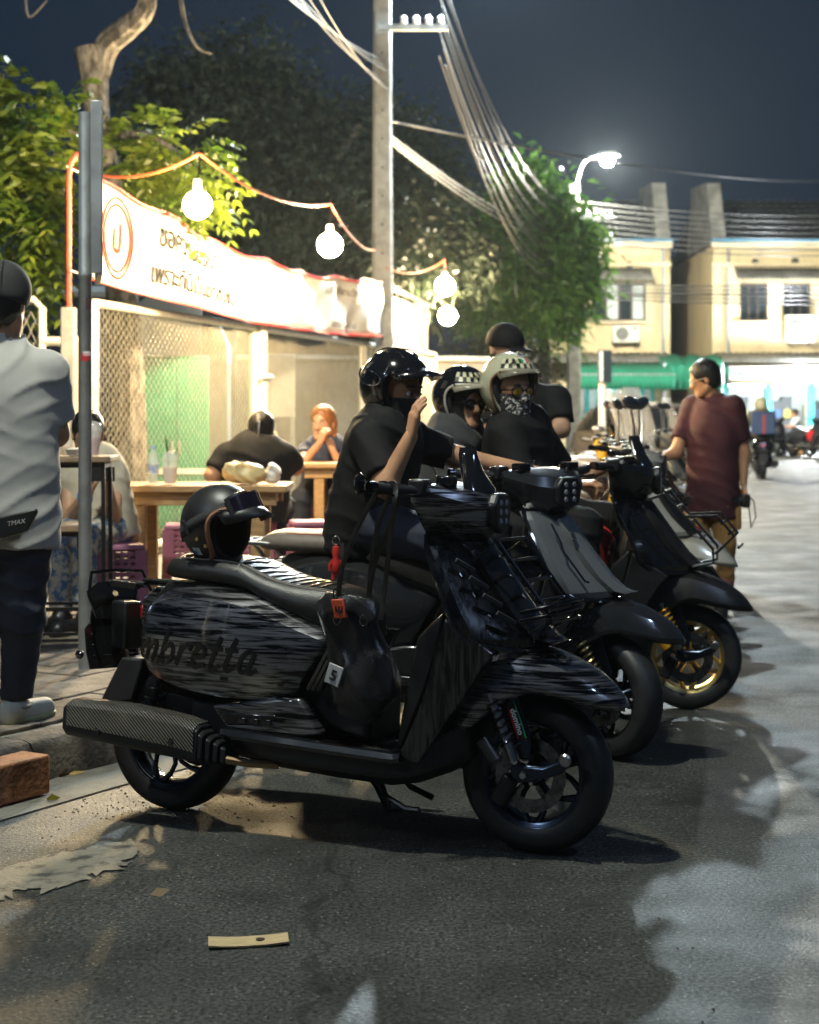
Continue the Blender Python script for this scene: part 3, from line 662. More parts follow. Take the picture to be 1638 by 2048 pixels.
# lit shop
m = MB(); a, b = bX(1444), bX(1790); m.box(((a + b) / 2, 3.0, 1.3), (b - a, .1, 2.8)); m.box(((a + b) / 2, 1.6, 2.75), (b - a, 3.0, .08)); m.build('shop_back_wall', mat('shop_white', (.75, .8, .78), .6), tR)
for px in (1445, 1535, 1619): x = bX(px); MB().box((x, -.1, bZ(768) / 2), (.22, .3, bZ(768) - .01)).build('pillar', TURQ, tR, bevel=.02)
for i, px in enumerate((1470, 1490, 1510, 1560, 1580, 1600, 1650, 1670)):
    x = bX(px); MB().box((x, 2.2, .75), (.36, .5, 1.5 + .3 * (i % 3))).build('display_shelf', mat('shelf_dark', (.1, .1, .11), .6), tR, bevel=.02); MB().box((x, 1.93, 1.2), (.22, .03, .3)).build('poster', mat('poster%d' % (i % 3), ((.5, .08, .06), (.08, .16, .4), (.6, .5, .1))[i % 3], .5), tR)
s = thing('shop_sign', 'white signboard with green lettering over the lit shop', 'sign', ((bX(1442) + bX(1640)) / 2, BD - 1.45, bZ(748))); w = bX(1640) - bX(1442)
MB().box((0, 0, 0), (w, .12, bZ(735) - bZ(761))).build('board', mat('sign_white', (.8, .82, .8), .5), s, bevel=.01)
text('lettering', 'ร้านมอเตอร์ไซค์', .34, mat('sign_green', (.02, .22, .14), .5), s, M=Matrix.Translation((-.75, -.065, -.1)) @ Matrix.Rotation(R(90), 4, 'X'), bold=.008, depth=.003)
def tube_lamp(p, ln, label, power, col):
    t = thing('tube_lamp', label, 'lamp', p); MB().box((0, 0, .05), (ln, .12, .07)).build('batten', WHITEP, t)
    for x in (-ln / 2 + .03, ln / 2 - .03): MB().box((x, 0, 0), (.04, .05, .07)).build('lamp_holder', WHITEP, t)
    m = MB(); m.tube([(-ln / 2 + .05, 0, 0), (ln / 2 - .05, 0, 0)], .02, 8); m.build('glowing_tube', mat('tube_glow_%s' % label[:9], col, emit=power), t); return t
tube_lamp((bX(1500), BD + .9, bZ(770)), 1.6, 'left fluorescent tube under the shop ceiling', 160, (.85, 1, .97)); tube_lamp((bX(1580), BD + .9, bZ(770)), 1.6, 'middle fluorescent tube under the shop ceiling', 160, (.85, 1, .97)); tube_lamp((bX(1690), BD + .9, bZ(770)), 1.6, 'outer fluorescent tube under the shop ceiling', 160, (.85, 1, .97))
tube_lamp((bX(1225), BD - .9, bZ(772)), 1.4, 'fluorescent tube behind the green awning', 130, (.9, 1, .95))
t = thing('flood_lamp', 'glaring white flood lamp bolted over the shop sign', 'lamp', (bX(1592), BD - 1.75, bZ(752))); MB().box((0, .24, .05), (.3, .12, .26)).build('housing', STEEL, t, bevel=.02); glow('lit_face', (0, -.1, 0), 2600, (.9, .95, 1), .2, t)
# sign on a post before the shops (edge on)
a = gnd(1205, 985); t = thing('road_sign', 'dark rectangular road sign on a pale post before the green awning', 'sign', (a.x, a.y, 0), R(20)); d = a.y; zt, zb = at(0, 700, d).z, at(0, 766, d).z
MB().tube([(0, 0, 0), (0, 0, zt - .05)], .06, 10).build('post', FPAINT, t); MB().box((0, -.08, (zt + zb) / 2), (.24, .03, zt - zb)).build('panel', mat('sign_dark', (.03, .04, .05), .4), t, bevel=.01); MB().box((-.07, -.098, (zt + zb) / 2), (.06, .008, zt - zb - .04)).build('white_band', WHITEP, t)
# ------------------------------------------------ trees
def leafmat(name, c1, c2, vs=3.):
    if name in MATS: return MATS[name]
    m = bpy.data.materials.new(name); MATS[name] = m; m.use_nodes = True; t = m.node_tree; L = t.links.new; b = t.nodes['Principled BSDF']; out = t.nodes['Material Output']
    n = t.nodes.new('ShaderNodeTexNoise'); n.inputs['Scale'].default_value = vs; n.inputs['Detail'].default_value = 4; tc = t.nodes.new('ShaderNodeTexCoord'); L(tc.outputs['Object'], n.inputs['Vector'])
    r = t.nodes.new('ShaderNodeValToRGB'); r.color_ramp.elements[0].position = .35; r.color_ramp.elements[1].position = .65; r.color_ramp.elements[0].color = (*c1, 1); r.color_ramp.elements[1].color = (*c2, 1); L(n.outputs['Fac'], r.inputs[0])
    L(r.outputs[0], b.inputs['Base Color']); b.inputs['Roughness'].default_value = .75 if 'dark' in name else .45
    tr = t.nodes.new('ShaderNodeBsdfTranslucent'); L(r.outputs[0], tr.inputs['Color']); mx = t.nodes.new('ShaderNodeMixShader'); mx.inputs[0].default_value = .35
    L(b.outputs[0], mx.inputs[1]); L(tr.outputs[0], mx.inputs[2]); L(mx.outputs[0], out.inputs['Surface']); return m
BARK = mat('pale_bark', (.16, .145, .125), .95, var=.6, vs=14, bump=1., bs=18, stretch=(1, 1, .5)); BARKD = mat('dark_bark', (.06, .05, .04), .9, var=.4, vs=9, bump=.8, bs=20)
def leaves(pos, dirs, ln, wd, droop=.25):
    """kite leaves, 2 quads each bent on the midrib; pos (N,3), dirs (N,3)"""
    n = len(pos); d = dirs / np.linalg.norm(dirs, axis=1)[:, None]; ref = rng.normal(size=(n, 3)); s = np.cross(d, ref); s /= np.linalg.norm(s, axis=1)[:, None] + 1e-9; u = np.cross(s, d)
    ln = ln * rng.uniform(.7, 1.25, (n, 1)); wd = wd * rng.uniform(.75, 1.2, (n, 1))
    P0 = pos; P3 = pos + d * ln - np.array([0, 0, 1]) * ln * droop; mid = pos + d * ln * .45 - u * wd * .12; A = mid + s * wd * .5 + u * wd * .18; B = mid - s * wd * .5 + u * wd * .18
    V = np.stack([P0, A, P3, B], 1).reshape(-1, 3); k = np.arange(n)[:, None] * 4; return V, k + np.array([[0, 1, 2, 3]])
def crown_points(blobs, n):
    w = np.array([b[1][0] * b[1][1] * b[1][2] for b in blobs]) ** .67; out = []
    for b, q in zip(blobs, w / w.sum()):
        k = max(1, int(n * q)); v = rng.normal(size=(k, 3)); v /= np.linalg.norm(v, axis=1)[:, None]; r = rng.uniform(.25, 1, (k, 1)) ** .5; out.append(np.array(b[0]) + v * r * np.array(b[1]))
    return np.concatenate(out)
def tree(name, label, base, limbs, blobs, nclump, per, ln, wd, lm, bark=BARKD, spread=.2, droop=.3, pinnate=False, flowers=0):
    t = thing(name, label, 'tree', base); base = np.array(base)
    m = MB()
    for pts, rs in limbs: sp = spline(pts, 5); m.tube([Vector(p - base) for p in sp], list(np.interp(np.linspace(0, 1, len(sp)), np.linspace(0, 1, len(rs)), rs)), 10)
    m.build('trunk', bark, t)
    if nclump:
        c = crown_points(blobs, nclump); c -= base; cen = np.mean([np.array(b[0]) - base for b in blobs], axis=0)
        if pinnate:
            P = []; D = []
            for p in c:
                o = p - cen; o /= np.linalg.norm(o) + 1e-6; d = o * .7 + rng.normal(size=3) * .5; d /= np.linalg.norm(d); sd = np.cross(d, [0, 0, 1]); sd /= np.linalg.norm(sd) + 1e-6; L_ = rng.uniform(.28, .5); k = per // 2
                for i in range(k):
                    q = (i + .6) / k; pp = p + d * L_ * q - np.array([0, 0, 1]) * L_ * .55 * q * q
                    for s in (-1, 1): P.append(pp); D.append(sd * s + d * .55 - np.array([0, 0, .35]) + rng.normal(size=3) * .12)
            V, Q = leaves(np.array(P), np.array(D), ln, wd, .15)
        else:
            p = np.repeat(c, per, 0) + rng.normal(size=(len(c) * per, 3)) * spread * .35; o = p - cen; d = o / (np.linalg.norm(o, axis=1)[:, None] + 1e-6) * .5 + rng.normal(size=p.shape) * .6
            V, Q = leaves(p, d, ln, wd, droop)
        link('crown', np_mesh('crown', V, Q), lm, t, 0)
        if flowers:
            fp = crown_points(blobs, flowers) - base; V, Q = leaves(np.repeat(fp, 5, 0), rng.normal(size=(len(fp) * 5, 3)), .05, .045, 0); link('flowers', np_mesh('flowers', V, Q), mat('white_petal', (.7, .68, .62), .6), t, 0)['kind'] = 'stuff'
    return t
def wp(px, py, d): return np.array(at(px, py, d))
def ell_(px, py, d, rx, rz, ry=None): s = d / F; return (wp(px, py, d), (rx * s, (ry or (rx + rz) / 2) * s, rz * s))
LG = leafmat('leaf_bright', (.06, .13, .012), (.2, .25, .025), 2.2); LD = leafmat('leaf_dark', (.005, .011, .006), (.013, .026, .011), 2); LM = leafmat('leaf_mid', (.035, .11, .02), (.10, .21, .035), 2.5)
b = at(262, 1000, 14.6); b.z = .15
tree('pollarded_tree', 'pollarded tree with bare crooked trunk and yellow green leaves over the banner', b,
     [([b, wp(252, 700, 14.6), wp(225, 420, 14.4), wp(196, 250, 14.2), wp(188, 150, 14.2), wp(180, 96, 14.2)], [.17, .15, .12, .105, .12, .14]), ([wp(196, 150, 14.2), wp(215, 90, 14.2), wp(255, 55, 14.1), wp(290, 20, 14), wp(292, -40, 14), wp(300, -200, 13.8)], [.1, .11, .10, .085, .08, .06]),
      ([wp(205, 300, 14.3), wp(120, 250, 13.8), wp(40, 260, 13.3)], [.05, .035, .015]), ([wp(205, 280, 14.3), wp(300, 270, 14.0), wp(380, 330, 13.7)], [.045, .03, .012]), ([wp(240, 560, 14.5), wp(120, 420, 13.6), wp(60, 400, 13.2)], [.05, .035, .015]),
      ([wp(360, -10, 14), wp(372, 50, 14), wp(395, 95, 14), wp(425, 108, 14)], [.02, .016, .012, .005]), ([wp(50, -20, 14), wp(58, 34, 14), wp(95, 0, 14)], [.008, .012, .006])],
     [ell_(50, 250, 13.4, 120, 110), ell_(100, 330, 13.2, 60, 110), ell_(25, 400, 13.0, 80, 130), ell_(100, 460, 12.9, 50, 80), ell_(270, 300, 14.2, 70, 85), ell_(350, 340, 14.0, 85, 75), ell_(300, 350, 13.9, 45, 40)], 490, 14, .105, .042, LG, BARK, pinnate=True)
b = at(560, 1000, 31); b.z = 0
tree('big_dark_tree', 'large dark tree filling the sky behind the banner', b, [([b, wp(560, 600, 31), wp(540, 400, 31), wp(500, 250, 31)], [.35, .3, .22, .1]), ([wp(550, 480, 31), wp(650, 350, 31), wp(720, 250, 31)], [.18, .12, .05])],
     [ell_(480, 190, 31, 130, 120), ell_(370, 260, 30, 120, 150), ell_(560, 300, 31, 140, 140), ell_(700, 330, 32, 130, 130), ell_(420, 450, 30, 150, 130), ell_(620, 480, 31, 180, 120), ell_(830, 430, 33, 110, 170), ell_(760, 560, 32, 130, 120), ell_(800, 300, 34, 70, 90)], 3200, 10, .20, .075, LD, spread=.9)
b = at(800, 1000, 30); b.z = 0
tree('flowering_bush', 'white flowering bush growing tall behind the concrete pole', b, [([b, wp(800, 650, 30), wp(820, 450, 30)], [.1, .08, .03])], [ell_(700, 420, 30, 60, 70), ell_(850, 430, 29.5, 70, 80), ell_(800, 560, 29.5, 80, 100), ell_(930, 520, 30, 60, 60)], 300, 8, .22, .08, LD, spread=.6, flowers=60)
b = at(1090, 960, 39); b.z = 0
tree('roadside_tree', 'leafy green tree lit by the street lamp before the shophouses', b, [([b, wp(1088, 700, 39), wp(1080, 560, 39), wp(1060, 440, 39)], [.16, .14, .12, .05]), ([wp(1085, 620, 39), wp(1130, 520, 38.8), wp(1150, 460, 38.6)], [.09, .06, .03]), ([wp(1085, 640, 39), wp(1000, 540, 39), wp(960, 500, 39)], [.09, .06, .03])],
     [ell_(1060, 400, 39, 60, 60), ell_(1100, 470, 38.5, 80, 70), ell_(1010, 470, 39, 70, 70), ell_(1140, 540, 38.3, 55, 80), ell_(1040, 560, 38.3, 90, 80), ell_(950, 520, 39, 60, 60), ell_(1100, 620, 38.2, 75, 45), ell_(980, 610, 38.6, 60, 45)], 1050, 13, .30, .085, LM, spread=.7, droop=.25)
b = at(985, 960, 34); b.z = 0
tree('low_shrub', 'low dark shrub behind the standing man in black', b, [([b, wp(985, 800, 34)], [.06, .03])], [ell_(960, 760, 34, 90, 90), ell_(1040, 740, 35, 60, 60)], 220, 8, .2, .08, LD, spread=.5)
# grass blades along the fence
p = []
for i in range(5200):
    s = rng.uniform(-1, 9); q = np.array(F0 + FD * s) + np.array([-1, .2, 0]) * rng.uniform(.0, 2.4); p.append((q[0], q[1], .16))
p = np.array(p); V, Q = leaves(p, rng.normal(size=p.shape) * .35 + np.array([0, 0, 1]), .17, .016, .1)
tag(link('grass', np_mesh('grass', V, Q), leafmat('grass_blade', (.06, .12, .02), (.18, .24, .05), 2), None, 0), 'grass growing behind and under the chain link fence', 'grass', kind='stuff')
# ================================================================ scooters
def m_brushed(name, dark, light, rough=.22, scale=(3.2, 3.2, 46), blue=None):
    """lacquered paint with hand brushed streaks running along the body"""
    m = bpy.data.materials.new(name); MATS[name] = m; m.use_nodes = True; t = m.node_tree; L = t.links.new; b = t.nodes['Principled BSDF']; N = t.nodes.new
    tc = N('ShaderNodeTexCoord'); mp = N('ShaderNodeMapping'); mp.inputs['Scale'].default_value = scale; L(tc.outputs['Object'], mp.inputs['Vector'])
    w = N('ShaderNodeTexNoise'); w.inputs['Scale'].default_value = .9; w.inputs['Detail'].default_value = 2; L(mp.outputs[0], w.inputs['Vector'])
    n = N('ShaderNodeTexNoise'); n.inputs['Scale'].default_value = 2.2; n.inputs['Detail'].default_value = 5; n.inputs['Roughness'].default_value = .55; n.inputs['Distortion'].default_value = .7; L(mp.outputs[0], n.inputs['Vector'])
    r = N('ShaderNodeValToRGB'); r.color_ramp.elements[0].position = .42; r.color_ramp.elements[1].position = .58; r.color_ramp.elements[0].color = (*dark, 1); r.color_ramp.elements[1].color = (*light, 1); L(n.outputs['Fac'], r.inputs[0])
    L(r.outputs[0], b.inputs['Base Color']); b.inputs['Metallic'].default_value = .85; b.inputs['Roughness'].default_value = rough + .08; b.inputs['Coat Weight'].default_value = 1; b.inputs['Coat Roughness'].default_value = .05
    bp = N('ShaderNodeBump'); bp.inputs['Strength'].default_value = .12; bp.inputs['Distance'].default_value = .004; L(n.outputs['Fac'], bp.inputs['Height']); L(bp.outputs[0], b.inputs['Normal']); return m
BRUSH = m_brushed('brushed_black_paint', (.003, .003, .004), (.26, .26, .28)); BRUSHV = m_brushed('brushed_black_paint_upright', (.005, .005, .006), (.085, .082, .082), scale=(26, 26, 3)); BRUSHS = m_brushed('brushed_black_shield', (.004, .004, .005), (.03, .03, .032), scale=(20, 20, 2.5))
GLOSSK = mat('gloss_black', (.006, .006, .007), .12, coat=1., var=.1); SATINK = mat('satin_black', (.012, .012, .013), .38, var=.2, vs=12, bump=.05)
PLASTK = mat('black_plastic', (.016, .016, .017), .55, var=.2, vs=20, bump=.25, bs=220); RUBBER = mat('tyre_rubber', (.016, .016, .017), .5, var=.25, vs=14, bump=.25, bs=160)
CHROME = mat('chrome', (.6, .6, .6), .12, metal=1.); DCHROME = mat('dark_chrome', (.09, .09, .1), .16, metal=1.); ALU = mat('machined_aluminium', (.42, .42, .42), .3, metal=1., var=.1)
GOLDM = mat('gold_anodised', (.78, .58, .22), .38, metal=1., var=.1); OHLINS = mat('gold_yellow_spring', (.65, .33, .02), .35, metal=.5); BLUEK = mat('blue_black_satin', (.045, .06, .09), .24, metal=.95)
LEATHER = mat('black_leather', (.014, .013, .012), .36, var=.25, vs=30, bump=.5, bs=260); STITCH = mat('pale_stitching', (.25, .23, .2), .7)
TANSEAT = mat('taupe_seat_vinyl', (.17, .14, .11), .5, var=.12, vs=12, bump=.25, bs=240)
def m_carbon():
    m = mat('carbon_weave', (.01, .01, .01), .25, coat=1.); t = m.node_tree; b = t.nodes['Principled BSDF']; w = t.nodes.new('ShaderNodeTexWave'); w.inputs['Scale'].default_value = 48; w.bands_direction = 'DIAGONAL'; tc = t.nodes.new('ShaderNodeTexCoord'); t.links.new(tc.outputs['Object'], w.inputs['Vector'])
    r = t.nodes.new('ShaderNodeValToRGB'); r.color_ramp.elements[0].position = .45; r.color_ramp.elements[1].position = .6; r.color_ramp.elements[0].color = (.006, .006, .006, 1); r.color_ramp.elements[1].color = (.22, .21, .18, 1); t.links.new(w.outputs['Fac'], r.inputs[0]); t.links.new(r.outputs[0], b.inputs['Base Color']); b.inputs['Metallic'].default_value = .4; return m
CARBON = m_carbon()
LENS = mat('lamp_lens', (.5, .52, .55), .05, coat=1., alpha=.55); REDLENS = mat('red_lens', (.35, .01, .01), .15, coat=1.); AMBER = mat('amber_lens', (.6, .2, .02), .15, coat=1.)
TYRE_P = [(.150, -.040), (.158, -.048), (.176, -.056), (.200, -.0585), (.219, -.052), (.2305, -.036), (.235, -.018), (.2365, 0), (.235, .018), (.2305, .036), (.219, .052), (.200, .0585), (.176, .056), (.158, .048), (.150, .040)]
def wheel(t, cx, rim, disc=True, side=-1, tilt=0, det=True):
    """front or rear wheel with its axle across the bike"""
    c = (cx, 0, .2365); n = 48 if det else 28
    m = MB(); m.lathe([(.150, -.044), (.157, -.047), (.157, -.040), (.146, -.034), (.140, -.02), (.140, .02), (.146, .034), (.157, .040), (.157, .047), (.150, .044)], c, 'y', n)
    m.lathe([(.0, -.045), (.026, -.045), (.034, -.036), (.038, -.02), (.038, .02), (.034, .036), (.026, .045), (0, .045)], c, 'y', 20)
    for k in range(5):
        a = 2 * math.pi * k / 5 + tilt
        P = lambda r, q, y: (c[0] + r * math.cos(q), y, c[2] + r * math.sin(q))
        for s in (-1, 1):
            m.tube([P(.030, a + s * .10, -.026), P(.06, a + s * .10, -.024), P(.085, a + s * .16, -.022), (P(.115, a + s * .34, -.022)), P(.146, a + s * .52, -.024)], [.013, .010, .009, .009, .012], 6)
        m.tube([P(.03, a, -.02), P(.07, a, -.018)], [.014, .008], 6)
    w = m.build('wheel', rim, t)
    m = MB(); m.lathe(TYRE_P, c, 'y', n + 16); m.build('tyre', RUBBER, w, sharp=60)
    if det:
        o = MB().lathe([(.1585, -.0485), (.1600, -.0495), (.1615, -.0497)], c, 'y', 48).build('rim_stripe', rim, w)
    if disc:
        m = MB(); y = side * .056; m.lathe([(.072, y - .002), (.112, y - .002), (.112, y + .002), (.072, y + .002)], c, 'y', 40, closed=True)
        for k in range(5):
            a = 2 * math.pi * k / 5 + .3; m.box((c[0] + .058 * math.cos(a), y, c[2] + .058 * math.sin(a)), (.04, .004, .014), Matrix.Rotation(-a, 3, 'Y'))
        m.build('brake_disc', mat('disc_steel', (.16, .16, .165), .28, metal=1., var=.3, vs=40), w)
    for k in range(5):
        a = 2 * math.pi * (k + .5) / 5 + tilt; m = MB(); m.lathe([(0, -.052), (.007, -.052), (.008, -.046), (.008, -.04)], (c[0] + .026 * math.cos(a), 0, c[2] + .026 * math.sin(a)), 'y', 8); m.build('bolt', CHROME, w)
    return w
def coil(m, a, b, r, turns, rw, n=10):
    a, b = Vector(a), Vector(b); ax = (b - a).normalized(); x = ax.cross(Vector((0, 1, 0))).normalized(); y = ax.cross(x); k = int(turns * n)
    m.tube([a.lerp(b, i / k) + (x * math.cos(2 * math.pi * i / n) + y * math.sin(2 * math.pi * i / n)) * r for i in range(k + 1)], rw, 6)
COWL = [  # x, (z,y) of inner top, crease, belly, bottom
    (-.045, .665, .075, .64, .105, .575, .125, .50, .10), (.0, .715, .085, .675, .145, .58, .172, .468, .135), (.08, .752, .095, .708, .178, .582, .205, .442, .16), (.18, .772, .10, .722, .195, .58, .22, .424, .178), (.30, .772, .108, .718, .203, .575, .228, .413, .186),
    (.40, .752, .113, .70, .205, .565, .228, .413, .188), (.50, .712, .12, .668, .203, .552, .222, .42, .186), (.585, .668, .126, .635, .196, .54, .21, .437, .18)]
def cowl_rings():
    st = spline(COWL, 3); rings = []
    for s in st:
        x, zt, yt, zc, yc, zm, ym, zb, yb = s; ctrl = [(x, -yt, zt), (x, -(yt * .45 + yc * .55), (zt * .4 + zc * .6) + .008), (x, -yc, zc), (x, -(yc * .45 + ym * .55) - .003, zc * .55 + zm * .45), (x, -ym, zm), (x, -(ym + yb) / 2 - .012, (zm + zb) / 2), (x, -yb, zb), (x, -yb + .03, zb - .012)]
        rings.append(ctrl)
    # slanted front edge
    f = [(.705, -.128, .618), (.70, -.16, .612), (.695, -.178, .602), (.675, -.188, .575), (.652, -.19, .545), (.618, -.182, .50), (.575, -.168, .446), (.57, -.14, .436)]
    g = [(.66, -.127, .64), (.655, -.165, .632), (.65, -.188, .615), (.64, -.20, .575), (.625, -.20, .542), (.60, -.195, .49), (.575, -.175, .44), (.572, -.145, .43)]
    return rings[:-1] + [[tuple((np.array(a) + np.array(b)) / 2) for a, b in zip(rings[-2], g)], g, f]
def scooter(name, label, loc, rz, pal, steer=0., det=True, opts=(), seat0=.0, lean=0.):
    """pal: body, shield, fender, dark, seat, rim"""
    t = thing(name, label, 'scooter', loc, rz); body, shield, fend, seatm, rim = pal['body'], pal['shield'], pal['fender'], pal['seat'], pal['rim']; dark = pal.get('dark', GLOSSK); frame = SATINK
    # --- wheels
    wr = wheel(t, .02, pal.get('rrim', rim), False, det=det); wf = wheel(t, 1.31, rim, True, -1, .3, det)
    if steer:
        for o in (wf,):
            M = Matrix.Translation((1.31, 0, 0)) @ Matrix.Rotation(steer, 4, 'Z') @ Matrix.Translation((-1.31, 0, 0)); o.matrix_local = M
    # --- side cowls
    m = MB(); m.loft(cowl_rings(), False, False); c = m.build('side_panel', body, t, sharp=24, solid=.006)
    m2 = MB(); m2.loft([[(x, -y, z) for x, y, z in r] for r in cowl_rings()], False, False); m2.build('side_panel', body, t, sharp=24, solid=.006)
    if 'script' in opts:
        ft = cowl_rings(); fv = np.array([p for r in ft for p in r]).reshape(len(ft), -1, 3)
        def onp(u, v, w):
            x = .045 + u; z = .512 + v + .0 * u - .03 * u; r = np.array([np.interp(x, fv[:, j, 0], fv[:, j, 1]) for j in range(fv.shape[1])]); zz = np.array([np.interp(x, fv[:, j, 0], fv[:, j, 2]) for j in range(fv.shape[1])])
            return Vector((x, float(np.interp(z, zz[::-1], r[::-1])) - .002 - w, z))
        mat('letter_black', (.003, .003, .004), .3); GL = dict(m=(1.32, [[(0, 0), (.04, .5), (.08, 1)], [(.05, .55), (.3, .98), (.5, .88), (.5, 0)], [(.5, .55), (.8, .98), (1.02, .88), (1.0, .12), (1.15, 0), (1.34, .2)]]), b=(.86, [[(-.02, 1.65), (0, .8), (0, .1)], [(0, .22), (.3, 0), (.6, .22), (.6, .7), (.36, .97), (.02, .66)]]), r=(.66, [[(0, 0), (.02, .5), (.02, .97)], [(.02, .6), (.25, .97), (.52, .92), (.5, .75)]]),
                  e=(.8, [[(.08, .47), (.55, .55), (.55, .88), (.3, 1), (.06, .72), (.06, .3), (.3, 0), (.76, .2)]]), t=(.66, [[(.22, 1.55), (.17, .8), (.15, .2), (.34, 0), (.62, .2)], [(-.12, .95), (.2, 1.0), (.56, .97)]]), a=(.95, [[(.62, .85), (.36, 1), (.06, .75), (.06, .25), (.3, 0), (.55, .25), (.62, .9)], [(.64, .97), (.6, .15), (.75, 0), (.98, .2)]]))
        cur = -.115; xh = .068
        for chh in 'mbretta':
            wd, strokes = GL[chh]; m = MB()
            for sk in strokes:
                m.tube([onp(.045 + cur + (a_ + .42 * b_) * xh * 1.02, b_ * xh - .002, .0004) for a_, b_ in spline(sk, 5)], .0088, 6, flat=((0, 1, 0), .10))
            m.build('letter', MATS['letter_black'], c); cur += wd * xh * 1.06 + .008
        m = MB(); m.add([onp(.27, -.035, 0), onp(.495, -.035, 0), onp(.502, -.022, 0), onp(.275, -.022, 0)], [(0, 1, 2, 3)]); m.build('letter_underline', MATS['letter_black'], c)
    # vented strip ahead of the panel
    for s in (-1, 1):
        m = MB()
        for k in range(3): o = .018 * k; m.prism([(.705 + o, .625), (.718 + o, .622), (.628 + o, .455), (.615 + o, .46)], s * .195, s * .165)
        m.build('vent_strip', dark, t, bevel=.002)
    # --- inner body under the seat
    m = MB(); m.loft([[(x, y, z) for y, z in ((-w, zb), (w, zb), (w * 1.0, zt), (-w * 1.0, zt))] for x, w, zb, zt in ((-.06, .09, .52, .66), (.05, .115, .45, .765), (.3, .125, .42, .76), (.5, .13, .4, .70), (.72, .12, .32, .60), (.80, .11, .30, .5))]); m.build('inner_body', frame, t, bevel=.01)
    # --- engine, swing arm, rear shock
    m = MB(); m.box((.20, .12, .27), (.46, .10, .17)); m.box((.05, .12, .25), (.24, .09, .2)); m.lathe([(0, .07), (.11, .07), (.12, .09), (.12, .16), (.10, .18), (0, .18)], (.05, 0, .25), 'y', 20); m.box((.3, -.02, .33), (.3, .2, .12)); m.build('engine', PLASTK, t, bevel=.02)
    m = MB(); coil(m, (-.03, -.105, .27), (.02, -.10, .47), .028, 6, .006); m.tube([(-.03, -.105, .25), (.02, -.10, .50)], .014, 8); m.build('rear_shock', frame, t)
    m = MB(); m.prism([(.0, .33), (.06, .30), (.28, .33), (.3, .37), (.02, .40)], -.09, -.075); m.build('swing_arm', frame, t, bevel=.004)
    # rear hugger and mud flap
    m = MB(); m.lathe([(.262, -.07), (.266, -.03), (.266, .03), (.262, .07)], (.02, 0, .2365), 'y', 14, arc=(R(70), R(175))); m.build('rear_mudguard', PLASTK, t, solid=.004)
    m = MB(); m.prism([(-.15, .50), (-.06, .50), (-.10, .36), (-.205, .335), (-.235, .345)], -.085, .085); m.build('mud_flap', PLASTK, t, bevel=.008)
    # --- seat
    st = [(.015 + seat0, .79, .797, .05), (.03 + seat0, .782, .825, .095), (.07 + seat0 * .8, .777, .848, .122), (.15 + seat0 * .5, .772, .848, .14), (.26, .765, .846, .148), (.335, .755, .836, .15), (.39, .738, .812, .152), (.46, .705, .79, .154), (.55, .668, .776, .150), (.63, .633, .77, .138), (.69, .607, .758, .122), (.73, .60, .735, .105), (.755, .605, .70, .085), (.762, .63, .67, .06)]
    rings = []
    for x, zb, zt, w in spline(st, 3):
        h = zt - zb; rings.append([(x, y, z) for y, z in ((-w * .86, zb), (-w, zb + h * .18), (-w * 1.0, zb + h * .5), (-w * .9, zb + h * .82), (-w * .62, zt - h * .03), (-w * .3, zt + .004), (0, zt + .005), (w * .3, zt + .004), (w * .62, zt - h * .03), (w * .9, zb + h * .82), (w, zb + h * .5), (w, zb + h * .18), (w * .86, zb))])
    m = MB(); m.loft(rings); seat = m.build('seat', seatm, t, sharp=60)
    SR = spline(st, 3)
    def onseat(x, q):   # q across -1..1 on the top skin
        a = np.array(SR); w = np.interp(x, a[:, 0], a[:, 3]); zb = np.interp(x, a[:, 0], a[:, 1]); zt = np.interp(x, a[:, 0], a[:, 2]); h = zt - zb
        yy = np.array([-1.0, -.9, -.62, -.3, 0, .3, .62, .9, 1.0]); zz = np.array([zb + h * .5, zb + h * .82, zt - h * .03, zt + .004, zt + .005, zt + .004, zt - h * .03, zb + h * .82, zb + h * .5]); return Vector((x, q * w, float(np.interp(q, yy, zz)) + .001))
    if det:
        pip = pal.get('piping', STITCH)
        for s in (-1, 1):
            MB().tube([onseat(x, s * .76) for x in np.linspace(.1 + seat0 * .6, .70, 26)], .0028, 5).build('seat_piping', pip, seat)
            MB().tube([onseat(x, s * .70) for x in np.linspace(.36, .66, 16)], .002, 5).build('seat_stitching', STITCH, seat)
        for k in range(9):
            x = .33 + .035 * k; MB().tube([onseat(x + .03 * (1 - abs(q) / .66), q) for q in np.linspace(-.66, .66, 13)], .0028, 6).build('seat_rib', seatm, seat)
        MB().tube([onseat(.325, q) for q in np.linspace(-.95, .95, 15)], .003, 5).build('seat_seam', STITCH, seat)
    # --- footboard and lower body
    for s in (-1, 1):
        m = MB(); m.prism([(.28, .385), (.55, .43), (.60, .43), (.68, .325), (.62, .31), (.34, .315)], s * .205, s * .15); m.build('lower_panel', body, t, bevel=.01)
        m = MB(); m.prism([(.30, .372), (.52, .372), (.50, .335), (.345, .328)], s * .2095, s * .19); lp = m.build('grille_panel', dark, t, bevel=.006)
        for k in range(3): MB().box((.40 + .045 * k, s * .2115, .348), (.03, .006, .018)).build('grille_slot', DCHROME, lp, bevel=.002)
        m = MB(); m.loft([[(x, s * yy, z + zz) for yy, zz in ((.17, -.012), (.225, -.012), (.232, .0), (.225, .016), (.17, .02))] for x, z in ((.33, .302), (.36, .302), (.7, .285), (.93, .275), (.955, .28))]); fr_ = m.build('foot_rail', dark, t)
        for k in range(3): MB().tube([(.36, s * (.19 + .014 * k), .322 - .001 * k), (.7, s * (.19 + .014 * k), .305 - .001 * k), (.93, s * (.19 + .014 * k), .294)], .0035, 6).build('rail_strip', DCHROME, fr_)
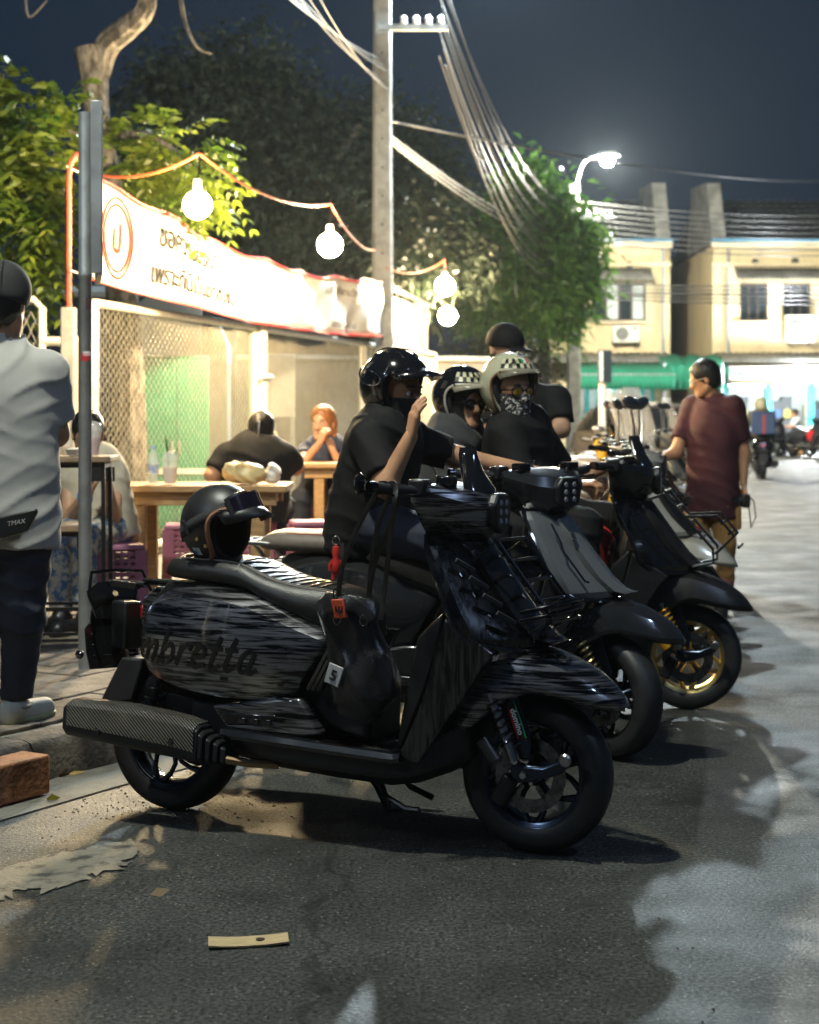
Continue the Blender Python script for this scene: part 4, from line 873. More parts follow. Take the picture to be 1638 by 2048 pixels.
    m = MB(); m.loft([[(x, y, z) for y, z in ((-w, zt), (-w, zb + .03), (-w * .8, zb), (w * .8, zb), (w, zb + .03), (w, zt))] for x, w, zb, zt in ((.33, .17, .225, .31), (.5, .195, .205, .30), (.7, .2, .192, .285), (.9, .2, .185, .28), (.99, .19, .20, .30), (1.08, .15, .235, .36), (1.14, .11, .28, .40))]); m.build('belly_pan', SATINK, t, bevel=.008)
    MB().box((.82, 0, .283), (.30, .34, .02)).build('floor_mat', PLASTK, t, bevel=.006)
    m = MB()
    for k in range(5): m.box((.70 + .045 * k, -.10, .296), (.02, .16, .012)); m.box((.70 + .045 * k, .10, .296), (.02, .16, .012))
    m.build('floor_ribs', DCHROME, t)['kind'] = 'stuff'
    # --- leg shield
    def shring(z, xe, xf, hw, th=.035):
        out = [(xe, -hw, z), (xe + (xf - xe) * .28, -hw * 1.0, z), (xe + (xf - xe) * .62, -hw * .72, z), (xe + (xf - xe) * .9, -hw * .36, z), (xf, 0, z)]
        inn = [(x - th * (1.2 if i else .0) - (.0 if i else -.004), y * (.9 if i < 3 else .8), z) for i, (x, y, z) in enumerate(out)]
        o2 = out + [(x, -y, z) for x, y, z in out[-2::-1]]; i2 = inn + [(x, -y, z) for x, y, z in inn[-2::-1]]
        return o2 + i2[::-1]
    m = MB(); m.loft([shring(z, a, b, w) for z, a, b, w in ((.945, .995, 1.08, .135), (.915, 1.01, 1.115, .17), (.86, 1.035, 1.155, .188), (.79, 1.07, 1.20, .203), (.725, 1.10, 1.25, .212), (.68, 1.118, 1.30, .212), (.645, 1.125, 1.335, .205), (.62, 1.14, 1.34, .18))]); m.build('leg_shield', shield, t, sharp=28)
    for s in (-1, 1):
        m = MB(); m.tube([(.995, s * .137, .945), (1.01, s * .173, .915), (1.035, s * .192, .86), (1.07, s * .207, .79), (1.10, s * .216, .725), (1.118, s * .216, .68), (1.16, s * .205, .64), (1.25, s * .15, .615), (1.34, s * .03, .605)], .0085, 8); m.build('shield_trim', dark, t)
        m = MB(); m.loft([[(a, s * .212, z), (b, s * .20, z2), (b - .01, s * .12, z2), (a + .01, s * .15, z)] for a, z, b, z2 in ((1.09, .705, 1.245, .605), (1.065, .62, 1.205, .56), (1.04, .53, 1.155, .48), (1.005, .42, 1.09, .39), (.965, .33, 1.03, .30), (.94, .285, 1.005, .262))]); m.build('apron', pal.get('apron', body), t, sharp=30, bevel=.006)
        m = MB(); m.prism([(.99, .64), (1.075, .72), (1.06, .60), (1.02, .48), (.945, .30), (.925, .30), (.945, .42), (.965, .52)], s * .19, s * .03); m.build('knee_panel', SATINK, t, bevel=.012)
    # centre horn cover with vents
    m = MB(); m.loft([[(x, -w, z), (x + .028, -w * .55, z + .006), (x + .034, 0, z + .008), (x + .028, w * .55, z + .006), (x, w, z), (x - .06, w * .8, z - .02), (x - .06, -w * .8, z - .02)] for x, z, w in ((1.105, .93, .05), (1.13, .90, .075), (1.18, .83, .088), (1.23, .76, .095), (1.285, .69, .098), (1.335, .645, .085), (1.37, .632, .05), (1.385, .634, .02))]); hc = m.build('horn_cover', pal.get('horn', dark), t, sharp=30)
    for s in ((-1, 1) if 'vents' in opts else ()):
        for k in range(4):
            z = .86 - .05 * k; x = 1.10 + .045 * k; m = MB(); m.box((x + .035, s * .165, z), (.07, .012, .016), Matrix.Rotation(s * -.75, 3, 'Z') @ Matrix.Rotation(.5, 3, 'Y')); m.build('shield_vent', PLASTK, t, bevel=.003)
    if 'crease' in opts:
        MB().tube([(1.105, -.155, .90), (1.145, -.172, .83), (1.155, -.183, .80), (1.235, -.178, .69), (1.25, -.17, .685)], .0045, 6).build('shield_line', GLOSSK, t)
        em = MB(); em.tube([(1.17, -.10, .875), (1.18, -.104, .85), (1.188, -.092, .84)], .006, 6); em.tube([(1.175, -.085, .868), (1.184, -.092, .85)], .004, 6); em.build('emblem', CHROME, t)
    # --- fender
    FS = [(1.06, .47, .42, .09, .325, .10), (1.10, .53, .49, .105, .345, .118), (1.165, .585, .552, .113, .392, .128), (1.24, .607, .578, .113, .452, .132), (1.33, .612, .586, .108, .489, .132), (1.42, .588, .558, .097, .476, .121), (1.50, .548, .522, .08, .458, .101), (1.56, .497, .48, .05, .449, .062), (1.588, .452, .449, .02, .444, .024)]
    rings = []
    for x, zr, zs, ys, zb, yb in spline(FS, 3): rings.append([(x, -yb + .006, zb), (x, -yb, zb + .02), (x, -(ys + yb) / 2 - .004, (zs + zb) / 2 + .01), (x, -ys, zs), (x, -ys * .5, zr - (zr - zs) * .25), (x, 0, zr), (x, ys * .5, zr - (zr - zs) * .25), (x, ys, zs), (x, (ys + yb) / 2 + .004, (zs + zb) / 2 + .01), (x, yb, zb + .02), (x, yb - .006, zb)])
    m = MB(); m.loft(rings, False, False); fo = m.build('front_fender', fend, t, sharp=26, solid=.006)
    if 'fender300' in opts: text('lettering', '300', .052, mat('letter_grey', (.02, .02, .022), .3), fo, shear=.2, bold=.002, depth=.0006, fn=lambda u, v, w: Vector((1.20 + u, -.1335 + (v - .02) * .25 - w - .004, .515 + v)))
    # --- front suspension
    sp = pal.get('spring', DCHROME)
    for s in (-1, 1):
        m = MB(); m.prism([(1.215, .56), (1.26, .56), (1.33, .34), (1.325, .29), (1.29, .29), (1.275, .34)], s * .105, s * .092); fk = m.build('fork_leg', BLUEK, t, bevel=.006)
        m = MB(); coil(m, (1.215, s * .125, .455), (1.272, s * .125, .325), .021, 6, .005); m.build('spring', sp, fk)
        MB().tube([(1.205, s * .125, .48), (1.285, s * .125, .285)], [.014, .016], 10).build('damper', pal.get('damper', ALU), fk)
        MB().tube([(1.19, s * .15, .345), (1.235, s * .15, .285)], .022, 12).build('reservoir', pal.get('damper2', SATINK), fk)
        m = MB(); m.prism([(1.27, .29), (1.30, .275), (1.37, .275), (1.425, .30), (1.45, .315), (1.455, .285), (1.42, .255), (1.33, .225), (1.29, .22), (1.265, .24)], s * .115, s * .088); la = m.build('link_arm', BLUEK, t, bevel=.008)
        for x, z, r in ((1.283, .285, .014), (1.31, .245, .013), (1.44, .30, .020)): MB().lathe([(0, s * .124), (r * .7, s * .124), (r, s * .118), (r, s * .11)], (x, 0, z), 'y', 12).build('bolt', CHROME if r < .019 else ALU, la)
        if 'domino' in opts and s < 0:
            bd = MB(); bd.tube([(1.262, -.1075, .455), (1.305, -.1075, .345)], .019, 10, flat=((0, 1, 0), .12)); dk = bd.build('sticker', mat('sticker_black', (.01, .01, .01), .3), fk)
            ang = math.atan2(-.11, .043); Mx = Matrix.Translation((1.2835, -.1115, .40)) @ Matrix.Rotation(R(90), 4, 'X') @ Matrix.Rotation(ang, 4, 'Z')
            text('lettering', 'domino', .026, mat('sticker_letter', (.8, .8, .8), .4), dk, M=Mx @ Matrix.Translation((0, -.006, 0)), bold=.0006, depth=.0004)
            m = MB(); m.tube([(1.252 + .0, -.111, .455), (1.272, -.111, .40), (1.29, -.111, .35)], .0022, 5); m.build('red_line', mat('line_red', (.6, .02, .02), .4), dk); m = MB(); m.tube([(1.274, -.111, .463), (1.296, -.111, .41), (1.315, -.111, .355)], .0022, 5); m.build('green_line', mat('line_green', (.02, .4, .12), .4), dk)
    m = MB(); m.box((1.235, -.075, .19), (.05, .035, .10), Matrix.Rotation(.5, 3, 'Y')); m.build('brake_caliper', pal.get('caliper', SATINK), t, bevel=.01)
    # --- headset
    H_ = thing_part = None
    ST = Matrix.Translation((1.06, 0, 0)) @ Matrix.Rotation(steer, 4, 'Z') @ Matrix.Translation((-1.06, 0, 0))
    def add(o): o.matrix_local = ST; return o
    sec = [(.955, 1.03), (.975, 1.085), (1.02, 1.108), (1.085, 1.104), (1.15, 1.075), (1.175, 1.03), (1.155, .96), (1.10, .915), (.99, .905), (.962, .95)]
    rings = []
    for y, k, dx, dz in ((-.20, .32, -.06, .02), (-.165, .55, -.035, .012), (-.12, .80, -.014, .004), (-.06, .97, 0, 0), (0, 1, .006, .002), (.06, .97, 0, 0), (.12, .80, -.014, .004), (.165, .55, -.035, .012), (.20, .32, -.06, .02)):
        rings.append([(1.06 + (x - 1.06) * k + dx, y, 1.03 + (z - 1.03) * k + dz + (1 - k) * .035) for x, z in sec])
    m = MB(); m.loft(rings); hs = add(m.build('headset', pal.get('headset', body), t, sharp=22))
    MB().tube([(1.05, 0, .80), (1.06, 0, .93)], [.09, .085], 14).build('neck_cover', SATINK, t)
    m = MB(); m.prism([(-.055, .975), (-.065, 1.04), (-.04, 1.075), (.04, 1.075), (.065, 1.04), (.055, .975), (0, .95)], 1.158, 1.19, lambda a, b, c: (b, a, c)); hl = add(m.build('headlight', SATINK, t, bevel=.008))
    for i in (-1, 1):
        for j in range(3): MB().lathe([(0, .034), (.008, .033), (.013, .028), (.014, .0)], (1.16, i * .022, .99 + .028 * j), 'x', 10).build('headlight_lens', LENS, hl)
    for s in (-1, 1):
        g = MB(); g.tube([(1.01, s * .15, 1.075), (.975, s * .22, 1.08), (.945, s * .29, 1.085), (.925, s * .355, 1.09)], [.014, .017, .0175, .017], 12); gr = add(g.build('grip', PLASTK, t))
        for k in range(7): q = k / 6; MB().tube([(.966 - .036 * q - .002, s * (.24 + .10 * q), 1.083 + .005 * q), (.966 - .036 * q + .0005, s * (.244 + .10 * q), 1.083 + .005 * q)], .0192, 10).build('grip_ring', SATINK, gr)
        MB().tube([(.922, s * .355, 1.09), (.915, s * .375, 1.091)], [.019, .017], 12).build('bar_end', DCHROME, gr)
        m = MB(); m.tube([(1.02, s * .17, 1.075), (1.015, s * .24, 1.068), (.99, s * .30, 1.066), (.975, s * .345, 1.07)], [.010, .008, .007, .009], 8, flat=((0, 0, 1), .6)); add(m.build('brake_lever', DCHROME, t))
        m = MB(); m.box((.99, s * .185, 1.088), (.055, .06, .055)); sw = add(m.build('switch_housing', SATINK, t, bevel=.008))
        for k in range(3): MB().box((.965, s * .185, 1.075 + .014 * k), (.012, .022, .008)).build('switch_button', mat('button_grey', (.2, .2, .2), .4), sw)
        m = MB(); m.box((1.055, s * .13, 1.112), (.05, .06, .03)); add(m.build('brake_reservoir', GLOSSK, t, bevel=.006))
    if 'bar_mirror' in opts:
        m = MB(); m.lathe([(0, -.006), (.028, -.006), (.033, 0), (.028, .007), (0, .009)], (.89, -.385, 1.10), 'x', 18); add(m.build('bar_end_mirror', GLOSSK, t))
    if 'mirror' in opts:
        for s in (-1, 1):
            m = MB(); m.tube([(1.03, s * .14, 1.11), (1.03, s * .20, 1.24), (1.02, s * .25, 1.33)], .006, 6); st_ = add(m.build('mirror_stalk', pal.get('stalk', GLOSSK), t)); m = MB(); m.ell((1.02, s * .27, 1.37), (.012, .06, .036), 14, 8, Matrix.Rotation(-.75, 3, 'Z') @ Matrix.Rotation(s * .35, 3, 'X')); m.build('mirror', pal.get('stalk', GLOSSK), st_); m = MB(); m.ell((1.009, s * .27, 1.37), (.009, .054, .031), 14, 8, Matrix.Rotation(-.75, 3, 'Z') @ Matrix.Rotation(s * .35, 3, 'X')); m.build('mirror_glass', CHROME, st_)
    if 'screen' in opts:
        m = MB(); m.loft([[(1.16 + dx - .10 * abs(q) ** 2, q * w, z) for q in np.linspace(-1, 1, 11)] for dx, w, z in ((.0, .15, 1.06), (-.02, .19, 1.18), (-.06, .19, 1.32), (-.10, .13, 1.44), (-.11, .05, 1.47))], False, False); add(m.build('wind_screen', mat('clear_screen', (.85, .88, .88), .05, alpha=.22, coat=.6), t, solid=.003))
    if 'fly' in opts:
        m = MB(); m.loft([[(1.165 + dx - .05 * abs(q) ** 2, q * w, z) for q in np.linspace(-1, 1, 9)] for dx, w, z in ((-.005, .075, .965), (.004, .10, 1.03), (-.012, .105, 1.09), (-.045, .06, 1.14), (-.065, .032, 1.19), (-.07, .014, 1.215))], False, False); add(m.build('fly_screen', GLOSSK, t, solid=.005))
    # --- indicators, tail lamp, rack
    m = MB(); m.loft([[(-.10, -.05, .60), (-.10, .05, .60), (-.09, .055, .70), (-.09, -.055, .70)], [(-.03, -.09, .56), (-.03, .09, .56), (-.02, .085, .745), (-.02, -.085, .745)]]); m.build('tail_body', body, t, bevel=.012)
    m = MB(); m.box((-.102, 0, .65), (.016, .08, .045)); m.build('tail_lamp', REDLENS, t, bevel=.006)
    # --- muffler
    def msec(x, zc, hh, y0, y1): return [(x, y0, zc - hh * .7), (x, y0 + .004, zc + hh * .75), (x, y0 + .03, zc + hh), (x, y1 - .02, zc + hh), (x, y1, zc + hh * .6), (x, y1, zc - hh * .8), (x, y1 - .02, zc - hh), (x, y0 + .015, zc - hh)]
    m = MB(); m.loft([msec(x, z, h, -.275, -.165) for x, z, h in ((-.245, .315, .045), (-.235, .313, .055), (.02, .296, .062), (.2, .278, .06), (.27, .268, .056))]); mu = m.build('muffler', pal.get('muffler', SATINK), t, sharp=30, bevel=.005)
    m = MB(); m.loft([[(x, -.279, z - .024 + 0), (x, -.277, z + h * .82), (x, -.245, z + h + .006), (x, -.18, z + h + .006), (x, -.163, z + h * .6), (x, -.163, z + h * .6 - .004), (x, -.18, z + h), (x, -.245, z + h), (x, -.274, z + h * .78), (x, -.276, z - .024)] for x, z, h in ((-.225, .318, .05), (0, .30, .062), (.2, .28, .06), (.262, .27, .056))]); m.build('heat_shield', CARBON, mu, sharp=30)
    for k in range(4): m = MB(); m.loft([msec(.272 + .022 * k, .262 - .008 * k, .050 - .006 * k, -.272 + .01 * k, -.17), msec(.286 + .022 * k, .258 - .008 * k, .046 - .006 * k, -.268 + .01 * k, -.172)]); m.build('end_fin', SATINK, mu, bevel=.003)
    for x in (-.10, .18): MB().lathe([(0, -.284), (.009, -.283), (.012, -.278), (.012, -.27)], (x, 0, .285 - .1 * (x + .1) * .4), 'y', 10).build('bolt', GLOSSK, mu)
    MB().tube([(.34, -.22, .225), (.42, -.20, .215), (.5, -.15, .21)], .014, 10).build('exhaust_pipe', mat('heated_steel', (.35, .24, .14), .3, metal=1.), t)
    # --- stand
    if 'centre' in opts or True:
        m = MB(); m.tube([(.80, -.06, .20), (.845, -.09, .135), (.92, -.10, .105), (.965, -.10, .105)], .010, 8); m.tube([(.86, -.09, .128), (.875, -.13, .10)], .007, 6); m.tube([(.80, -.06, .20), (.80, .06, .20), (.845, .09, .135), (.92, .10, .105)], .010, 8); m.build('centre_stand', SATINK, t)
        m = MB(); m.tube([(.62, .12, .22), (.66, .22, .10), (.68, .27, .012), (.72, .29, .008)], .010, 8); m.build('side_stand', SATINK, t)
    if 'front_rack' in opts:
        P0, P1 = Vector((1.165, 0, .90)), Vector((1.345, 0, .665)); m = MB(); fx = Vector((.05, 0, .035))
        for s in (-1, 1): m.tube([P0 + Vector((-.03, s * .10, -.03)), P0 + fx + Vector((0, s * .11, 0)), P1 + fx + Vector((0, s * .11, .01)), P1 + Vector((-.03, s * .10, 0))], .006, 8)
        rk = m.build('front_rack', DCHROME, t)
        for k in range(5): q = k / 4; p = P0.lerp(P1, q) + fx; MB().tube([p + Vector((0, -.125, 0)), p + Vector((0, .125, 0))], .0065, 8).build('rack_bar', DCHROME, rk)
        for dz in (0, .025): MB().tube(spline([(1.30, -.13, .70 + dz), (1.38, -.12, .72 + dz), (1.425, -.06, .735 + dz), (1.43, 0, .738 + dz), (1.425, .06, .735 + dz), (1.38, .12, .72 + dz), (1.30, .13, .70 + dz)], 5), .007, 8).build('bumper_bar', DCHROME, rk)
        for s in (-1, 1): MB().tube([(1.36, s * .11, .66), (1.40, s * .10, .735)], .005, 6).build('rack_stay', DCHROME, rk)
    if 'basket' in opts:
        m = MB(); P0, P1 = Vector((1.17, 0, .93)), Vector((1.36, 0, .66))
        for s in (-1, 1):
            m.tube([P0 + Vector((-.03, s * .09, 0)), P0 + Vector((.05, s * .11, .03)), P1 + Vector((.07, s * .11, .06)), P1 + Vector((.07, s * .10, 0)), P1 + Vector((-.02, s * .09, -.02))], .007, 8); m.tube([P0.lerp(P1, .4) + Vector((.06, s * .11, .04)), P0.lerp(P1, .45) + Vector((.19, s * .11, .06)), P1 + Vector((.16, s * .11, .12)), P1 + Vector((.08, s * .11, .04))], .007, 8)
        rk = m.build('front_carrier', SATINK, t)
        for q, o in ((0, .05), (.25, .055), (.5, .06), (.75, .065), (1, .07)): p = P0.lerp(P1, q) + Vector((o, 0, .04)); MB().tube([p + Vector((0, -.11, 0)), p + Vector((0, .11, 0))], .0065, 8).build('carrier_bar', SATINK, rk)
        for q in (.3, .6, 1): p = P0.lerp(P1, .45 + .55 * q) + Vector((.18, 0, .07)); MB().tube([p + Vector((0, -.11, 0)), p + Vector((0, .11, 0))], .0065, 8).build('carrier_bar', SATINK, rk)
    if 'plate_rig' in opts:
        rg = MB().box((-.13, 0, .60), (.09, .07, .16)).build('plate_bracket', SATINK, t, bevel=.008)
        Mr = Matrix.Rotation(R(-18), 3, 'Y')
        def pl(nm, poly, x, mm, th=.006, tilt=R(-16), parent=rg, lateral=0):
            m = MB(); rt = Matrix.Rotation(tilt, 3, 'Y'); m.prism(poly, 0, th, lambda a, b, c: tuple(rt @ Vector((-b, a, c)) + Vector((x, lateral, 0)))); return m.build(nm, mm, parent, bevel=.0015)
        zb = .47
        pl('plate_frame', [(-.12, .0 + zb), (.12, zb), (.125, zb + .06), (.12, zb + .14), (.07, zb + .19), (-.07, zb + .19), (-.12, zb + .14), (-.125, zb + .06)], -.03, GLOSSK, .008)
        pl('plate_back', [(-.10, zb + .02), (.10, zb + .02), (.10, zb + .15), (-.10, zb + .15)], -.042, mat('plate_dark', (.006, .006, .006), .2, coat=.8), .003)
        pl('upper_bracket', [(-.10, zb + .17), (.10, zb + .17), (.085, zb + .22), (.10, zb + .27), (.055, zb + .30), (-.055, zb + .30), (-.10, zb + .27), (-.085, zb + .22)], -.02, GLOSSK, .01)
        pl('brass_plate', [(-.035, zb + .225), (.035, zb + .225), (.035, zb + .255), (-.035, zb + .255)], -.033, mat('brass', (.45, .33, .12), .3, metal=1.), .003)
        for s in (-1, 1):
            m = MB(); m.tube([(-.14, s * .11, .63), (-.17, s * .125, .70), (-.20, s * .10, .775), (-.20, s * .0, .78)], .006, 6); m.build('guard_bar', DCHROME, rg)
            m = MB(); m.box((-.02, s * .075, .745), (.16, .022, .022)); m.build('rail_clamp', SATINK, rg, bevel=.004)
            MB().tube([(-.13, s * .07, .745), (.10, s * .07, .752)], .011, 8).build('rack_tube', GLOSSK, rg)
            MB().ell((-.19, s * .145, .50), (.022, .012, .016), 10, 6).build('indicator', AMBER if s > 0 else GLOSSK, rg)
            for k in range(4): MB().ell((-.185 - .01 * k + .028, s * .108, .50 + .035 * k), (.005, .004, .004), 6, 4).build('bolt', CHROME, rg)
            m = MB(); m.tube([(-.175, s * .03, .495 + .0), (-.175, s * .07, .495)], .004, 6); m.build('slot_edge', CHROME, rg)
        rg.matrix_local = Matrix.Translation((-.17, 0, 0)) @ Matrix.Rotation(R(-24), 4, 'Z') @ Matrix.Translation((.10, 0, 0))
    if 'rear_rack' in opts:
        m = MB(); m.tube([(-.02, -.11, .80), (-.17, -.11, .805), (-.21, -.05, .806), (-.21, .05, .806), (-.17, .11, .805), (-.02, .11, .80)], .009, 8); rk = m.build('rear_rack', ALU, t)
        for x in (-.06, -.12, -.17): MB().tube([(x, -.1, .803), (x, .1, .803)], .007, 6).build('rack_bar', ALU, rk)
        for s in (-1, 1): MB().tube([(-.1, s * .09, .80), (-.02, s * .09, .70)], .008, 6).build('rack_stay', ALU, rk)
    if lean: t.rotation_euler = (lean, 0, rz)
    return t
R0 = gnd(345, 1616); F1 = gnd(1070, 1702); ang1 = math.atan2(F1.y - R0.y, F1.x - R0.x)
def place(front_px, ang):   # front contact pixel -> origin
    f = gnd(*front_px); return f - Vector((math.cos(ang), math.sin(ang), 0)) * 1.31
KEYP = dict(body=BRUSH, shield=BRUSHS, fender=BRUSH, apron=BRUSHV, seat=LEATHER, rim=BLUEK, horn=GLOSSK, headset=BRUSH, spring=DCHROME)
B1 = scooter('scooter', 'black scooter with hand brushed streak paint and leather seat, parked foremost by the kerb', R0 - Vector((math.cos(ang1), math.sin(ang1), 0)) * .01, ang1, KEYP, opts=('vents', 'script', 'domino', 'bar_mirror', 'fly', 'front_rack', 'plate_rig'), lean=R(-2))
GREYP = mat('gloss_grey_paint', (.15, .16, .168), .2, coat=1., metal=.3, var=.05); DGREY = mat('dark_grey_paint', (.022, .023, .025), .25, coat=1., metal=.3, var=.08)
a2 = R(-14); p2 = place((1222, 1515), a2)
B2 = scooter('scooter', 'dark grey scooter with glossy grey leg shield and taupe seat under the first rider', p2, a2, dict(body=DGREY, shield=GREYP, fender=DGREY, apron=DGREY, seat=TANSEAT, rim=GLOSSK, rrim=GLOSSK, horn=GREYP, headset=DGREY, spring=GOLDM, piping=mat('red_piping', (.3, .03, .02), .5), damper=SATINK), opts=('fender300', 'rear_rack', 'crease'), seat0=-.10, steer=R(-36))
a3 = R(-15); p3 = place((1376, 1417), a3)
B3 = scooter('scooter', 'black scooter with gold front wheel and yellow spring carrying two riders', p3, a3, dict(body=SATINK, shield=GLOSSK, fender=SATINK, apron=SATINK, seat=LEATHER, rim=GOLDM, rrim=GOLDM, headset=GLOSSK, horn=SATINK, spring=OHLINS, damper=ALU, damper2=OHLINS), opts=('basket', 'fly'), steer=R(4))
# ================================================================ people
SKIN = mat('skin', (.52, .275, .15), .5, var=.1, vs=9, sss=.15, bump=.1, bs=180); SKIN2 = mat('skin_warm', (.5, .29, .18), .5, var=.1, vs=9, sss=.15)
BLKCLOTH = mat('black_cotton', (.0075, .0075, .008), .8, var=.25, vs=8, bump=.35, bs=300, spec=.3); NAVY = mat('navy_twill', (.014, .018, .032), .8, var=.2, vs=8, bump=.3, bs=250)
HAIRK = mat('black_hair', (.008, .007, .006), .45, var=.3, vs=60, bump=.6, bs=140, stretch=(1, 1, .3)); EYEW = mat('eye_white', (.6, .58, .55), .25); EYEK = mat('eye_dark', (.01, .008, .006), .1, coat=1.)
LIPM = mat('lips', (.38, .12, .1), .45)
V3 = lambda p: np.array(p, np.float32)
def nrm(v): v = np.array(v, float); return v / (np.linalg.norm(v) + 1e-9)
def frame_of(f, u=(0, 0, 1)):
    f = nrm(f); r = nrm(np.cross(f, u)); u = np.cross(r, f); return f, -r, u      # forward, left, up
def head_sdf(c, f, l, u, s=1.):
    """skull, jaw, brow, nose, lips, ears, neck root; c is the head centre"""
    g = lambda a, b, d: V3(np.array(c) + (f * a + l * b + u * d) * s)
    Rm = Matrix([list(x) for x in np.stack([f, l, u], 1)])
    skull = s_uni([s_ell(g(-.012, 0, .03), (.098 * s, .078 * s, .092 * s), Rm), s_ell(g(.02, 0, -.035), (.072 * s, .062 * s, .085 * s), Rm)], .03 * s)
    chin = s_cap(g(.068, .016, -.10), g(.068, -.016, -.10), .022 * s, .022 * s); jaw = s_uni([s_cap(g(.0, .05, -.065), g(.062, .014, -.10), .02 * s, .018 * s), s_cap(g(.0, -.05, -.065), g(.062, -.014, -.10), .02 * s, .018 * s)], .02 * s)
    d = s_uni([skull, chin, jaw], .025 * s)
    d = s_sub(d, s_uni([s_ell(g(.098, .032, -.002), (.018 * s, .02 * s, .013 * s), Rm), s_ell(g(.098, -.032, -.002), (.018 * s, .02 * s, .013 * s), Rm)], .004), .012 * s)
    d = s_uni([d, s_cap(g(.083, 0, .008), g(.106, 0, -.034), .009 * s, .0125 * s), s_cap(g(.092, .012, -.037), g(.092, -.012, -.037), .009 * s, .009 * s)], .012 * s)
    d = s_uni([d, s_cap(g(.078, .034, .018), g(.086, .01, .015), .008 * s, .009 * s), s_cap(g(.078, -.034, .018), g(.086, -.01, .015), .008 * s, .009 * s)], .012 * s)
    d = s_uni([d, s_cap(g(.084, .019, -.066), g(.084, -.019, -.066), .0075 * s, .0075 * s), s_cap(g(.082, .015, -.077), g(.082, -.015, -.077), .008 * s, .008 * s)], .008 * s)
    return s_uni([d, s_ell(g(-.012, .08, -.012), (.018 * s, .009 * s, .03 * s), Rm), s_ell(g(-.012, -.08, -.012), (.018 * s, .009 * s, .03 * s), Rm)], .008 * s)
def hand_mesh(w, d, n, curl=.4, s=1., side=1, spread=.0):
    """palm and five jointed fingers; w wrist, d along the hand, n palm normal (the way the fingers curl)"""
    d = nrm(d); n = nrm(np.array(n) - d * np.dot(n, d)); a = np.cross(d, n) * side; w = np.array(w, float)
    fs = [s_uni([s_cap(w + a * .016, w + d * .078 * s + a * .028, .015 * s, .0135 * s), s_cap(w, w + d * .08 * s, .016 * s, .0135 * s), s_cap(w - a * .014, w + d * .074 * s - a * .028, .015 * s, .013 * s)], .02)]
    for k, (o, ln) in enumerate(((.030, .070), (.010, .080), (-.011, .074), (-.031, .058))):
        p = w + (d * .080 + a * o) * s; q = nrm(d + a * o * (2.5 if curl < .35 else spread * 4)); pts = [p]; an = 0
        for seg, fr in ((ln * .45, .75), (ln * .32, 1.1), (ln * .26, .7)):
            an += curl * fr; p = p + (q * math.cos(an) + n * math.sin(an)) * seg * s; pts.append(p)
        rr = (.0098, .0092, .0084, .0074)
        fs.append(s_uni([s_cap(pts[i], pts[i + 1], rr[i] * s, rr[i + 1] * s) for i in range(3)], .004))
    p = w + (d * .025 + a * .024) * s; q = nrm(d * .75 + a * .65 + n * .35); p1 = p + q * .042 * s; q2 = nrm(d * .9 + a * .15 + n * (.25 + curl * .4)); p2 = p1 + q2 * .034 * s; p3 = p2 + nrm(q2 + n * .2) * .026 * s
    fs.append(s_uni([s_cap(p, p1, .015 * s, .011 * s), s_cap(p1, p2, .011 * s, .0098 * s), s_cap(p2, p3, .0098 * s, .0082 * s)], .006))
    f = s_uni(fs, .006); P = np.array([w + d * .09 * s]); return sdf_mesh(f, P[0] - .14, P[0] + .14, .0042)
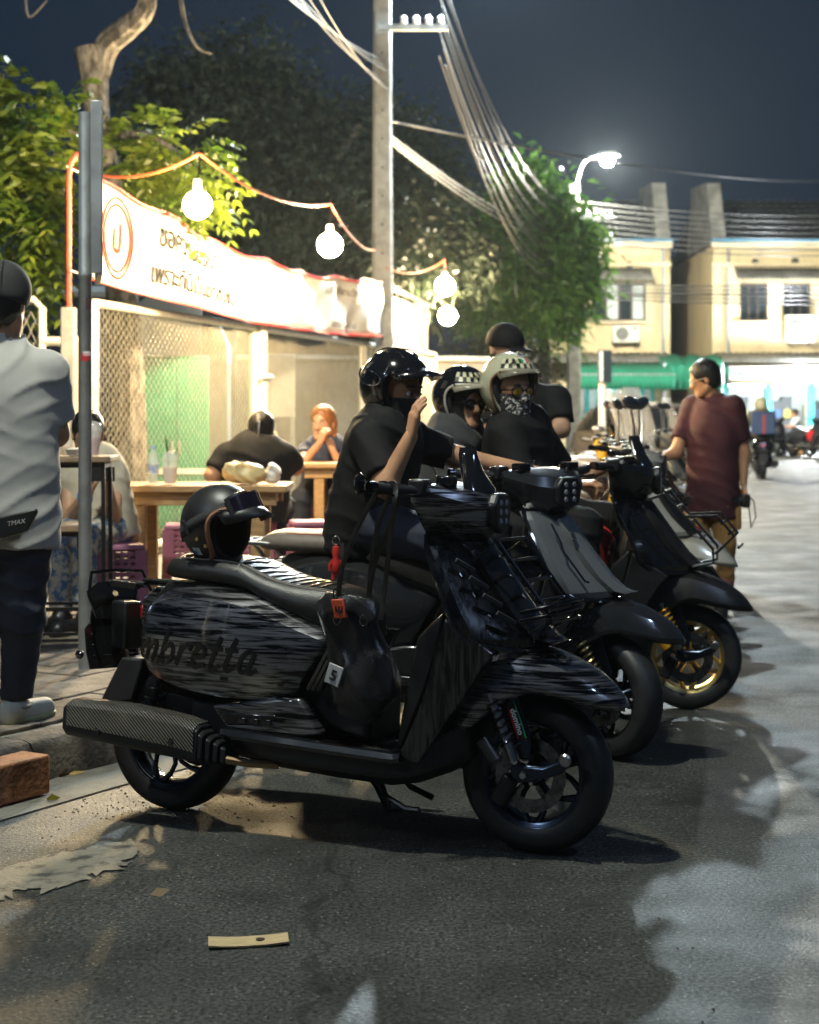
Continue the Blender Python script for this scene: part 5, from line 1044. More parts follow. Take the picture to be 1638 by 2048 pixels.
def person(label, J, shirt, trousers, skin=SKIN, shoes=None, hair=None, res=.012, sleeve=.55, hem=None, headf=(0, -1, 0), headu=(0, 0, 1), hs=1., hands=None, bulk=1., build_head=True, legs=True, wr=.0034, name='person', base=None, long_sleeve=False, thick=.017):
    b = Vector(base) if base is not None else Vector((J['pelvis'][0], J['pelvis'][1], 0)); t = thing(name, label, 'person', b); B = np.array(b)
    J = {k: np.array(v, float) - B for k, v in J.items()}; G = lambda k: J[k]
    fw, lf, up = frame_of(headf, headu); hd = G('head')
    sx = nrm(G('shL') - G('shR')); sp = nrm(G('neck') - G('pelvis')); fr = nrm(np.cross(sx, sp)); k = bulk
    RM = Matrix([list(x) for x in np.stack([sx, fr, sp], 1)]); ch = G('pelvis') * .38 + G('neck') * .62; be = G('pelvis') * .72 + G('neck') * .28
    def torso(o): return s_uni([s_ell(ch, (.165 * k + o, .112 * k + o, .17 + o), RM), s_ell(be, (.15 * k + o, .112 * k + o, .15 + o), RM), s_ell(G('pelvis'), (.158 * k + o, .122 * k + o, .12 + o), RM), s_cap(G('shL') - sx * .03, G('shR') + sx * .03, .062 + o, .062 + o), s_cap(ch + sp * .08, G('neck'), .10 + o, .062 + o)], .06)
    def arm(s, o, fr_=1., lower=True):
        a, e, w = G('sh' + s), G('el' + s), G('wr' + s); u1 = s_cap(a, e, .052 * k + o, .041 * k + o)
        return s_uni([u1, s_cap(e, w, .041 * k + o, .027 + o)], .03) if lower else u1
    def leg(s, o): return s_uni([s_cap(G('hip' + s), G('kn' + s), .088 * k + o, .058 + o), s_cap(G('kn' + s), G('an' + s), .057 + o, .036 + o), s_cap(G('kn' + s) * .62 + G('an' + s) * .38, G('kn' + s) * .35 + G('an' + s) * .65, .052 + o, .044 + o)], .05)
    nk = s_cap(G('neck') - sp * .04, hd - up * .06 * hs - fw * .015, .058 * hs, .054 * hs)
    prims = [torso(-.02), arm('L', 0), arm('R', 0), nk]
    if legs: prims += [leg('L', -.014), leg('R', -.014)]
    body = s_uni(prims, .035); pts = np.array([v for kk, v in J.items() if legs or kk[:2] not in ('kn', 'an', 'to')]); lo, hi = pts.min(0) - .2, pts.max(0) + .2
    ex = []
    if build_head:
        hf = s_uni([head_sdf(hd, fw, lf, up, hs), s_cap(hd - up * .06 - fw * .015, G('neck'), .053 * hs, .058 * hs)], .03); ex.append(sdf_mesh(hf, hd - .17, hd + .17, min(res, .0065)))
    for s, (dv, nv, cu) in (hands or {}).items(): ex.append(hand_mesh(G('wr' + s), dv, nv, cu, .98, 1 if s == 'R' else -1))
    bo = sdf_obj('body', body, lo, hi, res, skin, t, extra=ex)
    def clipped(c, a, e, q):   # keep the capsule up to fraction q
        p = a + (e - a) * q; return s_int(c, s_plane(p, e - a))
    sl = []
    for s in 'LR':
        a, e, w = G('sh' + s), G('el' + s), G('wr' + s)
        if long_sleeve: sl.append(clipped(s_uni([s_cap(a, e, .066, .056), s_cap(e, w, .054, .04)], .03), e, w, .93) if False else s_uni([s_cap(a, e, .068, .056), clipped(s_cap(e, w, .055, .042), e, w, .9)], .03))
        else: sl.append(clipped(s_cap(a, a + (e - a), .068 * k + .004, .066 * k), a, e, sleeve + .18))
    hz = (G('pelvis') - sp * .10) if hem is None else G('pelvis') - sp * hem
    sh = s_uni([s_int(s_uni([torso(thick), s_ecap(ch + sp * .06, hz - sp * .12, .172 * k, .188 * k, RM, .78)], .05), s_plane(hz, -sp))] + sl, .03)
    sh = s_sub(sh, s_cap(G('neck') + sp * .0 + fr * 0, G('neck') + sp * .2, .062, .10), .01); sh = s_wrinkle(sh, wr, 24, random.uniform(0, 6), (1, .3, 1.6))
    pts2 = np.array([J[q] for q in ('pelvis', 'neck', 'shL', 'shR', 'elL', 'elR') + (('wrL', 'wrR') if long_sleeve else ())] + [hz]); so = sdf_obj('shirt', sh, pts2.min(0) - .24, pts2.max(0) + .22, res, shirt, t)
    if legs:
        tr = s_uni([s_ell(G('pelvis') - sp * .02, (.17 * k, .135 * k, .135), RM)] + [clipped(s_uni([s_cap(G('hip' + s), G('kn' + s), .105 * k, .078), s_cap(G('kn' + s), G('an' + s), .078, .062)], .04), G('kn' + s), G('an' + s), .96) if True else None for s in 'LR'], .035)
        tr = s_wrinkle(tr, wr * 1.25, 20, random.uniform(0, 6), (.5, .4, 2.2)); pl = np.array([J[q] for q in ('pelvis', 'knL', 'knR', 'anL', 'anR')]); sdf_obj('trousers', tr, pl.min(0) - .22, pl.max(0) + .2, res, trousers, t)
        if shoes:
            for s in 'LR':
                a, o = G('an' + s), G('to' + s); d = nrm(np.array([o[0] - a[0], o[1] - a[1], 0])); gz = o[2]
                f = s_uni([s_cap(a + np.array([0, 0, -.01]), a - d * .03 + np.array([0, 0, gz + .05 - a[2]]), .045, .046), s_cap(a - d * .02 + np.array([0, 0, gz + .045 - a[2]]), np.array([o[0], o[1], gz + .038]), .045, .042)], .03); f = s_int(f, s_plane((0, 0, gz), (0, 0, -1)))
                lo_ = np.minimum(a, o) - .1; hi_ = np.maximum(a, o) + .12; s1 = sdf_obj('shoe', f, lo_, hi_, .009, shoes[0], t)
                f2 = s_int(s_off(s_cap(a - d * .02 + np.array([0, 0, gz + .03 - a[2]]), np.array([o[0], o[1], gz + .03]), .05, .046), .002), s_uni([s_plane((0, 0, gz + .028), (0, 0, 1))], .01)); f2 = s_int(f2, s_plane((0, 0, gz), (0, 0, -1))); sdf_obj('sole', f2, lo_, hi_, .009, shoes[1], s1)
    hg = lambda a, bb, c: hd + (fw * a + lf * bb + up * c) * hs
    if hair:
        hm, style = hair; Rh = Matrix([list(x) for x in np.stack([fw, lf, up], 1)]); f = s_uni([s_ell(hg(-.018, 0, .038), (.108 * hs, .090 * hs, .10 * hs), Rh), s_ell(hg(-.045, 0, -.02), (.075 * hs, .082 * hs, .085 * hs), Rh)], .03)
        if style == 'long': f = s_uni([f, s_cap(hg(-.05, .05, 0), hg(-.05, .07, -.20), .04, .025), s_cap(hg(-.05, -.05, 0), hg(-.05, -.07, -.20), .04, .025)], .04)
        f = s_sub(f, s_ell(hg(.112, 0, -.04), (.10, .070, .122), Rh), .015); f = s_int(f, s_plane(hg(0, 0, -.09 if style != 'long' else -.3), -up))
        if style == 'bun': f = s_uni([f, s_cap(hg(-.115, 0, .035), hg(-.125, 0, -.085), .033, .024)], .02)
        sdf_obj('hair', s_wrinkle(f, .0022, 120, 1., (1, .8, .4)), hd - .3, hd + .2, min(res, .008), hm, t)
    def eyes():
        for s in (-1, 1): m = MB(); m.ell(hg(.081, s * .032, -.002), (.011, .011, .011), 10, 8); e = m.build('eye', EYEW, t, sharp=0); m = MB(); m.ell(hg(.0895, s * .032, -.003), (.0052, .0052, .0052), 8, 6); m.build('iris', EYEK, e, sharp=0); m = MB(); m.tube([hg(.091, s * .015, .022), hg(.093, s * .032, .027), hg(.08, s * .05, .022)], [.003, .004, .002], 6); m.build('eyebrow', HAIRK, t)
    t_info = dict(t=t, hg=hg, fw=fw, lf=lf, up=up, hd=hd, body=bo, J=J, eyes=eyes, hs=hs, shirt=so, sp=sp, fr=fr, sx=sx); return t_info
# ---- helmets
CHK = mat('check_cream', (.62, .58, .38), .35, coat=.6); CHKK = mat('check_black', (.01, .01, .01), .3, coat=.6); PAD = mat('helmet_padding', (.01, .01, .01), .9, var=.2)
def helmet(parent, M, shell, trim, opts=(), peak=None, name='helmet', padding=True, tr=.0058):
    a, b, c = .150, .128, .142; A = lambda p: M @ Vector(p)
    open_ = s_box((.165, 0, -.10), (.135, .4, .155), .055); outer = s_ell((0, 0, 0), (a, b, c)); f = s_sub(s_int(s_sub(outer, s_ell((0, 0, 0), (a - .014, b - .014, c - .014))), s_plane((0, 0, -.125), (-.12, 0, -1))), open_)
    vs, fs = sdf_mesh(f, (-.17, -.15, -.16), (.17, .15, .16), .0055); vs = np.array([A(v) for v in vs]); h = link(name, np_mesh(name, vs, fs), shell, parent, 0)
    def surf(x, z, o=0.): q = max(0, 1 - (x / a) ** 2 - (z / c) ** 2); return b * math.sqrt(q) + o
    pts = [(.138, .052), (.12, .055), (.10, .055), (.075, .052), (.05, .037), (.034, .012), (.030, -.03), (.030, -.07), (.02, -.105), (-.01, -.124), (-.05, -.122), (-.09, -.112)]
    pts = spline(pts, 3); r = [(x, -surf(x, z), z) for x, z in pts][::-1]; l = [(x, surf(x, z), z) for x, z in pts]; loop = r + [(.140, 0, .052)] + l
    h_tr = MB().tube([A(p) for p in loop], tr, 8).build('edge_trim', trim, h)
    back = [(x, y, z) for x, y, z in ((-.09, surf(-.09, -.112), -.112), (-.112, .05, -.112), (-.118, 0, -.112), (-.112, -.05, -.112), (-.09, -surf(-.09, -.112), -.112))]; MB().tube([A(p) for p in spline(back, 4)], tr, 8).build('edge_trim', trim, h)
    if padding:
        f = s_sub(s_int(s_sub(s_ell((0, 0, 0), (a - .012, b - .012, c - .012)), s_ell((0, 0, -.01), (a - .04, b - .04, c - .036))), s_plane((0, 0, -.12), (-.12, 0, -1))), s_box((.175, 0, -.10), (.135, .4, .15), .055)); vs, fs = sdf_mesh(f, (-.17, -.15, -.16), (.17, .15, .16), .007); link('padding', np_mesh('padding', [A(v) for v in vs], fs), PAD, h, 0)
    if peak:
        m = MB(); rings = []
        for q in np.linspace(-1, 1, 15):
            an = q * 1.15; x0, y0 = (a - .004) * math.cos(an), (b + .004) * math.sin(an); ext = peak[1] * (1 - .55 * q * q); z0 = .072 - .028 * q * q
            x0 = (a + .003) * math.cos(an) * math.sqrt(max(0, 1 - (z0 / c) ** 2)); y0 = (b + .004) * math.sin(an) * math.sqrt(max(0, 1 - (z0 / c) ** 2)); rings.append([A((x0, y0, z0)), A((x0 + ext * .5, y0 * 1.02, z0 - .004 - peak[2] * .4)), A((x0 + ext, y0 * 1.0, z0 - .012 - peak[2]))])
        m.loft(rings, False, False); pk = m.build('peak', peak[0], h, solid=.004, sharp=0)
        for s in (-1, 1): MB().ell(A((a * .5, s * surf(a * .5, .045, .004), .05)), (.007, .007, .007), 8, 6).build('snap', CHROME, h)
    if 'check' in opts:
        for col in (0, 1):
            m = MB()
            for i in range(14):
                for j in range(2):
                    if (i + j) % 2 != col: continue
                    P = []
                    for di, dj in ((0, 0), (1, 0), (1, 1), (0, 1)):
                        an = -1.05 + 2.1 * (i + di) / 14; z = .068 + .021 * (j + dj) ; k = math.sqrt(max(0, 1 - (z / c) ** 2)); P.append(A(((a + .0022) * k * math.cos(an), (b + .0022) * k * math.sin(an), z)))
                    m.add(P, [(0, 1, 2, 3)])
            m.build('check_band', CHK if col else CHKK, h, sharp=0)['kind'] = 'stuff'
    return h
def head_matrix(p, back=.012, up=.028, s=1.):
    f, l, u = p['fw'], p['lf'], p['up']; o = p['hd'] - f * back + u * up; return Matrix(((f[0] * s, l[0] * s, u[0] * s, o[0]), (f[1] * s, l[1] * s, u[1] * s, o[1]), (f[2] * s, l[2] * s, u[2] * s, o[2]), (0, 0, 0, 1)))
def face_cover(p, m, top=-.012, name='face_mask', o=.006, low=-.2, hood=False):
    f = s_off(s_uni([head_sdf(p['hd'], p['fw'], p['lf'], p['up'], p['hs']), s_cap(p['hd'] - p['up'] * .06, p['J']['neck'], .055, .062)], .04), o)
    if not hood: f = s_int(f, s_plane(p['hg'](0, 0, top), p['up']))
    else: f = s_sub(f, s_ell(p['hg'](.115, 0, -.03), (.07, .062, .085), Matrix([list(x) for x in np.stack([p['fw'], p['lf'], p['up']], 1)])), .01)
    return sdf_obj(name, s_int(f, s_plane(p['hg'](0, 0, low), -p['up'])), p['hd'] - .26, p['hd'] + .18, .007, m, p['t'])
def glasses(p, lens, framem, r=.022):
    g = MB(); hg = p['hg']
    for s in (-1, 1):
        g.tube([hg(.097 - .012 * abs(math.cos(q)) * (s * math.cos(q) > 0), s * .034 + r * 1.15 * math.cos(q), -.004 + r * math.sin(q)) for q in np.linspace(0, 2 * math.pi, 17)[:-1]], .0036, 6, True); g.tube([hg(.088, s * .06, .004), hg(.04, s * .079, .004), hg(-.01, s * .083, .0)], .003, 6)
    g.tube([hg(.098, -.012, 0), hg(.102, 0, .004), hg(.098, .012, 0)], .003, 6); fr = g.build('glasses', framem, p['t'])
    for s in (-1, 1): m = MB(); n = 16; m.add([hg(.097 - .012 * abs(math.cos(q)) * (s * math.cos(q) > 0), s * .034 + r * 1.12 * math.cos(q), -.004 + r * .97 * math.sin(q)) for q in np.linspace(0, 2 * math.pi, n + 1)[:-1]], [tuple(range(n))]); m.build('lens', lens, fr, solid=.0015)
def bw(pos, ang, x, y, z): return np.array([pos[0] + math.cos(ang) * x - math.sin(ang) * y, pos[1] + math.sin(ang) * x + math.cos(ang) * y, z])
# ---- first rider, on the grey scooter
q = lambda x, y, z: bw(p2, a2, x, y, z)
J = dict(pelvis=q(.34, 0, .90), neck=q(.43, -.01, 1.275), head=at(795, 785, 6.72), shL=q(.47, .17, 1.215), shR=q(.40, -.19, 1.215), elR=at(772, 972, 6.45), wrR=at(822, 872, 6.42), elL=at(915, 915, 6.93), wrL=at(1078, 946, 6.95), hipL=q(.40, .10, .87), hipR=q(.40, -.10, .87), knL=q(.80, .20, .84), knR=q(.80, -.22, .82), anL=q(.84, .20, .36), anR=q(.76, -.30, .10), toL=q(1.0, .2, .305), toR=q(.93, -.31, .0))
RD1 = person('rider in black helmet, mask and black tee wiping his face, seated on the grey scooter', J, BLKCLOTH, NAVY, shoes=(SATINK, RUBBER), headf=(.80, -.62, -.05), res=.0105, sleeve=.62, hands={'R': ((.16, -.10, .98), (.62, .2, .1), .28), 'L': ((.95, -.15, -.22), (.1, 0, -1), 1.0)}, hs=1.02, bulk=1.05, wr=.0045, hem=.14)
RD1['eyes'](); face_cover(RD1, BLKCLOTH, -.018, low=-.34)
hm = helmet(RD1['t'], head_matrix(RD1, .015, .03, 1.0), GLOSSK, GLOSSK, peak=(GLOSSK, .085, .014))
A = head_matrix(RD1, .015, .03, 1.0)
for s in (-1, 1):
    m = MB(); m.tube([A @ Vector(v) for v in spline([(.03, s * .134, .03), (-.02, s * .136, .055), (-.09, s * .10, .06), (-.10, s * .098, .03), (-.04, s * .134, -.0), (.02, s * .135, .0)], 4, True)], .004, 6, True); m.build('chrome_vent', CHROME, hm)
m = MB()
for k in range(3): m.tube([A @ Vector((.12 * math.cos(an) * 1.0, .045 * (k - 1), .146 * math.sin(an) * (.985 if k != 1 else 1))) for an in np.linspace(.55, 2.3, 12)], .004, 6)
m.build('crown_ribs', DCHROME, hm)['kind'] = 'stuff'
m = MB(); g = RD1['J']; e = g['elL']; w = g['wrL']; c = e * .12 + w * .88; ax = nrm(w - e); s1 = nrm(np.cross(ax, (0, 0, 1))); s2 = np.cross(s1, ax); m.tube([c + (s1 * math.cos(v) + s2 * math.sin(v)) * .033 for v in np.linspace(0, 2 * math.pi, 17)[:-1]], .009, 6, True); wt = m.build('wrist_watch', SATINK, RD1['t']); MB().box(c + s2 * .04 - s1 * .008, (.03, .03, .012)).build('watch_face', GLOSSK, wt, bevel=.003)
# tattoo: dark ink leaves laid on the forearm skin
m = MB(); rg = np.random.default_rng(3)
for k in range(46):
    fq = rg.uniform(.05, .78); th = rg.uniform(2.2, 4.6); rad = .0415 + (.027 - .0415) * fq + .0022; cc = e + (w - e) * fq; P = []
    for i in range(4): tt = th + i * .13; P.append(cc + ax * (.012 * i * (1 if k % 2 else -1)) + (s1 * math.cos(tt) + s2 * math.sin(tt)) * rad)
    m.tube([Vector(v) for v in P], [.0008, .0024, .0022, .0006], 4)
m.build('tattoo', mat('tattoo_ink', (.05, .045, .045), .6), RD1['t'])['kind'] = 'stuff'
# red key tag on the belt
KEYR = mat('red_rubber', (.55, .03, .02), .45); kp_ = at(672, 1120, 6.5); t = thing('key_charm', 'red rubber charm with keys hanging from the rider belt', 'keyring', kp_)
MB().lathe([(0, .055), (.012, .05), (.016, .03), (.012, .012), (.017, -.01), (.018, -.04), (.010, -.055), (0, -.056)], (0, 0, 0), 'z', 12).build('figure', KEYR, t)
for s in (-1, 1): MB().tube([(s * .012, 0, .0), (s * .024, 0, -.02), (s * .022, 0, -.04)], .006, 6).build('limb', KEYR, t); MB().tube([(s * .008, 0, -.045), (s * .012, 0, -.075)], .007, 6).build('limb', KEYR, t)
MB().tube([(.014 * math.cos(v), 0, .075 + .016 * math.sin(v)) for v in np.linspace(0, 6.28, 13)[:-1]], .002, 5, True).build('ring', CHROME, t); MB().box((.022, 0, .03), (.014, .003, .07)).build('key', ALU, t)
# ---- two riders on the black scooter with the gold wheel
q = lambda x, y, z: bw(p3, a3, x, y, z)
J = dict(pelvis=q(.52, 0, .90), neck=q(.55, -.01, 1.29), head=at(1022, 782, 7.72), shL=q(.59, .18, 1.23), shR=q(.52, -.19, 1.23), elR=q(.62, -.24, .98), wrR=q(.84, -.20, 1.0), elL=q(.72, .25, 1.0), wrL=q(.92, .30, 1.07), hipL=q(.56, .10, .87), hipR=q(.56, -.10, .87), knL=q(.9, .2, .82), knR=q(.88, -.22, .82), anL=q(.9, .22, .36), anR=q(.84, -.30, .1), toL=q(1.05, .22, .305), toR=q(1.0, -.31, .0))
RD2 = person('driver in cream helmet, amber glasses and patterned bandana on the gold wheeled scooter', J, BLKCLOTH, BLKCLOTH, shoes=(SATINK, RUBBER), headf=(.55, -.83, .0), res=.0125, hands={'L': ((.95, -.1, -.2), (.1, 0, -1), 1.0), 'R': ((.9, -.3, .1), (.1, .1, -1), .8)}, hs=1.04, bulk=1.1)
face_cover(RD2, mat('paisley_bandana', (.012, .012, .013), .8, col2=(.55, .53, .5), vs=60, band=(.52, .58)), -.014, 'bandana', .008, -.26); glasses(RD2, mat('amber_lens_glass', (.45, .25, .03), .1, coat=1.), SATINK); RD2['eyes']()
hA = head_matrix(RD2, .012, .03, 1.03); hm = helmet(RD2['t'], hA, mat('cream_helmet', (.48, .47, .33), .22, coat=1.), mat('brown_trim', (.2, .09, .04), .5), ('check',), peak=(mat('smoke_peak', (.35, .33, .25), .1, alpha=.4, coat=1.), .05, .01))
for i, cc in enumerate(((.02, .3, .1), (.75, .75, .7), (.55, .03, .03))):
    m = MB(); m.loft([[hA @ Vector(((.150 + .003) * math.sqrt(1 - (z / .142) ** 2) * math.cos(an), .131 * math.sqrt(1 - (z / .142) ** 2) * math.sin(an), z)) for an in np.linspace(-.20 + .14 * i, -.06 + .14 * i, 4)] for z in (.092, .102, .112)], False, False); m.build('flag_stripe', mat('flag%d' % i, cc, .4), hm, sharp=0)
m = MB(); m.lathe([(0, .0), (.03, 0)], axis='z', n=20); bd = m
Mx = hA @ Matrix.Translation((.075, 0, .125)) @ Matrix.Rotation(R(52), 4, 'Y'); lg = MB().add([Mx @ Vector((.012 * math.sin(v), .034 * math.cos(v), .0105 - 10.5 * (.02 * math.sin(v)) ** 2 - 3 * (.034 * math.cos(v)) ** 2)) for v in np.linspace(0, 6.283, 19)[:-1]], [tuple(range(18))]).build('logo_oval', mat('logo_white', (.75, .75, .7), .4), hm)
text('lettering', 'Arai', .026, mat('logo_black', (.02, .02, .02), .4), lg, M=Mx @ Matrix.Translation((.007, 0, .0125)) @ Matrix.Rotation(R(90), 4, 'Z'), shear=.3, bold=.0006, depth=.0004)
m = MB(); c0 = RD2['J']['neck'] * .55 + RD2['J']['pelvis'] * .45; fr_ = RD2['fr'] if np.dot(RD2['fr'], (0, -1, 0)) > 0 else -RD2['fr']
J = dict(pelvis=q(.20, 0, .93), neck=q(.25, -.01, 1.25), head=at(926, 805, 7.82), shL=q(.29, .17, 1.19), shR=q(.22, -.17, 1.19), elR=q(.30, -.25, .98), wrR=q(.5, -.2, .96), elL=q(.38, .24, .98), wrL=q(.52, .18, .95), hipL=q(.25, .10, .88), hipR=q(.25, -.10, .88), knL=q(.58, .24, .80), knR=q(.58, -.25, .80), anL=q(.5, .24, .42), anR=q(.5, -.25, .42), toL=q(.62, .25, .36), toR=q(.62, -.26, .36))
RD3 = person('pillion in black helmet with check band, sunglasses and grey hoodie', J, mat('charcoal_hoodie', (.028, .029, .03), .9, var=.2, bump=.3, bs=200, sheen=.3), BLKCLOTH, shoes=(SATINK, RUBBER), headf=(.62, -.78, -.05), res=.0125, long_sleeve=True, hands={'R': ((.9, -.3, -.1), (0, .3, -1), .6)}, hs=.98)
glasses(RD3, mat('sunglass_lens', (.01, .01, .012), .06, coat=1.), SATINK, .025); hA = head_matrix(RD3, .012, .03, 1.0); helmet(RD3['t'], hA, GLOSSK, mat('cream_trim2', (.55, .5, .42), .4), ('check',), peak=(mat('clear_peak', (.6, .55, .4), .1, alpha=.35, coat=1.), .055, .012))
face_cover(RD3, BLKCLOTH, name='balaclava', hood=True, o=.005, low=-.3)
m = MB(); m.tube([RD3['hg'](.086, .019, -.071), RD3['hg'](.091, 0, -.070), RD3['hg'](.086, -.019, -.071)], [.002, .0045, .002], 6); m.build('lips', LIPM, RD3['t'])
# ---- standing man in black behind them
c = at(1042, 900, 9.1); X, D = c.x, c.y; w = lambda px, py, d=9.1: np.array(at(px, py, d))
J = dict(pelvis=(X - .01, D, .90), neck=(X - .02, D, 1.45), head=w(1012, 698, 9.05), shL=(X + .19, D - .02, 1.385), shR=(X - .21, D + .0, 1.385), elL=w(1122, 858, 9.0), wrL=w(1058, 882, 8.86), elR=w(985, 870, 9.0), wrR=w(1060, 862, 8.84), hipL=(X + .09, D, .9), hipR=(X - .11, D, .9), knL=(X + .11, D, .49), knR=(X - .12, D, .49), anL=(X + .12, D + .02, .09), anR=(X - .13, D + .02, .09), toL=(X + .14, D - .14, 0), toR=(X - .15, D - .14, 0))
RD4 = person('standing man with folded arms in black cap and black tee', J, BLKCLOTH, BLKCLOTH, shoes=(SATINK, RUBBER), headf=(.55, -.8, -.1), res=.013, hands={'L': ((-.9, .0, .1), (0, 1, 0), .4)}, bulk=1.12, hem=.16, skin=SKIN2); RD4['eyes']()
hg = RD4['hg']; Rh = Matrix([list(x) for x in np.stack([RD4['fw'], RD4['lf'], RD4['up']], 1)]); f = s_int(s_ell(hg(-.01, 0, .035), (.112, .098, .105), Rh), s_plane(hg(0, 0, .012), -RD4['up'])); cp = sdf_obj('cap', f, RD4['hd'] - .2, RD4['hd'] + .2, .008, BLKCLOTH, RD4['t']); m = MB(); m.loft([[hg(.095 + k * .06, b_, .025 - .02 * k - 2.5 * b_ * b_) for b_ in np.linspace(-.07, .07, 7)] for k in (0, .5, 1)], False, False); m.build('cap_peak', BLKCLOTH, cp, solid=.004)
face_cover(RD4, BLKCLOTH, -.03, low=-.2)
text('chest_print', 'RIDE', .07, mat('print_grey', (.5, .48, .45), .7), RD4['t'], M=Matrix.Translation((RD4['J']['neck'] * .68 + RD4['J']['pelvis'] * .32 + np.array([.10, -.155, 0]))) @ Matrix.Rotation(R(15), 4, 'Z') @ Matrix.Rotation(R(88), 4, 'X'), bold=.002) if False else None
# ---- man in the maroon shirt
c = gnd(1435, 1178); X, D = c.x, c.y; w = lambda px, py, d=D: np.array(at(px, py, d))
MAROON = mat('maroon_jersey', (.05, .009, .018), .8, var=.12, vs=6, bump=.25, bs=200); KHAKI = mat('tan_cargo_cotton', (.30, .17, .055), .85, var=.22, vs=6, bump=.3, bs=160)
J = dict(pelvis=w(1425, 1000), neck=w(1425, 795), head=w(1408, 757, D - .03), shL=w(1385, 812, D + .12), shR=w(1468, 812, D - .10), elL=w(1352, 905, D + .02), wrL=w(1300, 925, D - .1), elR=w(1488, 905, D - .05), wrR=w(1487, 968, D - .1), hipL=w(1400, 1010, D + .05), hipR=w(1447, 1010, D - .05), knL=w(1392, 1085, D + .02), knR=w(1450, 1090, D - .06), anL=w(1390, 1160, D + .1), anR=w(1452, 1162, D), toL=(X - .32, D + .1, .0), toR=(X - .02, D - .14, .0))
MR = person('man in maroon tee and tan cargo trousers bending over the parked bikes', J, MAROON, KHAKI, shoes=(mat('pink_sandal', (.4, .16, .15), .6), RUBBER), headf=(-.93, .12, -.30), headu=(-.25, 0, 1), res=.0135, hair=(HAIRK, 'short'), hands={'L': ((-.95, -.1, -.2), (0, -.2, -1), .5), 'R': ((.1, -.1, -1), (-1, 0, 0), .7)}, hem=.13, bulk=1.14, hs=1.05, sleeve=.55, wr=.004)
glasses(MR, mat('clear_lens', (.8, .8, .8), .05, alpha=.3), mat('pale_frame', (.6, .5, .35), .3))
kk = MR['J']; m = MB(); m.box(kk['hipR'] * .35 + kk['knR'] * .65 + np.array([.085, -.03, .1]), (.05, .14, .17)); m.build('cargo_pocket', KHAKI, MR['t'], bevel=.015); m = MB(); m.box(kk['hipL'] * .5 + kk['knL'] * .5 + np.array([-.06, -.1, .0]), (.16, .05, .17)); m.build('cargo_pocket', KHAKI, MR['t'], bevel=.015)
ph = np.array(MR['t'].location) + kk['wrR'] + np.array([.0, -.05, -.12]); t = thing('hand_camera', 'small black camera held by the man in maroon', 'camera', ph); MB().box((0, 0, 0), (.06, .13, .10)).build('body', SATINK, t, bevel=.012); MB().lathe([(0, -.09), (.03, -.09), (.036, -.06), (.036, -.0), (0, 0)], (-.02, 0, 0), 'x', 14).build('lens', GLOSSK, t); MB().tube([(0, -.05, .05), (.06, -.03, .0), (.08, 0, -.12), (.05, .02, -.2), (.03, .05, .05)], .005, 5).build('strap', BLKCLOTH, t)
# ---- man in the pale tee and backward cap at the left edge
c = gnd(20, 1452, .155); X, D = c.x + .0, c.y; w = lambda px, py, d=D: np.array(at(px, py, d))
PALE = mat('pale_grey_jersey', (.43, .42, .385), .85, var=.05, vs=5, bump=.22, bs=220)
J = dict(pelvis=w(10, 1040), neck=w(12, 690), head=w(8, 605), shL=w(-86, 745), shR=w(98, 742), elL=w(-115, 880, D + .1), wrL=w(0, 870, D + .22), elR=w(112, 868, D + .06), wrR=w(20, 850, D + .22), hipL=w(-38, 1065), hipR=w(45, 1065), knL=w(-45, 1230, D - .02), knR=w(46, 1235, D - .02), anL=w(-60, 1400, D + .03), anR=w(32, 1400, D + .03), toL=np.array([X - .17, D + .2, .155]), toR=np.array([X + .09, D + .17, .155]))
MA = person('man in pale grey tee and backward black cap standing on the kerb with folded arms', J, PALE, NAVY, shoes=(mat('white_sneaker', (.55, .55, .48), .6, var=.1), mat('pale_yellow_sole', (.5, .52, .28), .6, var=.2)), headf=(.25, .97, -.05), res=.0105, hair=(HAIRK, 'short'), hands={'L': ((1, .1, 0), (0, -1, 0), .4), 'R': ((-1, .1, 0), (0, -1, 0), .4)}, hem=.10, bulk=1.10, sleeve=.62, wr=.0036, hs=1.0, base=(X, D, .155))
for s_ in 'LR':
    a_, o_ = MA['J']['an' + s_], MA['J']['to' + s_]
    for k_ in range(5):
        c_ = a_ * (1 - .25 - .11 * k_) + o_ * (.25 + .11 * k_); c_ = np.array([c_[0], c_[1], .093 - .006 * k_]); MB().tube([c_ + np.array([-.034, 0, -.02]), c_ + np.array([0, 0, .002]), c_ + np.array([.034, 0, -.02])], .004, 6).build('shoe_lace', WHITEP, MA['t'])
    MB().tube([a_ + np.array([.05 * math.cos(v), .05 * math.sin(v) - .0, -.022]) for v in np.linspace(0, 6.283, 15)[:-1]], .008, 6, True).build('shoe_collar', mat('collar_grey', (.3, .3, .26), .8), MA['t'])
hg = MA['hg']; Rh = Matrix([list(x) for x in np.stack([MA['fw'], MA['lf'], MA['up']], 1)]); f = s_int(s_uni([s_ell(hg(-.012, 0, .045), (.118, .102, .112), Rh), s_ell(hg(-.05, 0, .01), (.08, .092, .07), Rh)], .03), s_plane(hg(-.02, 0, -.012), -(MA['up'] + .18 * MA['fw']))); f = s_sub(f, s_ell(hg(.13, 0, -.02), (.07, .07, .05), Rh), .01); cp = sdf_obj('cap', f, MA['hd'] - .2, MA['hd'] + .2, .007, mat('cap_cotton', (.02, .02, .02), .85, var=.2, bump=.3, bs=200), MA['t'])
m = MB(); m.tube([hg(-.118, b_, -.003 + .4 * b_ * b_) for b_ in np.linspace(-.02, .055, 8)], .0025, 5); m.build('cap_strap', mat('strap_grey', (.4, .4, .4), .5), cp)
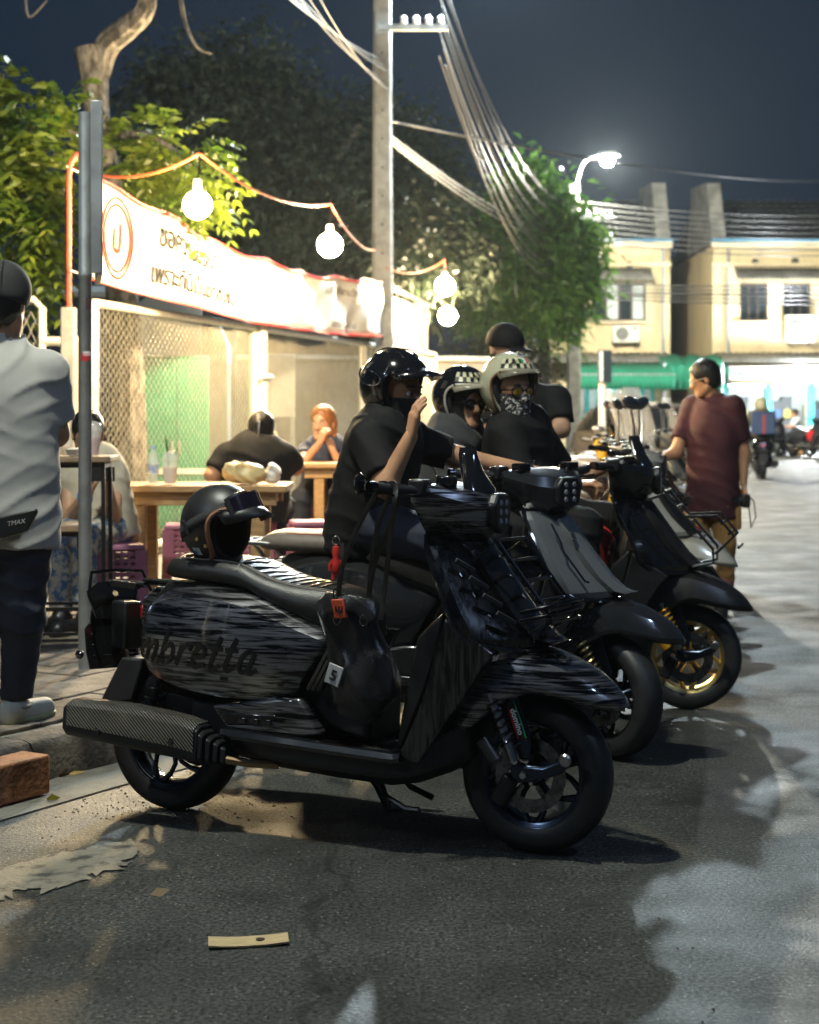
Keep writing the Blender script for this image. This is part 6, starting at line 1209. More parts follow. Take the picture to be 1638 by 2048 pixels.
for bq in (-.055, 0, .055): m = MB(); m.tube([hg(-.012 - .118 * math.cos(an) * 1.01, bq * math.cos(an * .9), .045 + .112 * math.sin(an) * 1.01) for an in np.linspace(0.0, 1.4, 9)], .0015, 5); m.build('cap_seam', BLKCLOTH, cp)
# black pouch slung on his hip
ph = at(18, 1042, D - .20); t = thing('hip_pouch', 'flat black hip pouch with pale lettering on the man in the pale tee', 'pouch', ph); m = MB(); m.prism([(-.18, -.02), (.10, .045), (.105, .035), (.07, -.035), (-.02, -.06), (-.18, -.075)], -.018, .018); pb = m.build('pouch', SATINK, t, bevel=.01); text('lettering', 'TMAX', .024, mat('pouch_print', (.55, .5, .48), .5), pb, M=Matrix.Translation((.03, -.0195, -.012)) @ Matrix.Rotation(R(10), 4, 'Y').inverted() @ Matrix.Rotation(R(90), 4, 'X'), shear=.3, depth=.0005)
# ================================================================ things on and round the first scooter
def b1(x, y, z): return Vector(bw(B1.location, ang1, x, y, z))
MATK = mat('matt_black_shell', (.012, .012, .013), .42, var=.15, vs=10); TANL = mat('tan_leather', (.30, .13, .055), .5, var=.15, vs=20, bump=.2, bs=200)
hp_ = b1(.225, -.01, .838); t = thing('open_face_helmet', 'matt black open face helmet with tan leather rim resting on the brushed scooter seat', 'helmet', hp_, ang1 - R(4))
HM = Matrix.Translation((-.02, 0, .118)) @ Matrix.Rotation(R(-2), 4, 'Y') @ Matrix.Scale(.94, 4)
hm = helmet(t, HM, MATK, TANL, peak=(MATK, .075, .03), name='shell', tr=.0085)
for x, z in ((-.015, -.045), (.012, -.07)): MB().lathe([(0, -.004), (.006, -.004), (.008, 0), (.008, .004)], HM @ Vector((x, -.128 * math.sqrt(1 - (x / .15) ** 2 - (z / .142) ** 2), z)), 'y', 10).build('brass_snap', GOLDM, hm)
m = MB(); m.loft([[HM @ Vector((x, -(.1295) * math.sqrt(1 - (x / .15) ** 2 - (z / .142) ** 2), z)) for x in (-.055, -.042, -.03, -.018)] for z in (-.103, -.09, -.077)], False, False); st = m.build('approval_sticker', mat('sticker_sky', (.55, .65, .78), .4), hm, sharp=0)
m = MB(); m.loft([[HM @ Vector((x, -(.1303) * math.sqrt(1 - (x / .15) ** 2 - (z / .142) ** 2), z)) for x in (-.054, -.046, -.038)] for z in (-.102, -.095, -.088)], False, False); m.build('sticker_print', mat('sticker_blue', (.05, .2, .5), .4), st, sharp=0)
# goggles strapped round it
gt = thing('riding_goggles', 'black goggles with mirrored lens strapped round the helmet on the seat', 'goggles', hp_, ang1 - R(4)); GR = HM @ Matrix.Rotation(R(-24), 4, 'Y')
rings = []
for an in np.linspace(.75, 2 * math.pi - .75, 40):
    ring = []
    for dz in (-.019, .019):
        k = math.sqrt(max(0, 1 - ((dz + .018) / .142) ** 2)); ring.append(GR @ Vector((.1545 * k * math.cos(an), .1325 * k * math.sin(an), dz + .018)))
    rings.append(ring)
m = MB(); m.loft(rings, False, False); sp_ = m.build('strap', mat('woven_strap', (.02, .02, .02), .8, bump=.5, bs=300), gt, solid=.003, sharp=0)
MB().box(GR @ Vector((-.055, -.129, .018)), (.012, .008, .05), (GR.to_3x3().normalized() @ Matrix.Rotation(R(20), 3, 'Z'))).build('strap_buckle', SATINK, sp_, bevel=.002)
def gog(rad, h, o, z0=.018): 
    out = []
    for an in np.linspace(-.78, .78, 17):
        hh = h * (1 - .30 * (abs(an) / .78) ** 3 - (.35 if abs(an) < .12 else 0)); out.append([GR @ Vector(((.15 + o) * math.cos(an), (.128 + o) * math.sin(an), z0 + hh)), GR @ Vector(((.15 + o + .012) * math.cos(an), (.128 + o + .012) * math.sin(an), z0 + hh * .9)), GR @ Vector(((.15 + o + .012) * math.cos(an), (.128 + o + .012) * math.sin(an), z0 - h * .9 + (.012 if abs(an) < .12 else 0))), GR @ Vector(((.15 + o) * math.cos(an), (.128 + o) * math.sin(an), z0 - h))])
    return out
m = MB(); m.loft(gog(0, .042, .004)); fr_ = m.build('frame', SATINK, gt, sharp=40)
m = MB(); m.loft([[GR @ Vector((.168 * math.cos(an), .146 * math.sin(an), .018 + zz * (1 - .3 * (abs(an) / .7) ** 3))) for zz in (-.030, -.015, 0, .015, .030)] for an in np.linspace(-.68, .68, 15)], False, False); m.build('lens', mat('mirror_lens', (.05, .035, .06), .05, metal=.8, coat=1.), fr_, sharp=0)
# leather tote hanging from the handlebar
bt = thing('leather_bag', 'black leather tote hanging by its straps from the scooter handlebar', 'bag', b1(.80, -.20, .40), ang1)
f = s_uni([s_box((.0, 0, .20), (.10, .04, .165), .036, Matrix.Rotation(R(-11), 3, 'Y')), s_ell((.05, 0, .10), (.075, .055, .10)), s_ell((-.055, 0, .30), (.05, .045, .06))], .07)
f = s_sub(f, s_ell((-.01, 0, .40), (.10, .04, .07)), .02); f2 = lambda P: s_wrinkle(f, .010, 26, 2., (1.6, .2, .7))(P) + .007 * np.abs(np.sin(16 * P[:, 2] + 34 * P[:, 0] + 2 * np.sin(17 * P[:, 2]))) * np.clip(P[:, 2] * 4, 0, 1)
sdf_obj('bag_body', f2, (-.2, -.16, -.08), (.24, .16, .44), .006, mat('soft_leather', (.013, .013, .014), .3, var=.3, vs=18, bump=.35, bs=180), bt)
for dx, dy in ((-.02, -.045), (.045, .035)):
    m = MB(); top = Vector((.80, -.20, .40)); g0 = Vector((.955 - .80 + dx * .45 - .03, -.27 + .20, 1.105 - .40)); pts = [Vector((dx - .02, dy, .30)), Vector((dx * .9, dy - .01, .45)), Vector((dx * .7 + .06, -.05 + dy * .5, .58)), g0 + Vector((0, dy * .5, -.02)), g0 + Vector((.0, dy * .2, .004)), g0 + Vector((.03, -dy * .3, .0)), g0 + Vector((.035, -dy, -.06)), Vector((dx + .07, -dy * .5, .45)), Vector((dx + .05, -dy * .6, .30))]
    m.tube([Vector(p) for p in spline(pts, 5)], .0095, 6, flat=((0, 1, 0.001), .22)); m.build('strap', LEATHER, bt)
for x, z in ((-.03, .30), (.06, .30)): MB().tube([(x + .012 * math.cos(v), -.062, z + .016 * math.sin(v)) for v in np.linspace(0, 6.28, 13)[:-1]], .0035, 6, True).build('ring', GLOSSK, bt)
MB().box((-.045, -.054, .13), (.05, .006, .062), Matrix.Rotation(R(18), 3, 'Y')).build('white_tag', mat('tag_white', (.5, .5, .5), .5), bt, bevel=.002)
text('tag_number', '5', .045, mat('tag_ink', (.02, .02, .02), .5), bt, M=Matrix.Translation((-.05, -.0585, .115)) @ Matrix.Rotation(R(-18), 4, 'Y').inverted() @ Matrix.Rotation(R(90), 4, 'X'), bold=.001)
kt = thing('key_pouch', 'orange red leather key pouch clipped to the hanging bag', 'key pouch', b1(.775, -.262, .735), ang1 + R(4)); m = MB(); m.prism([(-.024, .024), (.016, .028), (.03, -.03), (-.012, -.034)], -.007, .007); kb = m.build('pouch', mat('orange_leather', (.5, .07, .025), .5, bump=.2, bs=120), kt, bevel=.004)
for k in range(3): MB().tube([(-.008 + .01 * k, -.0085, -.008), (-.006 + .01 * k, -.0085, .006)], .0018, 5).build('embossed_letter', mat('dark_orange', (.25, .03, .01), .6), kb)
MB().tube([(-.01 + .008 * math.cos(v), 0, .04 + .016 * math.sin(v)) for v in np.linspace(0, 6.28, 11)[:-1]], .0025, 6, True).build('clip', GLOSSK, kt)
# ================================================================ ground details
def clip_poly(name, px, z, m, label, cat, jag=.012, kind=None):
    P = [gnd(*p) for p in px]; out = []
    for i in range(len(P)):
        a, b_ = P[i], P[(i + 1) % len(P)]; n = max(2, int((b_ - a).length / .02))
        for k in range(n): q = a.lerp(b_, k / n); out.append((q.x + random.uniform(-jag, jag), q.y + random.uniform(-jag, jag) * 1.6, z))
    o = MB().add(out, [tuple(range(len(out)))]).build(name, m, fix=False); return tag(o, label, cat, kind=kind)
clip_poly('paint_patch', [(-40, 1752), (60, 1722), (150, 1700), (272, 1684), (262, 1712), (244, 1742), (190, 1752), (150, 1768), (100, 1786), (62, 1780), (-40, 1812)], .0045, mat('worn_road_paint', (.215, .195, .15), .8, col2=(.05, .048, .043), vs=13, band=(.50, .66), bump=.7, bs=80), 'worn cream paint patch on the road before the kerb', 'road paint', .022)
a, b_ = gnd(415, 1893), gnd(575, 1884); t = thing('wood_strip', 'thin pale wood strip with a dark knot hole lying on the asphalt', 'wood strip', ((a + b_) / 2), math.atan2((b_ - a).y, (b_ - a).x)); ln = (b_ - a).length; rings = []
for i in range(9): x = -ln / 2 + ln * i / 8; z = .003 + .005 * (i / 8 - .5) ** 2 * 4; rings.append([(x, -.034, z), (x + .004, .036, z + .003), (x + .004, .036, z + .006), (x, -.034, z + .004)])
MB().loft(rings).build('strip', mat('pale_wood', (.5, .38, .2), .7, var=.15, vs=6, stretch=(3, 30, 3), bump=.2), t); MB().lathe([(0, .0112), (.011, .0110), (.0115, .007)], (ln * .16, .003, 0), 'z', 12).build('knot', mat('knot_dark', (.04, .025, .015), .8), t)
t = thing('clay_block', 'chipped orange clay block lying in the gutter against the kerb', 'brick', (-1.37, 5.78, 0.006), R(59)); m = MB(); m.box((0, 0, .072), (.30, .13, .134)); cb = m.build('block', mat('clay', (.27, .115, .05), .85, var=.35, vs=7, bump=.6, bs=50), t, bevel=.008)
for z in (.045, .10): MB().box((.151, .0, z), (.006, .07, .03)).build('core_hole', mat('clay_dark', (.07, .03, .015), .9), cb)
P = []
for i in range(900):
    if i < 500: x, y = rng.uniform(-1.6, .7), rng.uniform(3.6, 6.5)
    elif i < 760: p = KS[int(rng.uniform(14, 40))]; x, y = p.x + rng.normal() * .12 + .12, p.y + rng.normal() * .2
    else: c = b1(.0, 0, 0); x, y = c.x + rng.normal() * .22, c.y + rng.normal() * .1
    P.append((x, y))
m = MB()
for x, y in P:
    r = float(rng.uniform(.0012, .0034)); m.box((x, y, r * .5 + .001), (r * 2 * rng.uniform(.6, 1.4), r * 2, r * 1.1), Matrix.Rotation(rng.uniform(0, 3), 3, 'Z') @ Matrix.Rotation(rng.uniform(-.3, .3), 3, 'X'), .6)
tag(m.build('gravel', mat('pebble', (.17, .15, .13), .8, var=.4, vs=40), sharp=30, fix=False), 'loose grit and pebbles scattered over the asphalt', 'gravel', kind='stuff')
for i, (px, py, col) in enumerate(((92, 1603, (.35, .3, .03)), (128, 1553, (.3, .22, .06)), (110, 1558, (.16, .1, .04)), (300, 1795, (.2, .14, .07)))):
    p = gnd(px, py); V, Q = leaves(np.array([[0, 0, .008]]), np.array([[1, .2 * i, .12]]), .07, .03, .0); o = link('fallen_leaf', np_mesh('fallen_leaf', V + np.array(p), Q), mat('dry_leaf%d' % i, col, .7), None, 0)
    tag(o, ('bright yellow leaf fallen on the gutter edge', 'dry tan leaf lying by the clay block', 'dry brown leaf curled by the clay block', 'brown leaf lying on the road by the paint patch')[i], 'leaf')
# ================================================================ street food tables
WOOD = mat('pine_plank', (.42, .25, .11), .6, var=.18, vs=5, stretch=(2, 14, 14), bump=.15); WOODT = mat('stool_top_wood', (.30, .21, .13), .6, var=.2, vs=6, stretch=(2, 14, 14))
def table(x0, x1, d, dep, label, zt=.90, rz=0):
    t = thing('wooden_table', label, 'table', ((x0 + x1) / 2, d, .155), rz); w = x1 - x0; z = zt - .155
    for k in range(4): MB().box((0, -dep / 2 + dep * (k + .5) / 4, z - .018), (w, dep / 4 - .004, .036)).build('plank', WOOD, t, bevel=.004)
    for s in (-1, 1): MB().box((0, s * (dep / 2 - .06), z - .075), (w - .12, .03, .075)).build('apron', WOOD, t, bevel=.003); MB().box((s * (w / 2 - .1), 0, z - .075), (.03, dep - .16, .075)).build('apron', WOOD, t, bevel=.003)
    for sx in (-1, 1):
        for sy in (-1, 1): MB().box((sx * (w / 2 - .17), sy * (dep / 2 - .09), (z - .04) / 2), (.075, .075, z - .04)).build('leg', WOOD, t, bevel=.005)
    return t
xa, xb = (218 - 819) / F * 9.7, (574 - 819) / F * 9.7
table(xa, xb, 9.95, .62, 'pine plank table with drinks and a food bag beside the fence')
table((592 - 819) / F * 12.8, (592 - 819) / F * 12.8 + .85, 13.1, .6, 'pine table between the two seated women', .93)
def tabletop(px, d=9.85): return Vector(((px - 819) / F * d, d, .905))
CLEAR = mat('clear_plastic', (.85, .88, .9), .08, alpha=.35, coat=.5); MILK = mat('iced_drink', (.7, .62, .52), .4); LABELB = mat('bottle_label', (.15, .3, .65), .4, col2=(.75, .78, .8), vs=30)
t = thing('water_bottle', 'clear water bottle with blue label on the pine table', 'bottle', tabletop(306)); MB().lathe([(0, 0), (.03, 0), (.033, .01), (.032, .05), (.033, .09), (.033, .14), (.028, .165), (.014, .195), (.013, .205), (0, .205)], axis='z', n=16).build('bottle', CLEAR, t); MB().lathe([(.0335, .06), (.0335, .115)], axis='z', n=16).build('label', LABELB, t); MB().lathe([(.015, .2), (.015, .222), (0, .223)], axis='z', n=12).build('cap', mat('cap_blue', (.4, .55, .75), .4), t)
def cup(p, label, liquid, straw, s=1.):
    t = thing('plastic_cup', label, 'cup', p); MB().lathe([(0, 0), (.028 * s, 0), (.042 * s, .115 * s), (.044 * s, .117 * s)], axis='z', n=16).build('cup', CLEAR, t); MB().lathe([(0, .004), (.0265 * s, .004), (.037 * s, .085 * s), (0, .085 * s)], axis='z', n=16).build('drink', liquid, t); MB().lathe([(.044 * s, .117 * s), (.043 * s, .135 * s), (.032 * s, .155 * s), (.012 * s, .163 * s), (0, .164 * s)], axis='z', n=16).build('dome_lid', CLEAR, t); MB().tube([(0, 0, .02), (-.02, 0, .20 * s), (-.028, 0, .235 * s)], .004, 6).build('straw', straw, t); return t
cup(tabletop(340), 'dome lidded iced drink with dark straw beside the water bottle', MILK, SATINK, 1.15)
def crumple(p, label, m_, r, seed, name='food_bag'):
    f = s_uni([s_ell((0, 0, r[2] * .9), r), s_ell((r[0] * .5, 0, r[2] * .7), (r[0] * .6, r[1], r[2] * .7)), s_ell((-r[0] * .4, 0, r[2] * 1.1), (r[0] * .5, r[1] * .8, r[2] * .8))], .05); g = lambda P: s_wrinkle(f, .006, 45, seed, (1.3, .5, 1.4))(P) + .004 * np.abs(np.sin(90 * P[:, 0] + 60 * P[:, 2] + 4 * np.sin(50 * P[:, 1])))
    t = thing(name, label, 'bag', p); sdf_obj('bag', s_int(g, s_plane((0, 0, 0), (0, 0, -1))), (-r[0] * 1.8, -r[1] * 1.7, -.02), (r[0] * 1.9, r[1] * 1.7, r[2] * 2.9), .009, m_, t, sharp=25); m = MB(); m.tube([(-r[0] * .3, -r[1], r[2] * 1.5), (0, -r[1] * .9, r[2] * 1.9), (r[0] * .5, -r[1] * .8, r[2] * 1.6)], .006, 5); m.build('bag_handle', m_, t)
crumple(tabletop(486), 'knotted pale yellow plastic bag of food on the pine table', mat('yellow_film', (.75, .6, .3), .3, var=.15, vs=14, trans=.15), (.12, .09, .065), 1.); crumple(tabletop(545, 9.9), 'small white plastic bag beside the yellow food bag', mat('white_film', (.8, .78, .72), .35, trans=.15), (.035, .05, .055), 3.)
def frame_stool(px, d, zt, w, label, name='bar_stool', cat='stool', splay=.16, rings_=(.18, .42), rz=.2, topm=WOODT, th=.035):
    t = thing(name, label, cat, ((px - 819) / F * d, d, .155), rz); h = zt - .155; hw = w / 2
    MB().box((0, 0, h - th / 2), (w, w * .8, th)).build('top', topm, t, bevel=.006); c = []
    for sx in (-1, 1):
        for sy in (-1, 1):
            a, b_ = Vector((sx * (hw - .04), sy * (hw * .8 - .035), h - th)), Vector((sx * (hw - .04) * (1 + splay), sy * (hw * .8 - .035) * (1 + splay), 0)); MB().tube([a, b_], .0145, 4).build('leg', BLACKM, t, sharp=20); c.append((sx, sy, a, b_))
    for q in (0.02,) + tuple(1 - r_ for r_ in rings_):
        P = [c[i][2].lerp(c[i][3], q) for i in (0, 1, 3, 2)]
        for i in range(4): MB().tube([P[i], P[(i + 1) % 4]], .009 if q > .03 else .013, 4).build('rail', BLACKM, t, sharp=20)
    return t
frame_stool(204, 10.0, .80, .40, 'tall black framed stool with wooden top before the pine table'); frame_stool(106, 8.0, .80, .34, 'tall black framed stool tucked behind the man in the pale tee', rz=.1)
frame_stool(145, 8.6, 1.10, .42, 'tall black framed bar table holding cups and bowls', 'bar_table', 'table', .05, (.2,), .05, WOODT, .03)
def bt_(px, d=8.5): return Vector(((px - 819) / F * d, d, 1.103))
cup(bt_(186), 'iced drink with green straw on the bar table', mat('pink_drink', (.6, .3, .25), .4), mat('green_straw', (.1, .5, .12), .4), 1.05); cup(bt_(112, 8.6), 'tall pale cup behind the sauce bottle on the bar table', mat('pale_drink', (.75, .66, .6), .4), WHITEP, 1.0)
t = thing('sauce_bottle', 'small bottle of yellow drink on the bar table', 'bottle', bt_(131)); MB().lathe([(0, 0), (.024, 0), (.025, .07), (.012, .10), (.012, .125), (0, .126)], axis='z', n=14).build('glass', CLEAR, t); MB().lathe([(0, .004), (.022, .004), (.022, .045), (0, .045)], axis='z', n=14).build('drink', mat('yellow_drink', (.6, .33, .03), .3), t)
for px, d in ((145, 8.45), (160, 8.55)):
    t = thing('bowl', 'small white bowl on the bar table by the bottle' if px < 150 else 'small white bowl on the bar table by the pole', 'bowl', bt_(px, d)); MB().lathe([(0, 0), (.02, 0), (.036, .03), (.038, .032), (.034, .03), (.02, .006), (0, .005)], axis='z', n=16).build('bowl', WHITEP, t)
    MB().ell((0, 0, .026), (.028, .028, .015), 10, 6).build('food', mat('rice', (.7, .66, .55), .8, bump=.6, bs=200), t)
PURP = mat('purple_plastic', (.30, .11, .19), .5, var=.08)
def pstool(px, d, label, rz=0.):
    t = thing('plastic_stool', label, 'stool', ((px - 819) / F * d, d, .155), rz); MB().box((0, 0, .435), (.27, .27, .03), None, .94).build('seat', PURP, t, bevel=.008)
    for sx in (-1, 1):
        for sy in (-1, 1):
            m = MB(); a = .135; m.loft([[(sx * (a + .02), sy * (a + .02), 0), (sx * (a - .035), sy * (a + .02), 0), (sx * (a - .035), sy * (a + .008), 0), (sx * (a + .008), sy * (a + .008), 0), (sx * (a + .008), sy * (a - .035), 0), (sx * (a + .02), sy * (a - .035), 0)], [(sx * (a), sy * (a), .42), (sx * (a - .06), sy * a, .42), (sx * (a - .06), sy * (a - .012), .42), (sx * (a - .012), sy * (a - .012), .42), (sx * (a - .012), sy * (a - .06), .42), (sx * a, sy * (a - .06), .42)]]); m.build('leg', PURP, t)
    for s in (-1, 1):   # woven skirt slats
        for k in range(7):
            for ax_ in (0, 1):
                z = .40 - .035 * k; o = .136 + .018 * (1 - z / .42)
                c = (0, s * o, z) if ax_ else (s * o, 0, z); sz = (.2, .006, .02) if ax_ else (.006, .2, .02); MB().box(c, sz).build('woven_slat', PURP, t)
        for k in range(5):
            for ax_ in (0, 1):
                u = -.08 + .04 * k; o = .14; c = (u, s * (o + .004), .29) if ax_ else (s * (o + .004), u, .29); sz = (.014, .006, .25) if ax_ else (.006, .014, .25); MB().box(c, sz).build('woven_slat', PURP, t)
    return t
pstool(236, 9.3, 'purple woven plastic stool under the person with the phone', .3); pstool(372, 10.9, 'purple woven plastic stool behind the helmet on the seat', .1); pstool(622, 11.2, 'purple woven plastic stool behind the first rider', .2); pstool(508, 11.6, 'purple woven plastic stool under the woman with the braid', .0)
pstool(650, 13.6, 'purple woven plastic stool under the woman with auburn hair', .0)
# ================================================================ people at the tables
X, D = (508 - 819) / F * 11.5, 11.5; w = lambda px, py, d=11.5: np.array(at(px, py, d))
J = dict(pelvis=(X, D, .70), neck=w(522, 895), head=w(524, 862, 11.55), shL=w(452, 912), shR=w(572, 912), elL=w(425, 950, 11.45), wrL=w(452, 968, 11.75), elR=w(592, 935, 11.6), wrR=w(556, 885, 11.75), hipL=(X - .1, D + .05, .68), hipR=(X + .1, D + .05, .68), knL=(X - .16, D + .45, .66), knR=(X + .16, D + .45, .66), anL=(X - .16, D + .4, .25), anR=(X + .16, D + .4, .25), toL=(X - .16, D + .55, .16), toR=(X + .16, D + .55, .16))
PB = person('seated woman with black braided hair and black top, back turned', J, BLKCLOTH, NAVY, shoes=(SATINK, RUBBER), headf=(.1, 1, -.15), res=.013, hair=(HAIRK, 'bun'), hands={'R': ((-.4, .2, .8), (-.8, .3, 0), .8), 'L': ((.9, .3, 0), (0, 0, -1), .4)}, bulk=1.25, sleeve=.6, hs=1.0)
m = MB(); m.tube([PB['hg'](-.155, -.01, .05), PB['hg'](-.16, -.008, .0), PB['hg'](-.155, -.004, -.07)], .004, 5); m.build('hair_clip', mat('clip_silver', (.5, .45, .4), .3, metal=.8), PB['t'])
X, D = (650 - 819) / F * 13.5, 13.5; w = lambda px, py, d=13.5: np.array(at(px, py, d))
J = dict(pelvis=(X, D, .72), neck=w(652, 888), head=w(645, 846, 13.42), shL=w(692, 905), shR=w(612, 905), elL=w(690, 950, 13.3), wrL=w(665, 900, 13.22), elR=w(604, 930, 13.2), wrR=w(640, 885, 13.15), hipL=(X + .1, D - .05, .7), hipR=(X - .1, D - .05, .7), knL=(X + .16, D - .42, .66), knR=(X - .16, D - .42, .66), anL=(X + .16, D - .38, .25), anR=(X - .16, D - .38, .25), toL=(X + .16, D - .55, .16), toR=(X - .16, D - .55, .16))
PC = person('seated woman with auburn hair and navy top facing the tables', J, mat('navy_top', (.02, .03, .07), .8, var=.15), NAVY, skin=SKIN2, shoes=(SATINK, RUBBER), headf=(-.35, -.93, -.05), res=.013, hair=(mat('auburn_hair', (.25, .10, .03), .45, var=.3, vs=50, bump=.5, bs=120, stretch=(1, 1, .3)), 'long'), hands={'R': ((.3, -.1, .9), (.7, .5, 0), .7), 'L': ((-.3, -.1, .9), (-.7, .5, 0), .7)}, sleeve=.2, hs=1.08)
PC['eyes'](); m = MB(); m.tube([PC['hg'](.086, .02, -.071), PC['hg'](.092, 0, -.071), PC['hg'](.086, -.02, -.071)], [.003, .008, .003], 6); m.build('lips', LIPM, PC['t'])
X, D = (205 - 819) / F * 9.4, 9.4; w = lambda px, py, d=9.4: np.array(at(px, py, d)); FLOR = mat('blue_floral_cotton', (.45, .42, .33), .85, col2=(.07, .14, .26), vs=22, band=(.46, .56))
J = dict(pelvis=(X, D, .70), neck=w(178, 918), head=w(176, 868, 9.36), shL=w(232, 950), shR=w(142, 950), elL=w(226, 1030, 9.25), wrL=w(216, 970, 9.05), elR=w(138, 1035, 9.25), wrR=w(178, 985, 9.05), hipL=(X + .06, D - .05, .68), hipR=(X - .1, D - .05, .68), knL=w(165, 1085, 9.0), knR=w(112, 1080, 9.05), anL=w(170, 1225, 8.95), anR=w(122, 1225, 9.0), toL=(X - .12, 8.78, .16), toR=(X - .26, 8.8, .16))
PD = person('person in pale singlet and blue floral trousers filming with a phone on the purple stool', J, mat('cream_singlet', (.55, .5, .38), .85, var=.1), FLOR, skin=SKIN2, shoes=(SATINK, RUBBER), headf=(.2, -.95, -.15), res=.012, hair=(HAIRK, 'short'), hands={'L': ((-.3, -.2, .9), (-.8, .3, .1), .7), 'R': ((.4, -.2, .8), (.8, .3, .1), .7)}, sleeve=.02); PD['eyes']()
ph = w(200, 948, 9.0); t = thing('mobile_phone', 'black phone held sideways by the person in floral trousers', 'phone', ph, R(-5)); MB().box((0, 0, 0), (.16, .009, .078)).build('body', SATINK, t, bevel=.004); MB().box((-.055, -.006, .018), (.03, .004, .03)).build('camera_bump', GLOSSK, t, bevel=.002)
m = MB(); c = PD['J']['elR'] * .2 + PD['J']['wrR'] * .8; ax = nrm(PD['J']['wrR'] - PD['J']['elR']); s1 = nrm(np.cross(ax, (0, 1, 0))); s2 = np.cross(s1, ax); m.tube([c + (s1 * math.cos(v) + s2 * math.sin(v)) * .034 for v in np.linspace(0, 6.283, 17)[:-1]], .012, 6, True); m.build('blue_wristband', mat('blue_band', (.08, .16, .42), .5), PD['t'])
# ================================================================ further scooters in the row
PCOL = lambda n, c: mat('paint_' + n, c, .2, coat=1., metal=.15, var=.04)
def pal(c, seat=LEATHER, rim=ALU, **k): return dict(body=c, shield=c, fender=c, apron=c, seat=seat, rim=rim, headset=c, horn=SATINK, stalk=ALU, **k)
def row(label, X, D, ang, p, opts, steer=0.): return scooter('scooter', label, Vector((X, D, 0)) - Vector((math.cos(ang), math.sin(ang), 0)) * 1.31, ang, p, steer, det=False, opts=opts)
WH = PCOL('ivory', (.55, .52, .44)); RED = PCOL('red', (.42, .02, .02)); YEL = PCOL('yellow', (.6, .38, .02)); SIL = PCOL('silver', (.4, .4, .4))
row('ivory scooter parked next to the one with the gold wheel', 1.58, 9.7, R(-14), pal(WH, piping=None or STITCH), ('mirror',))
row('red and ivory scooter beside the man in maroon', 1.72, 11.1, R(-12), dict(pal(RED), shield=WH, horn=RED), ('fly', 'front_rack'), R(-20))
row('dark scooter with clear wind screen before the man in maroon', 1.78, 12.3, R(-14), pal(GLOSSK), ('mirror', 'screen'), R(10))
row('yellow scooter parked beyond the wind screen', 1.85, 13.6, R(-12), pal(YEL, seat=TANSEAT), ('fly',), R(20))
row('silver scooter with clear wind screen in the middle of the row', 2.25, 14.9, R(-10), pal(SIL), ('mirror', 'screen'))
row('orange scooter parked behind the silver one', 2.3, 16.2, R(-13), pal(PCOL('orange', (.55, .16, .02))), ('screen',), R(-15)); row('cream scooter near the end of the row', 2.9, 17.6, R(-12), pal(WH, seat=TANSEAT), ('mirror', 'front_rack')); row('black scooter at the end of the row by the car', 3.2, 19.2, R(-10), pal(SATINK), ('mirror', 'screen'))
for i_, (X_, D_, nm_, c_, o_) in enumerate(((1.66, 10.4, 'white scooter squeezed beside the ivory one', PCOL('white', (.6, .6, .58)), ('mirror', 'screen')), (1.80, 11.7, 'chrome yellow scooter between the red one and the dark one', YEL, ('screen', 'front_rack')), (1.95, 12.95, 'ruby scooter with chrome mirrors behind the dark one', RED, ('mirror', 'fly')), (2.05, 14.2, 'pearl scooter with tall screen behind the yellow one', WH, ('mirror', 'screen')), (2.35, 15.5, 'slate blue scooter behind the silver one', PCOL('slate', (.08, .12, .18)), ('mirror', 'front_rack')), (2.6, 16.9, 'white scooter with tan seat behind the orange one', PCOL('white', ()), ('mirror', 'screen')))):
    row(nm_, X_, D_, R(-13 - 2 * (i_ % 3)), pal(c_, seat=TANSEAT if i_ % 2 else LEATHER, rim=CHROME), o_, steer=R(12 - 9 * (i_ % 4)))
t = thing('rain_jacket', 'red rain jacket stuffed behind the black scooter leg shield', 'jacket', bw(p3, a3, .88, -.05, .42), a3); f = s_uni([s_ell((0, 0, .16), (.10, .13, .17)), s_ell((.03, .03, .30), (.07, .10, .09))], .05); sdf_obj('cloth', s_wrinkle(f, .01, 34, 1.), (-.2, -.25, -.08), (.25, .25, .5), .011, mat('red_nylon', (.6, .03, .02), .45), t)
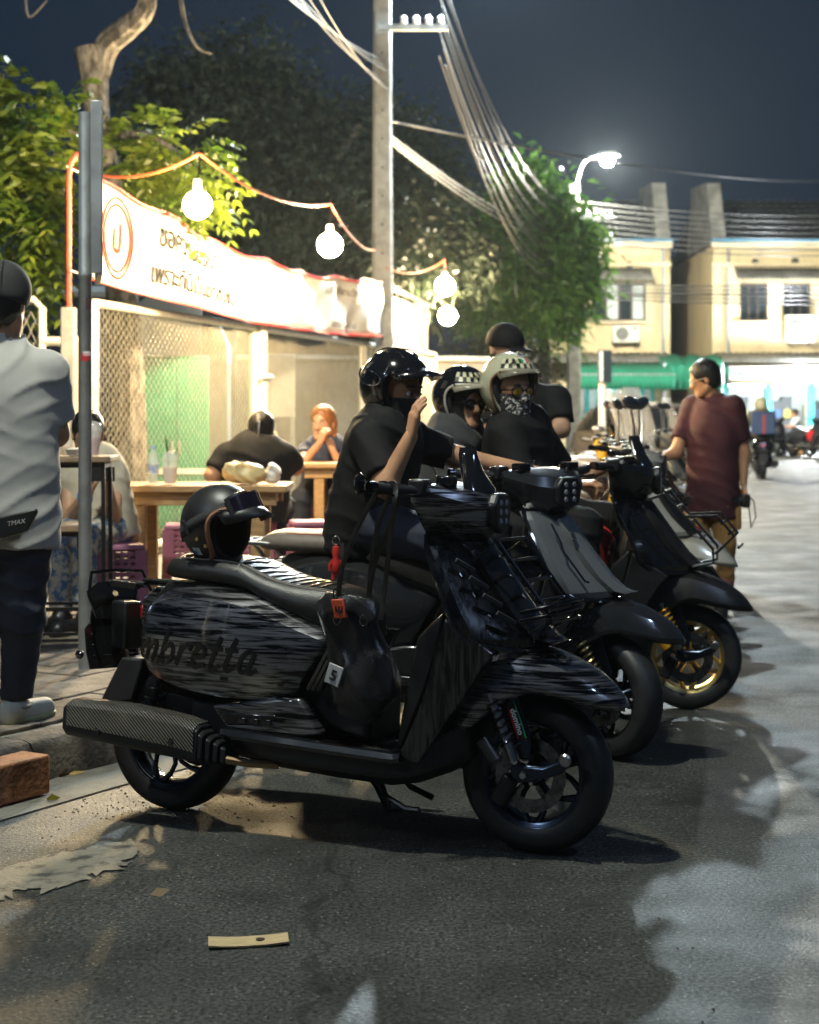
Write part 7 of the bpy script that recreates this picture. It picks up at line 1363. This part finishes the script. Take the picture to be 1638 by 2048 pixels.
# ================================================================ parked car
def car(loc, rz, label):
    t = thing('parked_car', label, 'car', loc, rz); cp = mat('car_bronze_paint', (.16, .14, .12), .25, coat=1., metal=.5, var=.05)
    S_ = [(-2.15, .80, .35, .78), (-2.05, .84, .28, .95), (-1.3, .87, .25, 1.0), (0, .88, .24, .98), (1.0, .87, .25, .95), (1.7, .84, .28, .86), (2.1, .76, .34, .70), (2.18, .68, .38, .60)]; rings = []
    for x, w_, z0, z1 in spline(S_, 3): rings.append([(x, y, z) for y, z in ((-w_ * .92, z0), (-w_, z0 + .14), (-w_ * 1.0, z0 + (z1 - z0) * .65), (-w_ * .93, z1 - .04), (-w_ * .7, z1), (0, z1 + .025), (w_ * .7, z1), (w_ * .93, z1 - .04), (w_, z0 + (z1 - z0) * .65), (w_, z0 + .14), (w_ * .92, z0))])
    m = MB(); m.loft(rings); m.build('body', cp, t, sharp=30)
    cab = [(1.15, .74, .95), (.45, .64, 1.38), (.1, .62, 1.43), (-.8, .61, 1.42), (-1.35, .60, 1.32), (-2.0, .70, .98)]; m = MB(); m.loft([[(x, -w_, .93 if z < 1 else .95), (x, -w_ * 1.0, z - .03), (x, -w_ * .85, z), (x, w_ * .85, z), (x, w_, z - .03), (x, w_, .93 if z < 1 else .95)] for x, w_, z in cab]); m.build('cabin_glass', mat('car_glass', (.012, .014, .016), .06, coat=1.), t, sharp=20)
    m = MB(); m.loft([[(x, -w_, z), (x, -w_ * .5, z + .02), (x, w_ * .5, z + .02), (x, w_, z), (x, w_ * .9, z - .03), (x, -w_ * .9, z - .03)] for x, w_, z in ((.5, .60, 1.39), (.1, .61, 1.44), (-.8, .60, 1.43), (-1.35, .58, 1.34))]); m.build('roof', cp, t, sharp=30)
    for s in (-1, 1):
        for a_, b_ in (((1.17, s * .76, .95), (.47, s * .64, 1.385)), ((-.1, s * .745, .95), (-.12, s * .635, 1.42)), ((-2.0, s * .72, .98), (-1.35, s * .60, 1.33))): MB().tube([a_, b_], .035, 6).build('pillar', cp, t)
        m = MB(); m.ell((.95, s * .98, 1.02), (.07, .11, .07), 12, 8); m.build('door_mirror', cp, t); m = MB(); m.ell((2.06, s * .56, .66), (.12, .2, .075), 14, 8); m.build('headlamp', LENS, t); MB().box((-2.13, s * .6, .82), (.06, .3, .13)).build('tail_lamp', REDLENS, t, bevel=.02)
        for x in (1.35, -1.3):
            m = MB(); m.lathe([(.2, -.09), (.29, -.1), (.315, -.07), (.32, 0), (.315, .07), (.29, .1), (.2, .09)], (x, s * .78, .32), 'y', 28); wl = m.build('wheel', RUBBER, t); m = MB(); m.lathe([(0, s * .06), (.05, s * .075), (.17, s * .06), (.21, s * .09), (.21, 0)], (x, s * .78, .32), 'y', 24); m.build('rim', ALU, wl)
    MB().box((2.17, 0, .55), (.05, .9, .16)).build('grille', SATINK, t, bevel=.02); MB().box((2.2, 0, .40), (.03, .45, .12)).build('number_plate', WHITEP, t, bevel=.005); return t
car(Vector(((1305 - 819) / F * 27.5, 28.5, 0)), R(-84), 'bronze saloon car parked nose on behind the scooters')
# ================================================================ far traffic
a = gnd(1525, 958); ang = R(82); sc = scooter('scooter', 'scooter with blue delivery box ridden away down the road', Vector((a.x, a.y - .05, 0)), ang, pal(GLOSSK), 0., det=False, opts=())
q = lambda x, y, z: bw(sc.location, ang, x, y, z); t = thing('delivery_box', 'blue delivery box strapped behind the far rider', 'box', q(.02, 0, .86), ang); MB().box((-.06, 0, .21), (.42, .46, .42)).build('box', mat('blue_box', (.02, .05, .14), .6, var=.1), t, bevel=.03); MB().box((-.06, 0, .43), (.43, .47, .03)).build('lid', mat('blue_box', ()), t, bevel=.01); MB().box((-.274, .0, .2), (.006, .05, .36)).build('red_band', mat('band_red', (.3, .03, .03), .5), t)
J = dict(pelvis=q(.45, 0, .9), neck=q(.52, 0, 1.30), head=q(.55, 0, 1.42), shL=q(.52, .19, 1.24), shR=q(.52, -.19, 1.24), elL=q(.70, .26, 1.02), wrL=q(.92, .3, 1.08), elR=q(.70, -.26, 1.02), wrR=q(.92, -.3, 1.08), hipL=q(.5, .1, .87), hipR=q(.5, -.1, .87), knL=q(.85, .2, .8), knR=q(.85, -.2, .8), anL=q(.85, .18, .38), anR=q(.85, -.18, .38), toL=q(1, .18, .3), toR=q(1, -.18, .3))
PJ = person('far rider in olive jacket and cream helmet riding away down the road', J, mat('olive_jacket', (.12, .11, .07), .8), NAVY, headf=(math.cos(ang), math.sin(ang), 0), res=.022, shoes=(SATINK, RUBBER), long_sleeve=True); helmet(PJ['t'], head_matrix(PJ), mat('cream_helmet', ()), SATINK, padding=False)
m = MB(); m.box(q(-.2, 0, .55) , (.02, .02, .02)); 
for i, (px, d, an, c) in enumerate(((1585, 49, -60, SATINK), (1618, 48.5, -50, PCOL('red', ())), (1655, 48, -65, SIL), (1552, 50, -100, GLOSSK))):
    scooter('scooter', ('black scooter parked before the lit shop', 'red scooter parked before the lit shop', 'silver scooter parked before the lit shop', 'dark scooter parked by the turquoise pillar of the shop')[i], Vector(((px - 819) / F * d, d, 0)), R(an), pal(c), 0., det=False, opts=('mirror',))
X, D = (1595 - 819) / F * 50.5, 50.5
J = dict(pelvis=(X, D, .62), neck=(X - .05, D, 1.08), head=(X - .09, D, 1.24), shL=(X - .02, D - .17, 1.02), shR=(X - .02, D + .17, 1.02), elL=(X - .2, D - .22, .82), wrL=(X - .42, D - .15, .85), elR=(X - .2, D + .22, .82), wrR=(X - .42, D + .15, .85), hipL=(X, D - .1, .6), hipR=(X, D + .1, .6), knL=(X - .42, D - .12, .58), knR=(X - .42, D + .12, .58), anL=(X - .42, D - .12, .1), anR=(X - .42, D + .12, .1), toL=(X - .56, D - .12, 0), toR=(X - .56, D + .12, 0))
person('mechanic in pale shirt crouched on a low seat at the lit shop', J, mat('pale_blue_shirt', (.45, .5, .55), .8), NAVY, headf=(-1, 0, -.2), res=.025, shoes=(SATINK, RUBBER), hair=(HAIRK, 'short'))
t = thing('wooden_crate', 'low wooden crate under the mechanic', 'crate', (X, D, 0)); MB().box((0, 0, .25), (.34, .34, .5)).build('box', WOOD, t, bevel=.02); MB().box((0, 0, .515), (.4, .4, .03)).build('lid', WOOD, t, bevel=.008)
# ================================================================ thin volume added for a glow round the lamps, in place of lens glare
hz = MB(); hz.box((0, 0, 5.5), (830, 830, 13.0)); ho = hz.build('added_haze', None, sharp=0); hm_ = bpy.data.materials.new('lamp_glow_air'); hm_.use_nodes = True; hn = hm_.node_tree; hn.nodes.remove(hn.nodes['Principled BSDF'])
pv = hn.nodes.new('ShaderNodeVolumePrincipled'); pv.inputs['Color'].default_value = (.72, .86, 1, 1); pv.inputs['Density'].default_value = .00022; pv.inputs['Anisotropy'].default_value = .65; hn.links.new(pv.outputs[0], hn.nodes['Material Output'].inputs['Volume'])
ho.data.materials.append(hm_); tag(ho, 'thin air volume added to give the lamps a lens-like glow', 'added_haze', kind='stuff')
